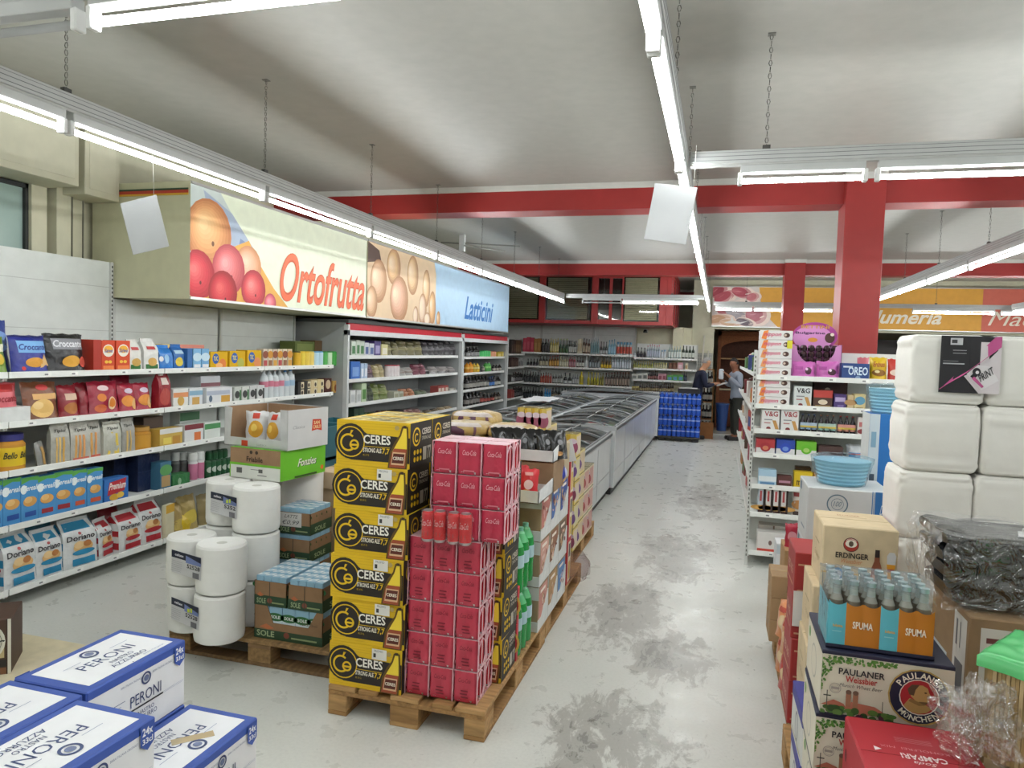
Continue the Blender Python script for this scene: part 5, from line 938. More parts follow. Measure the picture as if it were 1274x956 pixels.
line(B, lz[1], 457, [(Q(85), Q(172), 4, 'round', 'squat black bottle', '1c1a1c:g', '2e2a2a', '4c484c', 10), (Q(175), Q(240), 3, 'spirit', 'dark bottle with cream label', '24201e:g', '3a302a', 'c0b89c', 13), (Q(245), Q(320), 4, 'spirit', 'amber whisky bottle', '6c4018:g', '8c1c1c', 'c89848', 14), (Q(322), Q(388), 4, 'wine', 'pale wine bottle', 'a8a080:g', '4c4438', 'd0ccb8', 14), (Q(390), Q(440), 3, 'wine', 'rose wine bottle', '8c4048:g', 'c0c0c0', 'b08088', 14), (Q(445), Q(500), 3, 'wine', 'dark bottle with square white label', '2c1c18:g', '2a1c1c', 'd4d4cc', 13), (Q(505), Q(530), 1, 'round', 'white bottle', 'd8dad8', 'd8dad8', 'c8cccc', 15), (Q(535), Q(612), 4, 'spirit', 'black liquor bottle', '26262a:g', '3c3c40', '8c9498', 12), (Q(620), Q(700), 4, 'round', 'yellow labelled bottle', '5c4418:g', '3a2a14', 'd8b428', 14), (Q(700), Q(842), 8, 'spirit', 'clear vodka bottle', '8c989c:g', 'c8c8cc', 'c0c8d0', 14)], 'on second liquor shelf', gA[1])
line(B, lz[2], 478, [(Q(45), Q(180), 7, 'wine', 'black wine bottle', '181818:g', '2c1c1e', '303436', 16), (Q(182), Q(268), 5, 'spirit', 'red aperitif bottle', '8c2c20:g', '2c1818', 'a85040', 14), (Q(270), Q(346), 4, 'spirit', 'dark bottle with pale label', '2c2622:g', 'a8a8a8', 'b4b8b4', 13), (Q(348), Q(412), 2, 'round', 'bottle with round white seal', '1e2224:g', '404448', 'd0d4d4', 14), (Q(414), Q(462), 3, 'spirit', 'grey bottle', '60646a:g', '8c8c8c', 'b0b0b0', 12), (Q(465), Q(496), 1, 'wine', 'yellow liqueur bottle with dark label', 'b8a828:g', 'c8b830', 'a89820', 16), (Q(522), Q(612), 4, 'round', 'olive yellow liqueur bottle', 'a09828:g', 'c8b830', '8c8420', 15), (Q(612), Q(644), 2, 'wine', 'dark yellow wine bottle', '6c6428:g', '4c4420', '8c8440', 14), (Q(650), Q(832), 9, 'spirit', 'dark brown liqueur bottle', '2c1a16:g', '5c2420', '8c7c70', 14)], 'on third liquor shelf', gA[2])
line(B, lz[3], 497.5, [(Q(20), Q(205), 9, 'wine', 'black wine bottle', '161818:g', '1c2c34', '2c3438', 16), (Q(212), Q(262), 3, 'wine', 'bright blue wine bottle', '2880c0:g', '3c98d8', '58a8d8', 14), (Q(264), Q(330), 3, 'wine', 'dark bottle with tan label', '20221e:g', '2a3a3c', '94886c', 15), (Q(332), Q(520), 9, 'wine', 'dark green wine bottle', '1a2826:g', '24484c', '3a4c48', 15), (Q(520), Q(830), 13, 'wine', 'dark wine bottle', '1e1e1c:g', '5c2c2c', '54544c', 13)], 'on fourth liquor shelf', gA[3])
line(B, rz[0], 445, [(Q(853), Q(876), 1, 'round', 'white and clear bottle', 'b4bcc0:g', 'd0d0d0', 'd4d8dc', 9), (Q(880), Q(950), 3, 'round', 'fat black bottle', '14141a:g', '202024', '20202c', 12), (Q(953), Q(1052), 6, 'spirit', 'clear gin bottle', '98a4ac:g', 'b0606c', 'b4bccc', 16), (Q(1055), Q(1092), 2, 'jar', 'short white bottle', 'c8ced0:g', '7c98b0', 'd0d6da', 9), (Q(1108), Q(1204), 5, 'spirit', 'tall clear bottle with white label', '94a8a4:g', 'c0c8c8', 'd4dcd8', 15), (Q(1206), Q(1300), 4, 'wine', 'dark green sparkling wine bottle', '1c2a20:g', '1c2420', 'c8ccc4', 15)], 'on top right liquor shelf', 'bottles on the right liquor shelves')
line(B, rz[1], 459.5, [(Q(853), Q(1000), 9, 'round', 'yellow green bottle', '7c7c30:g', 'a8a048', 'a8a868', 10), (Q(1002), Q(1100), 6, 'jar', 'small pale jar', 'a8a07c:g', '8c8c50', 'c0bc9c', 8), (Q(1110), Q(1172), 2, 'box', 'brown carton', '5c3420', '', '74503c', 8), (Q(1175), Q(1216), 1, 'box', 'pink and white carton', 'c89098', '', 'd8c4c8', 8), (Q(1230), Q(1252), 1, 'box', 'cream carton', 'd0c8b0', '', 'b8946c', 8)], 'on second right liquor shelf', 'bottles on the right liquor shelves')
line(B, rz[2], 475, [(Q(845), Q(962), 3, 'box', 'white patterned beer carton', 'c8c8c0', '', '6c706c', 10), (Q(962), Q(1036), 5, 'beer', 'dark beer bottle', '1e1614:g', '6c3430', '8c5c58', 13), (Q(1036), Q(1096), 2, 'box', 'pink beer carton', 'c09098', '', '8c4858', 10), (Q(1100), Q(1218), 3, 'box', 'green and blue beer carton', '58a04c', '', '5c88b0', 8), (Q(1219), Q(1244), 2, 'beer', 'black beer bottle', '1c2030:g', '303848', '485468', 12)], 'on third right liquor shelf', 'bottles on the right liquor shelves')
line(B, rz[3], 489.5, [(Q(845), Q(898), 2, 'box', 'tan beer carton', 'a8985c', '', '6c5c38', 9), (Q(900), Q(1150), 16, 'beer', 'brown beer bottle', '2c1810:g', '704838', '9c8c68', 12)], 'on fourth right liquor shelf', 'bottles on the right liquor shelves')
t = thing('wall_camera', 'small black dome camera under the office corner', 'camera', (-1.66, 16.95, 2.28)); G().lathe([(.05, 0, '1a1a1a:g'), (.05, .03, '1a1a1a:g'), (.03, .07, '1a1a1a:g')], 12).build('dome', t); G().box(-.04, .0, .03, .04, .25, .09, 'c8c8c8').build('bracket', t)
# ================================================================== chest freezers
def freezer(label, x0, x1, y0, y1, H, group, seed=0):
    t = thing('chest_freezer', label, 'freezer', (x0, y0, 0), 0, group); W = x1-x0; L = y1-y0; WB = 'dde2e4:g'
    g = G().box(0, 0, .09, .05, L, H-.06, WB, .006).box(W-.05, 0, .09, W, L, H-.06, WB, .006).box(.05, 0, .09, W-.05, .05, H-.06, 'dfe2e4').box(.05, L-.05, .09, W-.05, L, H-.06, WB).box(.05, .05, .09, W-.05, L-.05, .42, 'c8cccd')
    g.box(W, .02, .30, W+.004, L-.02, .305, '9a9ea0').box(W, L/2-.003, .1, W+.003, L/2+.003, H-.1, '9a9ea0'); g.build('body', t)
    G().box(.04, .02, 0, W-.04, L-.02, .09, '2c2d2e').build('kick_plate', t)
    g = G(); g.box(-.012, 0, H-.06, .045, L, H, 'b9bdc0', .008).box(W-.045, 0, H-.06, W+.012, L, H, 'b9bdc0', .008).box(.04, 0, H-.06, W-.04, .04, H, 'b9bdc0').box(.04, L-.04, H-.06, W-.04, L, H, 'b9bdc0')
    g.box(W+.012, 0, H-.045, W+.016, L, H-.015, '6c7072').box(W-.02, .01, H, W+.0, L-.01, H+.012, '888c8e'); g.build('rim', t)
    n = 3
    for i in range(n):
        a = .04+(L-.08)*i/n; b = .04+(L-.08)*(i+1)/n+.03*(i < n-1); dz = .014*(i % 2)
        g = G(); g.grid(lambda u, v: (.04+(W-.08)*u, a+(b-a)*v, H-.02+dz+.075*math.sin(PI*u)**.7), 10, 1, 'e8f0f0:x'); l = g.build('glass_lid', t)
        g = G()
        for yy in (a, b): g.tube([(.04+(W-.08)*u/10, yy, H-.018+dz+.075*max(0, math.sin(PI*u/10))**.7) for u in range(11)], .011, '8c9092', 5)
        g.build('lid_frame', l)
        G().tube([(W*.62, a+.06, H+.055+dz), (W*.62, a+.06, H+.085+dz), (W*.62, b-.06, H+.085+dz), (W*.62, b-.06, H+.055+dz)], .008, 'b8bcbe:m', 5).build('lid_handle', l)
    R = random.Random(seed)
    for i in range(int(L/.26)):
        g = G()
        for k in range(3):
            x = .08+(W-.2)*k/3; hh = R.uniform(.2, .32); g.box(x, 0, .421, x+(W-.22)/3, .2, .42+hh, R.choice(['d0d4d8', 'b84c50', '5c88b8', 'd8c898', 'd0d4d8', 'd09860', '78a880', 'e4e4e4', 'c8ccd0', 'dcdfe2']), .004)
        g.build('frozen_goods', t, loc=(0, .1+i*(L-.2)/int(L/.26), 0), kind='stuff')
    return t
for i in range(3): freezer('chest freezer in the aisle side row, %s from the far end' % ('third', 'second', 'first')[i], -2.2, -1.2, 9.02+2.03*i, 9.02+2.03*i+2.02, .87, 'taller chest freezers', i)
freezer('nearest chest freezer, lower than the others, behind the yellow boxes', -2.24, -1.25, 6.98, 9.0, .80, None, 5)
for i in range(4): freezer('chest freezer in the row on the fridge side, %s from the far end' % nth(3-i), -3.30, -2.29, 6.98+2.03*i, 6.98+2.03*i+2.02, .84, 'fridge side chest freezers', 8+i)
freezer('crosswise chest freezer at the far end of the two rows', -3.2, -1.15, 15.14, 15.95, .93, None, 20)
t = thing('basket_liner', 'crumpled white paper lying on a freezer lid in the left row', 'paper', (-2.8, 11.6, .99)); G().grid(lambda u, v: ((u-.5)*.5, (v-.5)*1.2, .03*noise.noise(Vector((u*4, v*6, 0)))), 8, 8, 'e4e4e4').build('sheet', t)
# ================================================================== mixed goods on the aisle pallets
def soda(x, y, z, label, cap=True):
    t = thing('soda_bottle', label, 'bottle', (x, y, z), 0, 'green soda bottles'); R = .052; H = .335
    G().lathe([(.03, 0, '1f8a40:g'), (R*.95, .004, '1f8a40:g'), (R, .03, '1f8a40:g'), (R*.96, .10, '1f8a40:g'), (R, .14, '1f8a40:g'), (R, .21, '1f8a40:g'), (R*.9, .25, '58b878:g'), (R*.5, .295, '78c898:g'), (.015, .31, '88c8a0:g')], 18).build('bottle_body', t)
    g = G().lathe([(R*.97, .135, 'a8c8d0'), (R*1.015, .14, 'a8c8d0'), (R*1.015, .205, 'a8c8d0'), (R*.97, .21, 'a8c8d0')], 18, cap=False); g.deco(on_cyl(R*1.015, 0, 0, .138, .07, -.8, .9), [('e', .5, .55, .3, .3, '244c34'), ('e', .55, .5, .14, .14, 'd8c430'), ('r', .2, .1, .8, .2, '3c6c58')], 1.3, .001, 4); g.build('bottle_label', t)
    G().lathe([(.017, .303, '78b8a0'), (.017, .328, '78b8a0')], 14).build('bottle_cap', t)
for k in range(2):
    for j in range(3):
        for i in range(3): soda(-1.01-i*.108, 3.70+j*.108+.0, .1455+k*.345, 'two litre green soda bottle, %s tier, %s row, %s from the aisle' % (('lower', 'upper')[k], ('front', 'middle', 'rear')[j], ('first', 'second', 'third')[i]))
for k in range(2):
    t = thing('snack_carton', 'red carton with yellow round logo before the green bottles, %s' % ('lower', 'upper')[k], 'carton', (-1.075, 3.628, .1455+k*.2005)); G().box(-.115, -.018, 0, .115, .018, .2, 'b8303a', .003).build('carton_body', t)
    g = G()
    for F_ in (f_front(.23, .036, .2), ): g.deco(F_, [('e', .78, .5, .34, .36, 'e8c060'), ('e', .78, .5, .28, .3, 'b8303a'), ('p', [(.7, .3), (.78, .35), (.86, .7), (.8, .75)], 'e8c878')], .23/.2)
    g.build('printed_logo', t)
def tray(name, label, x, y, z, w_, d, h, front, bk, outc='d2d4d4:p', inc='9a7c60:p', group=None, side=None, rot=0):
    t = thing(name, label, 'box', (x, y, z), rot, group); g = G().box(-w_/2, -d/2, 0, w_/2, d/2, .005, inc).box(-w_/2, -d/2, 0, w_/2, -d/2+.004, front, outc).box(-w_/2, d/2-.004, 0, w_/2, d/2, bk, inc)
    for s in (-1, 1):
        x0, x1 = (s*w_/2-.004, s*w_/2) if s > 0 else (-w_/2, -w_/2+.004)
        g.prism([(-d/2, 0), (d/2, 0), (d/2, bk), (-d/2, front)], x0, x1, outc, 'yz')
    g.build('box_tray', t)
    if side: q = G(); q.deco(f_right(w_, d, min(front, bk)), side, d/min(front, bk)); q.build('printed_side', t)
    return t
# column of snack display boxes at the aisle edge
yy = 4.13; ZB = (.1455, .415, .685)
for k in range(3):
    for j in range(3):
        col = (('c88c80', 'd0a090', 'c07a70'), ('b08c60', '8a5c40', '4c70b0'), ('5a84b8', '6a5440', '385498'))[j][k]
        t = thing('snack_carton', 'open white snack carton at the aisle edge, %s tier, %s from the front' % (('bottom', 'middle', 'upper')[k], nth(j)), 'carton', (-1.08, 4.155+j*.262, ZB[k]), 0, 'snack cartons at the aisle edge')
        W, D, H = .27, .255, .265
        g = G().box(-W/2, -D/2, 0, W/2, D/2, .06, 'd0d2d0:p', .002).box(-W/2+.004, -D/2+.004, .06, W/2-.004, D/2-.004, H, '9a8468:p', .002).prism([(-D/2, .06), (D/2, .06), (D/2, .19), (D/2-.02, .19), (-D/2+.08, .07), (-D/2, .07)], W/2-.004, W/2, 'd0d2d0:p', 'yz').box(-W/2, -D/2, .19, W/2, -D/2+.003, H, 'c9c9c4:p')
        g.build('carton_body', t)
        q = G(); q.deco(face((W/2-.003, -D/2+.02, .07), (0, D-.05, 0), (0, 0, H-.08)), [('r', 0, 0, 1, 1, col)]+[('e', random.uniform(.15, .8), random.uniform(.1, .75), random.uniform(.05, .12), random.uniform(.03, .08), random.choice(['e0d0b8', '7c3c34', 'c8a078', 'd8b0a0', mixc(col, 'ffffff', .4)]), random.uniform(0, 3)) for _ in range(11)]+[('r', .1, .82, .7, .92, 'f0e4d8')], .9); q.build('printed_picture', t)
tr1 = tray('display_tray', 'low white tray of red snack bags above the green bottles', -1.07, 3.98, .955, .32, .36, .075, .07, .09)
tr2 = tray('display_tray', 'taller white and brown tray above the red snack bags', -1.07, 4.30, 1.135, .32, .34, .075, .07, .12)
G().box(-.16, -.0, 0, .16, .32, .18, '8f7458:p').box(-.16, -.004, 0, .16, 0, .05, 'cfd1d0:p').build('cardboard_box', None, loc=(-1.07, 4.14, .953), label='brown cardboard box body under the taller tray', cat='box')
for i in range(5):
    g = pillow(.11, .06, .17, 'c8323a:f', [('e', .5, .5, .16, .16, 'e8c8c8'), ('e', .4, .25, .16, .1, 'd89850'), ('r', .3, .8, .7, .9, 'e0a0a0')], .1, 1, 1, i)
    g.build('snack_bag', None, loc=(-1.16+(i % 3)*.085, 3.86+(i//3)*.09+.01*i, .962), rot=(.4, -.2, .2, .5, -.3)[i], label='crinkled red snack bag in the low white tray, %s' % nth(i), cat='bag', group='red snack bags in the low tray')
for i in range(6):
    g = pillow(.12, .065, .165, '0d0c0e:g', [('e', .55, .6, .1, .1, '7c7c80'), ('e', .5, .2, .14, .08, 'b88850')], .35, 1, 1, i+9)
    g.build('snack_bag', None, loc=(-1.27+i*.072, 4.26+.02*(i % 2), 1.142), rot=.55, label='glossy black snack bag leaning in the taller tray, %s from the left' % nth(i), cat='bag', group='black snack bags')
g = pillow(.14, .08, .15, '2c3c9c:f', [('e', .5, .5, .2, .2, 'b8c0e8'), ('e', .4, .2, .2, .1, 'd8b070')], .1); g.build('snack_bag', None, loc=(-.93, 4.46, .955), rot=PI/2, label='blue snack bag bulging from the cartons at the aisle edge', cat='bag')
G().box(-.15, -.15, 0, .15, .15, .24, 'b9a98c:p', .003).build('cardboard_box', None, loc=(-1.09, 4.62, .952), label='cardboard box behind the blue snack bag', cat='box')
# red and white upright cartons
for k in range(3):
    t = thing('snack_carton', 'narrow red carton in the tall red column, %s' % ('bottom', 'middle', 'top')[k], 'carton', (-1.03, 4.985, .1455+k*.32), 0, 'tall red column of cartons'); G().box(-.07, -.06, 0, .07, .06, .318, 'b03038', .003).build('carton_body', t)
    g = G(); g.deco(f_right(.14, .12, .318), [('r', .2, .05, .95, .95, 'd8d0b8'), ('r', .35, .1, .8, .5, 'c8a840'), ('r', .35, .6, .8, .9, '48403c')], .38); g.build('printed_side', t)
G().box(-.055, 0, 0, .055, .001, .15, 'dadada', 0).build('price_card', None, loc=(-.965, 4.88, 1.03), rot=(.1, -.25, .15), label='blank white price card stuck beside the red column', cat='sign')
# clear bag crumpled at the foot
g = G(); g.grid(lambda u, v: ((.05+.05*math.sin(PI*v))*math.cos(2*PI*u)*(1+.5*noise.noise(Vector((u*5, v*5, 2)))), (.07+.04*math.sin(PI*v))*math.sin(2*PI*u), .2*v), 14, 8, 'c0a0a8:t'); g.build('plastic_wrap', None, loc=(-.92, 5.08, .146), label='crumpled clear plastic hanging at the pallet corner', cat='plastic')
# yellow and pale drink cartons on the far pallet
def drink_case(x, y, z, w_, d, h, n, cols, label, group):
    t = thing('drink_case', label, 'drinks', (x, y, z), 0, group)
    for i in range(n):
        q = w_/n
        g = G().box(-q/2+.002, -d/2, 0, q/2-.002, d/2, h-.004, cols[0], .003); g.deco(f_front(q-.004, d, h-.004), [('r', .0, .0, .35, 1, 'c8a434'), ('e', .6, .45, .25, .3, cols[1]), ('e', .6, .7, .2, .12, 'd8c8d8')], q/h); 
        g.deco(f_right(q-.004, d, h-.004), [('r', .05, .1, .95, .9, cols[2])], d/h); g.build('drink_carton', t, loc=(-w_/2+q*(i+.5), 0, 0))
    G().box(-w_/2, -d/2-.002, h-.004, w_/2, d/2, h, 'c8c8b8:t').build('shrink_film', t)
for r in range(5):
    for c in range(2):
        x = (-1.24, -1.50)[c]; top = (5, 6)[c]
for c, (x, n) in enumerate(((-1.205, 5), (-1.465, 6))):
    for k in range(n):
        drink_case(x, 5.86, .1455+k*.196, .25, .2, .195, 4 if n == 6 else 3, ('d8c478', '7c5c98', 'cfc8a4') if (k+c) % 2 else ('d0b860', '98506c', 'd4c4b0'), 'yellow drink carton case at the far pallet front, %s column, %s from below' % (('aisle', 'inner')[c], nth(k)), 'yellow drink carton cases')
    for j in range(3):
        for k in range(n-1-(j > 0)):
            drink_case(x, 6.07+j*.25, .1455+k*.205, .25, .24, .204, 3, ('d8cdb0', 'b86c70', 'c89c94') if j else ('d8c888', '7c5c98', 'cbb89c'), 'pale pink drink carton case, %s row back, %s column, %s from below' % (nth(j+1), ('aisle', 'inner')[c], nth(k)), 'pale drink carton cases')
# net bags of potatoes on their stand
pallet('wooden pallet under the potato sacks left of the black bags', -2.32, 5.68, PI/2)
for k in range(8):
    G().box(-.24, -.38, 0, .24, .38, .228, 'b09878:p', .004).build('cardboard_box', None, loc=((-1.50, -2.05)[k//4], (5.12, 5.50)[k//4], .1455+(k % 4)*.2285), label='wide cardboard box under the %s potato sacks, %s' % (('right', 'left')[k//4], ('bottom', 'second', 'third', 'top')[k % 4]), cat='box', group='boxes under the potato sacks')
def sack(x, y, z, w_, d, h, rot, label, sd):
    g = G()
    def fn(u, v):
        a = 2*PI*u; ph = PI*(v-.5); e = .55
        cx = math.copysign(abs(math.cos(a))**e, math.cos(a)); sy = math.copysign(abs(math.sin(a))**e, math.sin(a)); cc = max(0, math.cos(ph))**.4
        b = 1+.14*noise.noise(Vector((cx*3+sd, sy*3, v*3)))
        return (w_/2*cx*cc*b, d/2*sy*cc*b, h/2+h/2*math.copysign(abs(math.sin(ph))**.8, math.sin(ph))*b)
    t = thing('potato_sack', label, 'sack', (x, y, z), rot, 'net sacks of potatoes')
    g.grid(fn, 28, 12, 'c0a468:f'); g.build('sack_body', t)
    for c in ((.30, .40, '5a3450'), (.70, .78, '5a3450'), (.44, .55, 'd8d0c8')) if 0 else (): pass
    q = G(); 
    for (u0, u1, k) in ((.70, .755, '5c3850:f'), (.80, .82, '6c4860:f'), (.60, .625, '6c4860:f'), (.66, .84, '')):
        if not k: continue
        q.grid(lambda u, v: Vector(fn(u0+(u1-u0)*u, .12+.8*v))*1.012+Vector((0, 0, -.002)), 3, 10, k)
    q.grid(lambda u, v: Vector(fn(.62+.26*u, .62+.25*v))*1.014, 6, 4, 'cfc4c0:f')
    q.build('printed_band', t); return t
zs = .1455+.2285*4
for k in range(2):
    sack(-1.80, 5.12, zs+.088*k, .36, .34, .10, .05, 'net potato sack with purple bands, left front, %s' % ('lower', 'upper')[k], k)
    sack(-1.46+.0, 5.16, zs+.084*k, .34, .34, .10, -.04, 'net potato sack with purple bands, right front, %s' % ('lower', 'upper')[k], k+3)
sack(-1.86, 5.52, zs, .4, .36, .12, .2, 'net potato sack in the rear left, lower', 7); sack(-1.86, 5.52, zs+.11, .4, .36, .12, .1, 'pale net potato sack in the rear left, upper', 8); sack(-1.5, 5.55, zs, .36, .36, .12, 0, 'net potato sack in the rear right', 9)
G().box(-.2, -.42, 0, .2, .42, .9, 'a89070:p', .004).build('cardboard_box', None, loc=(-1.42, 5.3, .1455), label='tall cardboard box under the right potato sacks', cat='box') if 0 else None
# ================================================================== milk cartons on the second pallet
GN = '4c3c28'
def sole(x, y, z, w_, d, h, label, cut, tops, rot=0):
    t = thing('milk_case', label, 'carton', (x, y, z), rot, 'brown and green milk carton cases')
    BR = '8f6f50:p'
    g = G()
    if cut:
        g.prism([(-w_/2, 0), (w_/2, 0), (w_/2, h), (w_/2-.04, h), (w_/2-.09, h*.50), (-w_/2+.12, h*.50), (-w_/2+.08, h), (-w_/2, h)], -d/2, -d/2+.004, BR)
    else: g.box(-w_/2, -d/2, 0, w_/2, -d/2+.004, h*.82, BR)
    g.box(-w_/2, d/2-.004, 0, w_/2, d/2, h*.82, BR).box(w_/2-.004, -d/2, 0, w_/2, d/2, h*.82, BR).box(-w_/2, -d/2, 0, -w_/2+.004, d/2, h*.82, BR).box(-w_/2, -d/2, 0, w_/2, d/2, .004, BR); g.build('case_body', t)
    q = G(); q.deco(f_front(w_, d, h*.82), [('r', 0, .0, 1, .42 if not cut else .34, '26422a'), ('t', 'SOLE', .04 if cut else .08, .08, .30 if cut else .36, .30, '9cae84', 'b'), ('p', [(.08, .42), (.18, .56), (.3, .42), (.2, .36)], 'b8683c'), ('e', .48, .22, .12, .11, '7a4030'), ('r', .55, .12, .92, .18, '8a9a6c')]+([('t', '12x500ml', .68, .68, .92, .78, '5a4430')] if cut else [('r', .47, .0, .49, 1, '3c3428')]), w_/(h*.82))
    q.deco(f_right(w_, d, h*.82), [('r', 0, 0, 1, .5, '26422a'), ('t', 'SOLE', .2, .1, .7, .32, '9cae84', 'b')], d/(h*.82)); q.build('printed_sides', t)
    if tops:
        n, m_ = tops
        for i in range(n):
            for j in range(m_):
                a = (w_-.012)/n; b = (d-.012)/m_
                k = G().box(-a/2+.001, -b/2+.001, 0, a/2-.001, b/2-.001, h-.006, '8fb8d0', .002); k.deco(f_top(a-.002, b-.002, h-.006), [('p', [(.02, .1), (.98, .4), (.98, .95), (.02, .6)], 'e4eaee'), ('r', .3, .35, .7, .6, 'b4d0e0')]); k.deco(f_front(a-.002, b-.002, h-.006), [('r', 0, .3, 1, .75, 'cfe0e8'), ('e', .5, .68, .3, .13, '2f6a3a'), ('t', 'SOLE', .15, .63, .85, .73, 'f0f0f0', 'b')], a/h)
                k.build('milk_carton', t, loc=(-w_/2+.006+a*(i+.5), -d/2+.006+b*(j+.5), .004))
    return t
sole(-2.215, 3.60, .145, .43, .36, .185, 'wide milk case with cut open front, bottom', True, (5, 4))
sole(-2.33, 3.60, .331, .205, .36, .165, 'open topped milk case on the bottom one, left', False, (4, 5)); sole(-2.11, 3.60, .331, .215, .36, .165, 'open topped milk case on the bottom one, right', False, (4, 5))
for k in range(4): sole(-2.435, 3.93, .145+.1625*k, .225, .25, .16, 'milk case in the stack right of the paper rolls, %s' % ('bottom', 'second', 'third', 'top with price note')[k], False, (3, 4))
t = thing('price_note', 'handwritten white price note on the upper milk case', 'sign', (-2.455, 3.80, .145+.1625*3+.045), .03); G().box(-.072, -.001, 0, .072, .001, .085, 'd2d0cc').build('paper', t)
g = G(); g.deco(face((-.072, -.0012, 0), (.144, 0, 0), (0, 0, .085)), [('t', 'LATTE', .2, .62, .85, .86, '3a3a40', 'i'), ('t', '€0,99', .1, .12, .9, .48, '3a3a40', 'i')], 1.7); g.build('handwriting', t)
for i, (x, y, z, w_, d, h, n) in enumerate(((-2.3, 4.62, .145, .8, .5, .33, 'bottom'), (-2.3, 4.62, .476, .8, .5, .33, 'second'), (-2.42, 4.55, .807, .42, .42, .115, 'top left'), (-2.06, 4.5, .807, .26, .3, .10, 'top right'))):
    G().box(-w_/2, -d/2, 0, w_/2, d/2, h, 'c2ae92:p', .003).box(-w_/2+.004, -.02, h, w_/2-.004, .02, h+.001, 'cbb992:g').build('cardboard_box', None, loc=(x, y, z), label='beige cardboard box behind the milk cases, %s' % n, cat='box', group='beige boxes behind the milk')
# ================================================================== end gondola facing the camera on the right
GY = 6.45; GZ = [onY(945, y, GY).z for y in (472, 508, 539, 569, 608, 643, 691)]
bay('white end shelving full of biscuits facing the camera', (.315, GY, 0), 0, 1.33, .48, 1.86, [(z, (.0, .0, .0, .0, .0, .0, .0)[i]) for i, z in enumerate(GZ)], peg=True)
g = G()
for k in range(46): g.box(-.004, -.0012, .08+k*.038, .004, 0, .10+k*.038, '2e2e2c')
t = thing('shelf_post', 'slotted white steel post at the corner of the end shelving', 'post', (.305, GY+.03, 0)); G().box(-.012, 0, 0, .012, .03, 1.86, 'd0d2ce').build('post_body', t); g.build('slot_row', t)
GB = ('Y', GY); gz = [z+.0225 for z in GZ]
def flatbars(n, z0, y0, where):
    h = .079
    for i in range(n):
        c, w_, _ = stand(GB, 945, 986, 430, z0); t = thing('wafer_bar_pack', 'white flat pack with orange corner and pink lettering %s, %s from below' % (where, nth(i)), 'box', (c, GY+.10, z0+i*h), (.0, .02, -.015, .01, 0)[i], 'white flat packs on the end shelving')
        boxg(w_, .16, h-.002, 'e0dedc').build('pack_body', t)
        q = G(); q.deco(f_front(w_, .16, h), [('p', [(.05, .1), (.2, .0), (.26, 1), (.12, .9)], ('e8a064', 'e88838')[i % 2 if n == 3 else i > 2]), ('t', 'nippon', .12, .25, .66, .78, 'c83c6c', 'bi'), ('e', .82, .5, .32, .26, '4a2c24'), ('e', .78, .5, .14, .12, 'c8b4a4')]+([('r', .84, .1, 1, .95, 'd8d02c')] if i == 3 and n == 5 else []), w_/h); q.build('printed_front', t)
flatbars(5, gz[0], 427, 'on top shelf'); flatbars(3, gz[1], 480, 'on second shelf')
PK = 'c868b4:f'
shop(GB, gz[0], [
 ('bag', 987, 1016, 450, 'treat_bag', 'pink bag of chocolate treats before the round display, left', 'bag', PK, [('e', .7, .45, .2, .22, '4a2838'), ('e', .62, .55, .08, .08, 'e8c8e0'), ('r', .1, .5, .45, .7, 'a84894')], {'d': .1}),
 ('bag', 1017, 1046, 450, 'treat_bag', 'pink bag of chocolate treats before the round display, right', 'bag', PK, [('e', .7, .4, .24, .18, '4a2838'), ('e', .62, .5, .08, .08, 'e8c8e0'), ('r', .1, .5, .45, .7, 'a84894')], {'d': .1}),
 ('box', 1047.5, 1083, 452.5, 'cookie_box', 'dark blue cookie box with large white lettering', 'box', '24427c', [('t', 'OREO', .24, .30, .95, .8, 'cfe0ee', 'b'), ('r', .05, .74, .4, .84, 'c8d0dc'), ('e', .6, .16, .14, .1, '7c94b8')]),
 ('bag', 1069, 1084, 445, 'candy_bag', 'pink striped pack behind the dark blue cookie box', 'bag', 'c86c78:f', (), {'back': .14}),
 ('bag', 1084.5, 1107, 445, 'peanut_bag', 'yellow bag of salted nuts on the end shelving', 'bag', 'd8b420:f', [('t', 'Erdnuss', .15, .6, .85, .82, 'a8482c', 'bi'), ('e', .5, .35, .28, .14, '8a5c20'), ('e', .4, .4, .1, .06, 'e8d8a0')], {'d': .1}),
 ('bag', 1107.5, 1127, 447, 'peanut_bag', 'red bag beside the yellow bag of nuts', 'bag', 'c03c34:f', [('e', .5, .4, .25, .14, 'e8d0c0')], {'d': .1}),
], .12)
t = thing('treat_display', 'pink round topped display of dark chocolate treats', 'display', (.80, GY+.27, gz[0]))
W, D, H = .41, .14, .29
g = G(); n = 16; pts = [(-W/2, 0), (W/2, 0), (W/2, H)]+[(.155*math.cos(PI*(1+i/n)), H-.02+.15*math.sin(PI*(1+i/n))) for i in range(n, -1, -1)]+[(-W/2, H)]
g.prism(pts, -D/2, -D/2+.004, 'd08cc4'); g.box(-W/2, -D/2, 0, -W/2+.004, D/2, H, 'd08cc4').box(W/2-.004, -D/2, 0, W/2, D/2, H, 'd08cc4').box(-W/2, D/2-.004, 0, W/2, D/2, H, 'c07cb4').box(-W/2, -D/2, 0, W/2, D/2, .004, 'c07cb4'); g.build('display_box', t)
pts = [(.185*math.cos(2*PI*i/36), H+.07+.125*math.sin(2*PI*i/36)) for i in range(36)]
g = G().prism(pts, D/2-.004, D/2-.001, 'a83c90'); g.prism([(.16*math.cos(a)-.015, H+.055+.11*math.sin(a)) for a in [2*PI*i/30 for i in range(30)]], D/2-.007, D/2-.004, 'd890cc').build('header_card', t)
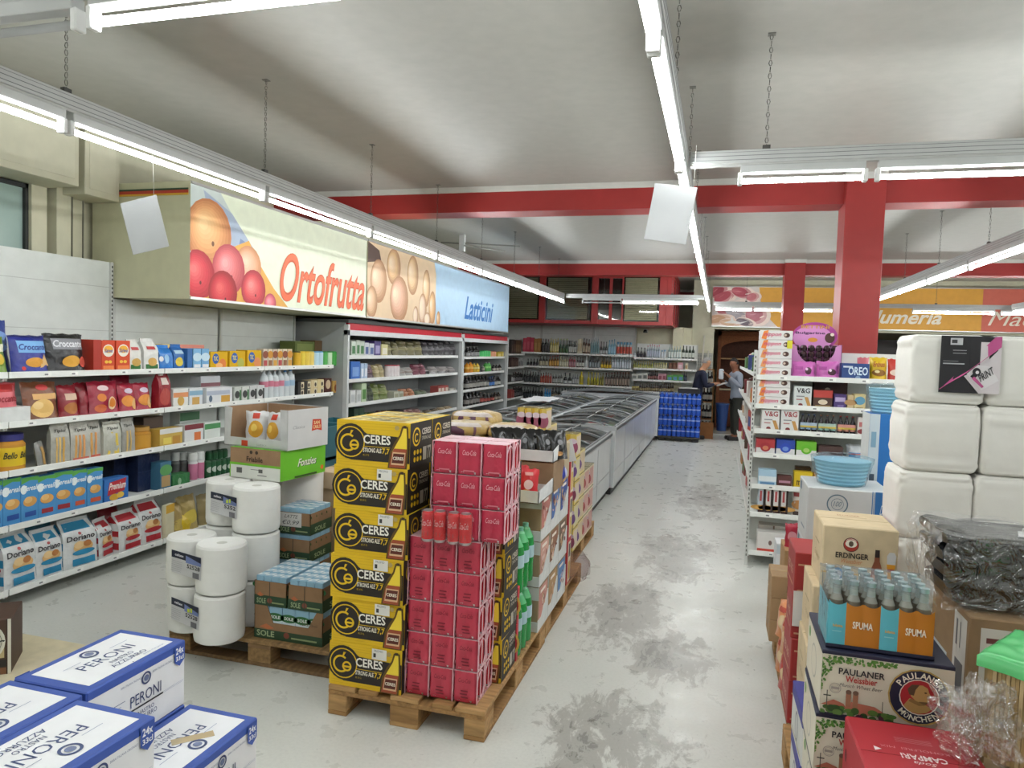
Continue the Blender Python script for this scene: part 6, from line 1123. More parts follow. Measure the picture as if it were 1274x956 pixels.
q = G(); q.deco(face((-.19, D/2-.0075, H), (.38, 0, 0), (0, 0, .2)), [('t', 'BETTINI', .2, .70, .8, .84, 'd8a040', 'b'), ('t', 'Bulgarine', .08, .42, .72, .56, '3c2048', 'b'), ('e', .46, .2, .2, .1, 'd89030'), ('e', .82, .3, .2, .22, '4a2820'), ('e', .87, .45, .08, .07, 'e8d8c8')], 1.9); q.build('lettering', t)
k = G().lathe([(.0, 0, '2c1820:g'), (.028, .004, '2c1820:g'), (.03, .03, '3a2028:g'), (.02, .05, '3a2028:g'), (.004, .055, '3a2028:g')], 10).mesh('treat')
for r in range(3):
    for c in range(6 if r else 4):
        x = (c-(2.5 if r else 1.5))*.062; put('chocolate_treat', k, t, (x, -.03+.01*r, .125+.052*r))
G().box(-W/2+.004, -D/2+.006, .05, W/2-.004, D/2-.006, .124, 'b868a8').build('inner_tray', t)
VG = [('t', 'V&G', .15, .68, .9, .92, 'a03c44', 'b'), ('r', .15, .5, .6, .55, '8c8c90'), ('r', .15, .35, .5, .4, 'b07070'), ('p', [(.6, .5), (.8, .5), (.98, .1), (.8, .05)], 'c09050'), ('e', .4, .12, .1, .08, '7c3434')]
shop(GB, gz[1], [
 ('box', 988, 1011, 481, 'wafer_box', 'white box lettered in black on the second end shelf', 'box', 'd4dad8', [(o[0],)+o[1:6]+('2c2c30',)+o[7:] if o[0] == 't' else o for o in VG]),
 ('box', 1012.5, 1037, 486, 'chocolate_box', 'red and brown chocolate box on the second end shelf', 'box', '4c3428', [('r', 0, .6, 1, 1, 'b03c34'), ('e', .5, .35, .24, .14, 'd8c8b0'), ('r', .1, .05, .9, .18, '8c7040')]),
 ('box', 1013, 1056, 476, 'chocolate_box', 'dark brown carton at the back of the second end shelf', 'box', '3c1e1c', [('e', .4, .7, .1, .08, 'c8b8a8')], {'back': .2}),
 ('box', 1038, 1054, 491, 'chocolate_box', 'purple chocolate box on the second end shelf', 'box', '46346c', [('r', .1, .5, .9, .8, 'b8a8d0'), ('r', .3, .1, .8, .3, '7868a0')]),
 ('box', 1055, 1063, 492, 'cookie_box', 'narrow cream box beside the purple one', 'box', 'c8b48c', [('e', .5, .5, .4, .2, 'a88458')]),
 ('box', 1063.5, 1078, 491, 'cookie_box', 'cream box with blue round window', 'box', 'd4c490', [('e', .5, .6, .3, .26, '5c94b0'), ('r', .2, .05, .8, .2, 'b0a078')]),
], .14)
shop(GB, gz[2], [('box', 948, 971, 510, 'wafer_box', 'white box lettered in red on the third end shelf, left', 'box', 'dcdcda', VG), ('box', 972, 995, 510.5, 'wafer_box', 'white box lettered in red on the third end shelf, right', 'box', 'dcdcda', VG),
 ('box', 1068, 1083, 520, 'wafer_box', 'small white and pink box right of the little bottles', 'box', 'd8d0cc', [('r', .1, .5, .9, .75, 'b86c6c'), ('e', .5, .25, .3, .14, '8c3c3c')])], .14)
for i, (x0, x1, c1, c2) in enumerate(((996, 1018, '3c5c8c', '8ca8c8'), (1019, 1042, '8c5c3c', '90b8b0'), (1043.5, 1067, 'b03434', 'c88878'))):
    c, w_, _ = stand(GB, x0, x1, 525, gz[2]); t = thing('bottle_pack', 'pack of three little liqueur bottles, %s' % ('blue capped left', 'mixed middle', 'red right')[i], 'drinks', (c, GY+.07, gz[2]), 0, 'packs of little bottles')
    bm_ = bottle(w_/6.6, .155, '241c24:g', c1, c2, 'beer', (), 10).mesh('bottle')
    for k in range(3): put('bottle', bm_, t, (-w_/3+k*w_/3, 0, 0))
    G().box(-w_/2+.003, -.026, .045, w_/2-.003, .026, .085, ('a8bcd0', 'b0c8c0', 'd09088')[i]).box(-w_/2+.003, -.027, .045, w_/2-.003, -.026, .06, 'd0b84c').build('cardboard_sleeve', t)
TR = lambda c1, c2: [('r', 0, 0, 1, .45, 'd8d8d6'), ('e', .5, .5, .32, .3, c1), ('e', .5, .45, .18, .14, c2), ('r', 0, .0, 1, .2, 'd8d8d6')]
shop(GB, gz[3], [('box', 941, 965, 547, 'cookie_tray', 'white tray of red cookie packs on the fourth end shelf', 'tray', 'a83438', TR('a02c34', 'c87858')), ('box', 966, 990, 548, 'cookie_tray', 'white tray of blue cookie packs on the fourth end shelf', 'tray', '2c48a0', TR('2848b0', '6c8cd0')), ('box', 991, 1017, 550, 'cookie_tray', 'white tray of bright green packs on the fourth end shelf', 'tray', '6cb430', TR('64b428', 'a8d070')),
 ('box', 1018, 1050, 556, 'cookie_tray', 'dark brown packs lying on the fourth end shelf', 'pack', '4a3430', [('r', 0, .5, 1, .55, '6c4c44'), ('r', 0, .2, 1, .25, '6c4c44')]), ('bag', 1055, 1081, 555, 'snack_bag', 'white and blue bag on the fourth end shelf', 'bag', 'c8ccd0:f', [('r', .1, .1, .95, .5, '3c8cc0'), ('r', .1, .35, .7, .45, 'b85050')])], .14)
shop(GB, gz[4], [('box', 944, 967, 585, 'snack_box', 'light blue and white box on the fifth end shelf', 'box', 'a8c8dc', [('r', 0, .3, 1, .6, 'dce4e8'), ('r', .1, .1, .9, .25, '5c88b0')]), ('box', 967.5, 986, 593, 'chocolate_box', 'low brown and pink packs on the fifth end shelf', 'box', '5c3430', [('r', .1, .4, .9, .6, 'b88898')]),
 ('box', 988, 1012, 588, 'candy_box', 'yellow candy display box lettered in brown', 'box', 'd8b820', [('t', 'm&m', .15, .2, .85, .6, '4c3414', 'b'), ('e', .9, .12, .05, .05, 'b04030')]), ('box', 990, 1010, 582, 'candy_box', 'dark open lid behind the yellow candy box', 'box', '4a3418', (), {'back': .12}), ('box', 1013, 1026, 590, 'candy_box', 'tan candy box half hidden by the blue plates', 'box', 'b88848', [('r', 0, .4, 1, .5, 'a05c34')])], .1)
shop(GB, gz[5], [('box', a, a+9, 608+i*.6, 'cocoa_box', 'upright white and brown biscuit box, %s of four' % nth(i), 'box', ('b8c4cc', 'd8d4d0', 'd8d4d0', 'd4d0cc')[i], [('r', 0, 0, 1, .15, '3c2420'), ('e', .5, .25, .4, .1, 'c89850'), ('r', .2, .5, .5, .9, 'a84444'), ('r', .7, .0, 1, 1, '30201c')]) for i, a in enumerate((944, 953.5, 963, 972.5))], .16, 'upright biscuit boxes')
shop(GB, gz[5], [('bag', 987, 1005, 612, 'cookie_bag', 'white and brown cookie bag beside the upright boxes', 'bag', 'd4ccc4:f', [('e', .5, .45, .3, .18, 'c08850'), ('r', .1, .75, .9, .9, 'a04040'), ('r', .1, .05, .9, .2, '3c2c28')])], .1)
shop(GB, gz[6], [('box', 942, 984, 664, 'flat_box', 'long flat white box with red rim on the lowest end shelf', 'box', 'd8d4d0', [('r', 0, 0, 1, .2, 'c84434'), ('e', .4, .5, .08, .12, '6c5450'), ('e', .7, .5, .1, .14, '5c3c38')]), ('box', 944, 980, 655, 'flat_box', 'clear wrapped tray lying behind the flat white box', 'box', 'c8c0b8', [('r', .5, 0, .56, 1, '7c6450')], {'back': .16})], .14)
# aisle side of the gondola, seen edge on
for i in range(4):
    y1 = 14.35-1.47*(i+1)
    bay('aisle side shelving bay of the right gondola, %s from the far end' % nth(i), (.37, y1, 0), -PI/2, 1.47, .34, 1.86, [(z, 0) for z in (1.60, 1.22, .86, .5, .12)], peg=True)
R2 = random.Random(4); cs = ['d0b040', 'b84438', 'd8d4cc', '4c6c3c', '3c4c84', 'b88850', '7c3434', 'c8c4bc', '2c2c2c', 'c87848', 'a85864', '5c4438']
wd = {'d0b040': 'yellow', 'b84438': 'red', 'd8d4cc': 'white', '4c6c3c': 'green', '3c4c84': 'blue', 'b88850': 'tan', '7c3434': 'dark red', 'c8c4bc': 'pale', '2c2c2c': 'black', 'c87848': 'orange', 'a85864': 'pink', '5c4438': 'brown'}
for s_, z in enumerate((1.60, 1.22, .86, .5, .12)):
    for i in range(15):
        y = 7.10+i*.385+.04*R2.random(); c = R2.choice(cs); h = R2.uniform(.16, .26)
        o = put('food_pack', bx(c, R2.choice(cs)) if i % 3 == 0 else pw(c+':f', R2.choice(cs)), None, (.37+.02+.1, y, z+.0225), -PI/2+R2.uniform(-.1, .1), '%s pack edge on along the aisle gondola, %s shelf, %s from the camera' % (wd[c], ('top', 'second', 'third', 'fourth', 'lowest')[s_], nth(i)), 'pack', 'packs along the aisle side'); o.scale = (.29/.08, .17/.1, h/.3)
# ================================================================== pallets and goods at the right
pallet('wooden pallet under the beer cartons on the right', .755, 2.82, PI/2)
pallet('wooden pallet under the red cartons and towel packs', .80, 4.10, PI/2)
pallet('wooden pallet under the right hand towel packs', 1.62, 4.10, PI/2)
for i in range(3):
    t = thing('cardboard_box', 'plain brown carton in the low stack at the aisle, %s' % ('bottom', 'middle', 'top')[i], 'box', (.475, 4.52, .145+i*.13), 0, 'low brown carton stack'); G().box(-.12, -.13, 0, .12, .13, .128, 'a98a66:p', .004).box(-.116, -.015, .128, .116, .015, .1288, 'c0a070:g').build('box_body', t)
    q = G(); q.deco(f_front(.24, .26, .128), [('r', .35, .3, .55, .6, '7c6040'), ('r', .6, .2, .65, .8, '93744c')], 2).deco(f_left(.24, .26, .128), [('r', .3, .3, .5, .6, '7c6040')], 2); q.build('printed_mark', t)
for i, (y, z, c, w_) in enumerate(((3.98, .145, 'c87c48:f', 'orange'), (3.98, .33, 'd89060:f', 'pale orange'), (3.76, .145, 'b83c34:f', 'red'), (3.76, .33, 'c8946c:f', 'tan'))):
    pillow(.2, .14, .185, c, [('e', .5, .5, .25, .2, 'e0c8a0'), ('r', .2, .75, .8, .88, 'b04838')], 0, 1, 1, i).build('pasta_bag', None, loc=(.44, y, z), rot=-.9, label='%s crinkled food bag low beside the red cartons' % w_, cat='bag')
for i in range(4):
    t = thing('beer_carton', 'dark red carton in the narrow stack at the aisle edge, %s' % N6[(0, 1, 2, 5)[i]], 'carton', (.505, 3.56, .145+i*.197), (.0, .02, -.02, .01)[i], 'dark red cartons'); G().box(-.135, -.14, 0, .135, .14, .196, '9c2c2c', .004).build('carton_body', t)
    q = G(); q.deco(f_left(.27, .28, .196), [('r', .1, .15, .8, .2, 'c89878'), ('t', 'RED ALE', .15, .4, .75, .6, 'd0a890', 'b')], 1.4).deco(f_front(.27, .28, .196), [('r', .05, .1, .4, .14, 'c89878'), ('r', .05, .7, .5, .74, 'c89878')], 1.4); q.build('printed_sides', t)
G().box(-.045, -.001, 0, .045, .001, .16, 'd8d6d4').build('price_card', None, loc=(.415, 3.409, .60), rot=.0, label='white price card taped to the dark red cartons', cat='sign')
# wheat beer cartons, cream
EC = 'd3bf9c:p'; EW, ED, EH = .272, .30, .2485
b = carton(EW, ED, EH, EC, .004, False); b.box(-EW/2+.003, -.002, EH-.001, EW/2-.003, .002, EH+.0006, 'a8926c')
q = G(); q.deco(f_front(EW, ED, EH), [('e', .38, .72, .115, .115, '34221e'), ('e', .38, .72, .105, .105, 'b03a2c'), ('e', .38, .735, .085, .06, 'ece4d4'), ('e', .38, .735, .035, .045, '5a4a3c'), ('a', 'ERDINGER', .38, .72, .09, 90, .022, 'f0e8dc'), ('t', 'ERDINGER', .18, .50, .62, .59, '2c2420', 'b'), ('t', 'Weissbier', .26, .42, .54, .49, 'c8764c', 'i'),
    ('r', 0, .24, 1, .265, 'c89c34'), ('o', .22, .24, .10, .05, '5a8cbc'), ('e', .22, .24, .06, .06, 'cfd8e0'), ('e', .22, .22, .035, .02, '4c3428'),
    ('p', [(.70, .64), (.76, .64), (.765, .50), (.80, .38), (.80, .0), (.66, .0), (.66, .38), (.695, .50)], '8c5038'), ('p', [(.70, .68), (.76, .68), (.76, .56), (.70, .56)], '2c2020'), ('r', .675, .2, .79, .28, 'c89078'), ('e', .73, .12, .07, .07, 'c8c4b8'),
    ('p', [(.855, .60), (.885, .66), (.95, .66), (.975, .60), (.965, .45), (.86, .45)], 'd8d8d8'), ('p', [(.855, .47), (.97, .47), (.95, .3), (.94, .0), (.87, .0), (.875, .3)], 'd89828'), ('r', .868, .36, .958, .40, 'a84c28')], EW/EH)
q.deco(f_left(EW, ED, EH), [('t', 'Erdinger', .3, .3, .8, .44, 'a89068', 'i'), ('r', .3, .6, .7, .63, 'a89068')], ED/EH); q.deco(f_top(EW, ED, EH), [('t', 'ERDINGER', .3, .70, .62, .78, 'a05c44'), ('r', .32, .62, .7, .64, 'a88c64')], EW/ED)
EM = (b.mesh('carton'), q.mesh('print'))
for i in range(4):
    t = thing('beer_carton', 'cream wheat beer carton with bottle and glass picture, %s of its stack' % ('bottom', 'second', 'third', 'top')[i], 'carton', ((.535, .53, .54, .568)[i], 3.22, .145+i*.2495), (.02, -.01, .0, .0)[i], 'cream wheat beer cartons'); put('carton_body', EM[0], t); put('printed_sides', EM[1], t)
for i in range(2):
    t = thing('beer_carton', 'white carton with indigo lid low behind the munich beer cartons, %s' % ('lower', 'upper')[i], 'carton', (.50, 2.86, .145+i*.191), (.0, .02)[i], 'indigo lidded cartons'); G().box(-.155, -.145, 0, .155, .145, .19, 'd8d8d4', .004).box(-.156, -.146, .14, .156, .146, .1905, '3c3c8c', .003).build('carton_body', t)
    q = G(); q.deco(f_left(.31, .29, .19), [('e', .5, .4, .2, .3, '8c8c94'), ('e', .5, .4, .15, .24, 'd0d0cc'), ('r', .1, .1, .9, .14, 'b8b090')], 1.5).deco(f_front(.31, .29, .19), [('e', .3, .4, .2, .3, '5a5c94')], 1.5); q.build('printed_sides', t)
# munich wheat beer cartons
PAW, PAD, PAH = .352, .33, .1955
NV = '1e2038'
ops = [('r', 0, 0, 1, 1, 'd9d2c0')]
R3 = random.Random(3)
for i in range(120):
    u = .58*R3.random()**1.6; v = 1-R3.random()*(.13-.08*u if u > .10 else .62-5*u); ops.append(('e', u, v, R3.uniform(.022, .036), R3.uniform(.014, .022), R3.choice(['4c7c34', '5c8c3c', '3c6830', '6c9848']), R3.uniform(0, 3)))
ops += [('t', 'PAULANER', .13, .70, .485, .81, '1e1e24', 'b'), ('t', 'Weissbier', .185, .58, .43, .69, 'a8342c', 'b'), ('t', 'Munich Wheat Beer', .14, .49, .47, .55, '3c3a38', 'i'), ('o', .11, .45, .09, .08, '9c948c'), ('o', .11, .45, .065, .06, '9c948c'), ('r', .08, .43, .14, .47, '9c948c'),
    ('p', [(.0, .14), (.1, .25), (.18, .2), (.2, .14)], 'a8604c'), ('p', [(.18, .12), (.24, .25), (.42, .22), (.55, .08), (.3, .05)], 'b86c58'), ('r', .195, .16, .235, .40, 'a06c50'), ('r', .25, .16, .29, .40, 'a06c50'), ('e', .215, .41, .045, .04, '6c5444'), ('e', .27, .41, .045, .04, '6c5444'), ('r', .045, .12, .052, .4, '3c3c34'), ('r', .02, .3, .08, .32, '3c3c34'), ('r', .475, .1, .48, .33, '3c3c34')]
for i in range(26): ops.append(('e', R3.uniform(0, .56), R3.uniform(.0, .13), R3.uniform(.05, .08), R3.uniform(.035, .06), R3.choice(['3c5c2c', '4c7434', '2c4c24', '4c2438', '5c7c3c'])))
cu, cv = .745, .50
ops += [('e', cu, cv, .47, .47, 'b89c58'), ('e', cu, cv, .445, .445, NV), ('e', cu, cv, .30, .30, 'e0dcd0'), ('e', cu, cv, .285, .285, 'a82830'),
    ('a', 'PAULANER', cu, cv, .365, 90, .105, 'ecead8'), ('a', 'MÜNCHEN', cu, cv, .365, 270, .095, 'ecead8', True),
    ('p', [(cu-.115, cv-.17), (cu-.07, cv-.03), (cu+.02, cv-.08), (cu+.10, cv-.16), (cu+.06, cv-.24), (cu, cv-.275), (cu-.07, cv-.25)], 'b08c54'), ('p', [(cu-.08, cv+.12), (cu-.05, cv+.19), (cu+.02, cv+.21), (cu+.06, cv+.17), (cu+.07, cv+.10), (cu+.088, cv+.03), (cu+.07, cv+.01), (cu+.075, cv-.05), (cu+.04, cv-.09), (cu-.02, cv-.07), (cu-.06, cv+.0)], 'b8945c'),
    ('p', [(cu-.09, cv+.12), (cu-.06, cv+.20), (cu-.0, cv+.215), (cu-.03, cv+.12), (cu-.04, cv+.02), (cu-.075, cv+.03)], '54402c'), ('p', [(cu+.0, cv-.07), (cu+.07, cv-.06), (cu+.05, cv-.11), (cu+.0, cv-.1)], '6c5438'), ('e', cu+.045, cv+.09, .02, .012, '3c2c20'), ('p', [(cu-.06, cv-.03), (cu+.05, cv-.12), (cu+.0, cv-.14), (cu-.08, cv-.08)], '8c6c40')]
b = G().box(-PAW/2, -PAD/2, 0, PAW/2, PAD/2, PAH, 'd4cfc0', .003).box(-PAW/2-.001, -PAD/2-.001, PAH-.012, PAW/2+.001, PAD/2+.001, PAH+.0003, NV, .002).box(-PAW/2-.001, -PAD/2-.001, 0, PAW/2+.001, PAD/2+.001, .008, NV)
q = G(); F_ = f_front(PAW, PAD, PAH-.020, .008); q.deco(lambda u, v, l: F_(max(0, min(1, u)), max(0, min(1, v)), l*.25+.001), ops, PAW/(PAH-.02), .0004)
q.deco(f_left(PAW, PAD, PAH-.020, .008), [('r', 0, 0, 1, 1, 'd9d2c0'), ('e', .5, .5, .3, .3, 'b4b0a4'), ('e', .5, .5, .26, .26, 'd9d2c0'), ('e', .15, .8, .1, .1, '5c8c3c')], PAD/PAH)
PMM = (b.mesh('carton'), q.mesh('print'))
for i in range(4):
    t = thing('beer_carton', 'cream and navy munich wheat beer carton with monk emblem, %s' % ('bottom', 'second from bottom', 'third from bottom', 'top under the soda bottles')[i], 'carton', (.516+(.0, .004, -.006, 0)[i], 2.3+PAD/2, .145+i*.1965), (.0, .015, -.015, .0)[i], 'munich wheat beer cartons'); put('carton_body', PMM[0], t); put('printed_sides', PMM[1], t)
# soda bottle tray with orange and turquoise sleeves
t = thing('soda_pack', 'film wrapped tray of small soda bottles in orange and turquoise sleeves', 'drinks', (.497, 2.325+.10, .145+4*.1965+.001), .0)
W, D = .285, .19
g = G(); pr = [(.02, 0, 'b4701c:g'), (.0215, .006, 'b4701c:g'), (.0225, .02, 'b4701c:g'), (.0225, .115, '6c6458:g'), (.0195, .140, '8c8c84:g'), (.0125, .158, '9aa4a0:g'), (.0115, .185, '9aa4a0:g'), (.0135, .187, 'b4ccd0:m'), (.0135, .2, 'b4ccd0:m')]
bmz = G().lathe(pr, 12).mesh('bottle')
for i in range(6):
    for j in range(4): put('bottle', bmz, t, (-W/2+.0475*(i+.5), -D/2+.0475*(j+.5), .002))
g = G()
def fn(u, v):
    x = (u-.5)*W; ph = (u*6) % 1; bump_ = math.sin(PI*ph)**.6 if 0 < ph < 1 else 0; z = .004+.140*v- (.012*bump_ if v > .99 else 0)
    return (x, -D/2-.001-.0035*bump_-.0008, z)
def zone(a, b_, k):
    g.grid(lambda u, v: fn(a+(b_-a)*u, v), max(6, int(48*(b_-a))), 3, k)
zone(0, .17, '5ab4c4'); zone(.17, .5, 'b8731c'); zone(.5, .67, '5ab4c4'); zone(.67, 1, 'b8731c')
for s in (-1, 1): g.box(s*W/2-.001, -D/2, .002, s*W/2+.001, D/2, .13, '5ab4c4' if s < 0 else 'b8731c')
g.deco(lambda u, v, l: Vector((-W/2+W*u, -D/2-.0062-l, .004+.138*v)), [('t', 'SPUMA', .235, .44, .43, .60, 'ece4d4', 'b'), ('t', 'SPUMA', .735, .44, .93, .60, 'ece4d4', 'b'), ('t', 'bibita', .045, .44, .14, .50, 'd8a850', 'b'), ('t', 'bibita', .545, .44, .64, .50, 'd8a850', 'b'), ('r', .04, .34, .13, .36, '8cccd4'), ('r', .54, .34, .63, .36, '8cccd4')], 2.2); g.build('cardboard_sleeve', t)
G().box(-W/2-.004, -D/2-.008, 0, W/2+.004, D/2+.004, .002, NV).box(-W/2-.004, -D/2-.008, 0, W/2+.004, -D/2-.006, .012, NV).build('tray', t)
g = G(); g.grid(lambda u, v: ((u-.5)*(W+.01), (v-.5)*(D+.02), .2025+.004*math.sin(u*6*2*PI+1.5)*math.sin(v*4*2*PI+1.5)-.05*max(0, abs(v-.5)*2-.9)*10*.3), 36, 24, 'd8e4e8:t'); g.grid(lambda u, v: (-W/2-.004-.006*noise.noise(Vector((u*9, v*9, 1))), (u-.5)*D, .005+.195*v), 10, 10, 'd8e4e8:t'); g.build('shrink_film', t)
# red cartons in front
CAW, CAD, CAHt = .30, .37, .211
b = G().box(-CAW/2, -CAD/2, 0, CAW/2, CAD/2, CAHt, 'ab2430', .005).box(-CAW/2+.006, -.0012, CAHt-.001, CAW/2-.006, .0012, CAHt+.0007, '8a1c26')
q = G(); T_ = face((CAW/2, CAD/2, CAHt+.0004), (-CAW, 0, 0), (0, -CAD, 0))
dots = [('e', .12+.018*i+.05*(j % 2)*.3, .72+.03*j, .008, .006, 'd88c90') for i in range(7) for j in range(4)]
q.deco(T_, [('t', 'CAMPARI', .30, .46, .66, .53, 'ecdcdc', 'b'), ('t', 'Soda', .40, .55, .58, .59, 'ecdcdc', 'i'), ('t', 'ALKOHOLFREI  MIX', .16, .38, .80, .41, 'd08890'), ('p', [(.86, .42), (.86, .48), (.80, .45)], 'ecdcdc'), ('p', [(.05, .42), (.05, .48), (.11, .45)], 'ecdcdc')]+[('r', .35, .30-.018*i, .65, .305-.018*i, 'c87880') for i in range(4)]+dots, CAW/CAD, .0003)
q.deco(f_left(CAW, CAD, CAHt), [('t', 'CAMPARI', .3, .4, .8, .6, 'd8a0a4', 'b'), ('e', .12, .55, .05, .09, '5c1018')], CAD/CAHt); q.deco(f_front(CAW, CAD, CAHt), [('t', 'CAMPARI', .2, .4, .8, .6, 'ecdcdc', 'b')], CAW/CAHt)
CM = (b.mesh('carton'), q.mesh('print'))
for i in range(3):
    t = thing('drink_carton', 'glossy red aperitif soda carton at the bottom right, %s of its stack' % ('lowest', 'middle', 'topmost')[i], 'carton', (.548, 2.03, .146+i*.2125), .02, 'red aperitif cartons'); put('carton_body', CM[0], t); put('printed_sides', CM[1], t)
pallet('wooden pallet under the red aperitif cartons at bottom right', .76, 1.78, 0)
# brown cartons and black refuse sacks
p1_ = onY(1207, 768, 2.56)
for i, (z0, h) in enumerate(((.145, .42), (.566, p1_.z-.566))):
    t = thing('cardboard_box', ('brown carton on the floor pallet under the labelled one', 'brown labelled carton under the black refuse sacks')[i], 'box', (p1_.x+.27, 2.56+.2, z0), 0); G().box(-.27, -.2, 0, .27, .2, h, '8d7355:p', .004).box(-.266, -.025, h, .266, .025, h+.001, 'a8946c:g').build('box_body', t)
    q = G(); q.deco(f_front(.54, .4, h), [('r', .06, .42, .5, .93, 'cfccc4'), ('r', .09, .82, .28, .86, '6c3c3c'), ('r', .09, .76, .44, .78, '5c5c5c'), ('r', .09, .68, .4, .70, '8c8c8c')], .54/h).deco(f_left(.54, .4, h), [('r', .64, .25, .95, .95, 'c8c6c0'), ('r', .70, .35, .9, .6, '5c5c60'), ('r', .70, .7, .74, .9, '5c5c60'), ('r', .8, .7, .82, .9, '5c5c60'), ('r', .08, .10, .5, .55, 'b8c0c4'), ('r', .12, .2, .4, .45, '6c7880')], .4/h); q.build('pasted_labels', t)
zt = p1_.z+.002
for i in range(4):
    t = thing('refuse_sack_pack', 'folded pack of black refuse sacks on the brown carton, %s' % ('bottom', 'second', 'third', 'top with white label')[i], 'pack', (p1_.x+.30, 2.80, zt+.058*i), (.0, .0, (.0, .03, -.02, .02)[i]), 'black refuse sack packs'); L = .66; wv = .36; hh = .056
    def fn(u, v, i=i):
        a = 2*PI*v; c_ = math.cos(a); s_ = math.sin(a); y = math.copysign(abs(c_)**.5, c_)*wv/2; z = hh/2+math.copysign(abs(s_)**.45, s_)*hh/2*.98
        ed = min(1, (u*L)/.04, ((1-u)*L)/.04)**.5 if 0 < u < 1 else 0
        x = (u-.5)*L-(.03 if i > 1 else 0); sag = .018*max(0, .16-u)/.16*(1 if i > 1 else .2)
        return (x, y*(.9+.1*ed)+.003*math.sin(u*60), hh/2+(z-hh/2)*(.62+.38*ed)+sag+.003*math.sin(y*120+i)*(s_ > 0)+.0022*math.sin(z*260+u*3))
    g = G(); g.grid(fn, 40, 28, '1b1c1f:g'); V0 = [fn(0, v/28) for v in range(28)]; g.add(V0, [tuple(range(28))], '1b1c1f:g'); g.add([fn(1, v/28) for v in range(28)], [tuple(range(28))[::-1]], '1b1c1f:g'); g.build('folded_sacks', t)
    if i == 3:
        q = G(); q.deco(face((-.12, -.06, hh+.001), (.16, -.03, 0), (.03, .09, 0)), [('r', 0, 0, 1, 1, 'd4d4d4'), ('r', .1, .4, .5, .6, '8c8c8c'), ('r', 1.02, .8, 1.3, .98, 'b8c82c')], 1.5); q.build('paper_label', t)
    if i == 0:
        q = G(); q.deco(face((.03, -.1835, .02), (.09, 0, 0), (0, 0, .03)), [('r', 0, 0, 1, 1, 'b8d020')], 1.5); q.build('yellow_sticker', t)
g = G(); g.grid(lambda u, v: (-.37+.74*u+.012*noise.noise(Vector((u*6, v*6, 0))), -.195+.012*noise.noise(Vector((u*8, v*5, 3)))+.0*v, .0+.245*v), 24, 10, 'ffffff:q').grid(lambda u, v: (-.38+.02*noise.noise(Vector((u*8, v*8, 5)))-.02*math.sin(PI*v), -.195+.36*u, .0+.25*v), 12, 10, 'ffffff:q').grid(lambda u, v: (-.37+.74*u, -.195+.37*v, .248+.02*noise.noise(Vector((u*5, v*4, 7)))), 20, 12, 'ffffff:t')
g.build('clear_plastic_cover', None, loc=(p1_.x+.30, 2.80, zt-.002), label='clear plastic film wrapped round the black refuse sacks', cat='plastic')
# tan pack with green film top and crumpled film at the corner
pc = onY(1268, 852, 1.98)
t = thing('wrapped_pack', 'tan fibre pack with a green plastic top at the right edge', 'pack', (pc.x+.15, 1.98+.16, .78), -.62)
W = .26; hz = pc.z-.78+.01
g = G()
for i in range(26):
    for s_ in (0, 1):
        x = -W/2+W*i/26
        if s_ == 0: g.box(x, -W/2-.002*(i % 3), 0, x+W/26-.0015, -W/2+.02, hz-.004*(i % 2), ('c0a473:p', 'b09262:p', 'cbb184:p')[i % 3])
        else: g.box(-W/2-.002*(i % 3), x, 0, -W/2+.02, x+W/26-.0015, hz-.004*(i % 2), ('c0a473:p', 'b09262:p', 'cbb184:p')[i % 3])
g.box(-W/2+.02, -W/2+.02, 0, W/2, W/2, hz-.01, 'b09262:p'); g.build('fibre_bundle', t)
g = G(); g.grid(lambda u, v: (max(-.5, min(.5, (u-.5)*1.1))*(W+.03), max(-.5, min(.5, (v-.5)*1.1))*(W+.03), hz+.012-.035*max(0, (max(abs(u-.5), abs(v-.5))*2-.90))/.10+.006*noise.noise(Vector((u*7, v*7, 2)))), 24, 24, '5cbc74:g'); g.build('green_film_top', t)
for i in range(3): G().box(-.15, -.2, 0, .17, .2, .2105, 'b9a07c:p', .004).build('cardboard_box', None, loc=(pc.x+.20, 2.12, .146+.2115*i), label='cardboard box under the green topped pack, %s' % ('bottom', 'middle', 'top')[i], cat='box', group='boxes under the green topped pack') if pc.x+.02 > .715 else None
cc = onY(1218, 905, 2.02)
g = G()
def cf(u, v):
    a = 2*PI*u; p_ = PI*(v-.5)*.95; q = Vector((math.cos(a)*math.cos(p_), math.sin(a)*math.cos(p_), math.sin(p_))); r = 1+.75*noise.noise(q*1.9+Vector((3, 1, 0)))+.28*noise.noise(q*6)
    return (q.x*.085*r, q.y*.07*r, q.z*.10*r)
g.grid(cf, 44, 30, 'f4f4f4:q', smooth=False); g.grid(lambda u, v: Vector(cf(u, v))*.72+Vector((.006, 0, .004)), 26, 18, 'f4f4f4:q', smooth=False)
g.build('crumpled_film', None, loc=(cc.x+.005, 2.06, max(cc.z, .785+.1)), label='crumpled clear plastic film beside the red aperitif carton', cat='plastic')
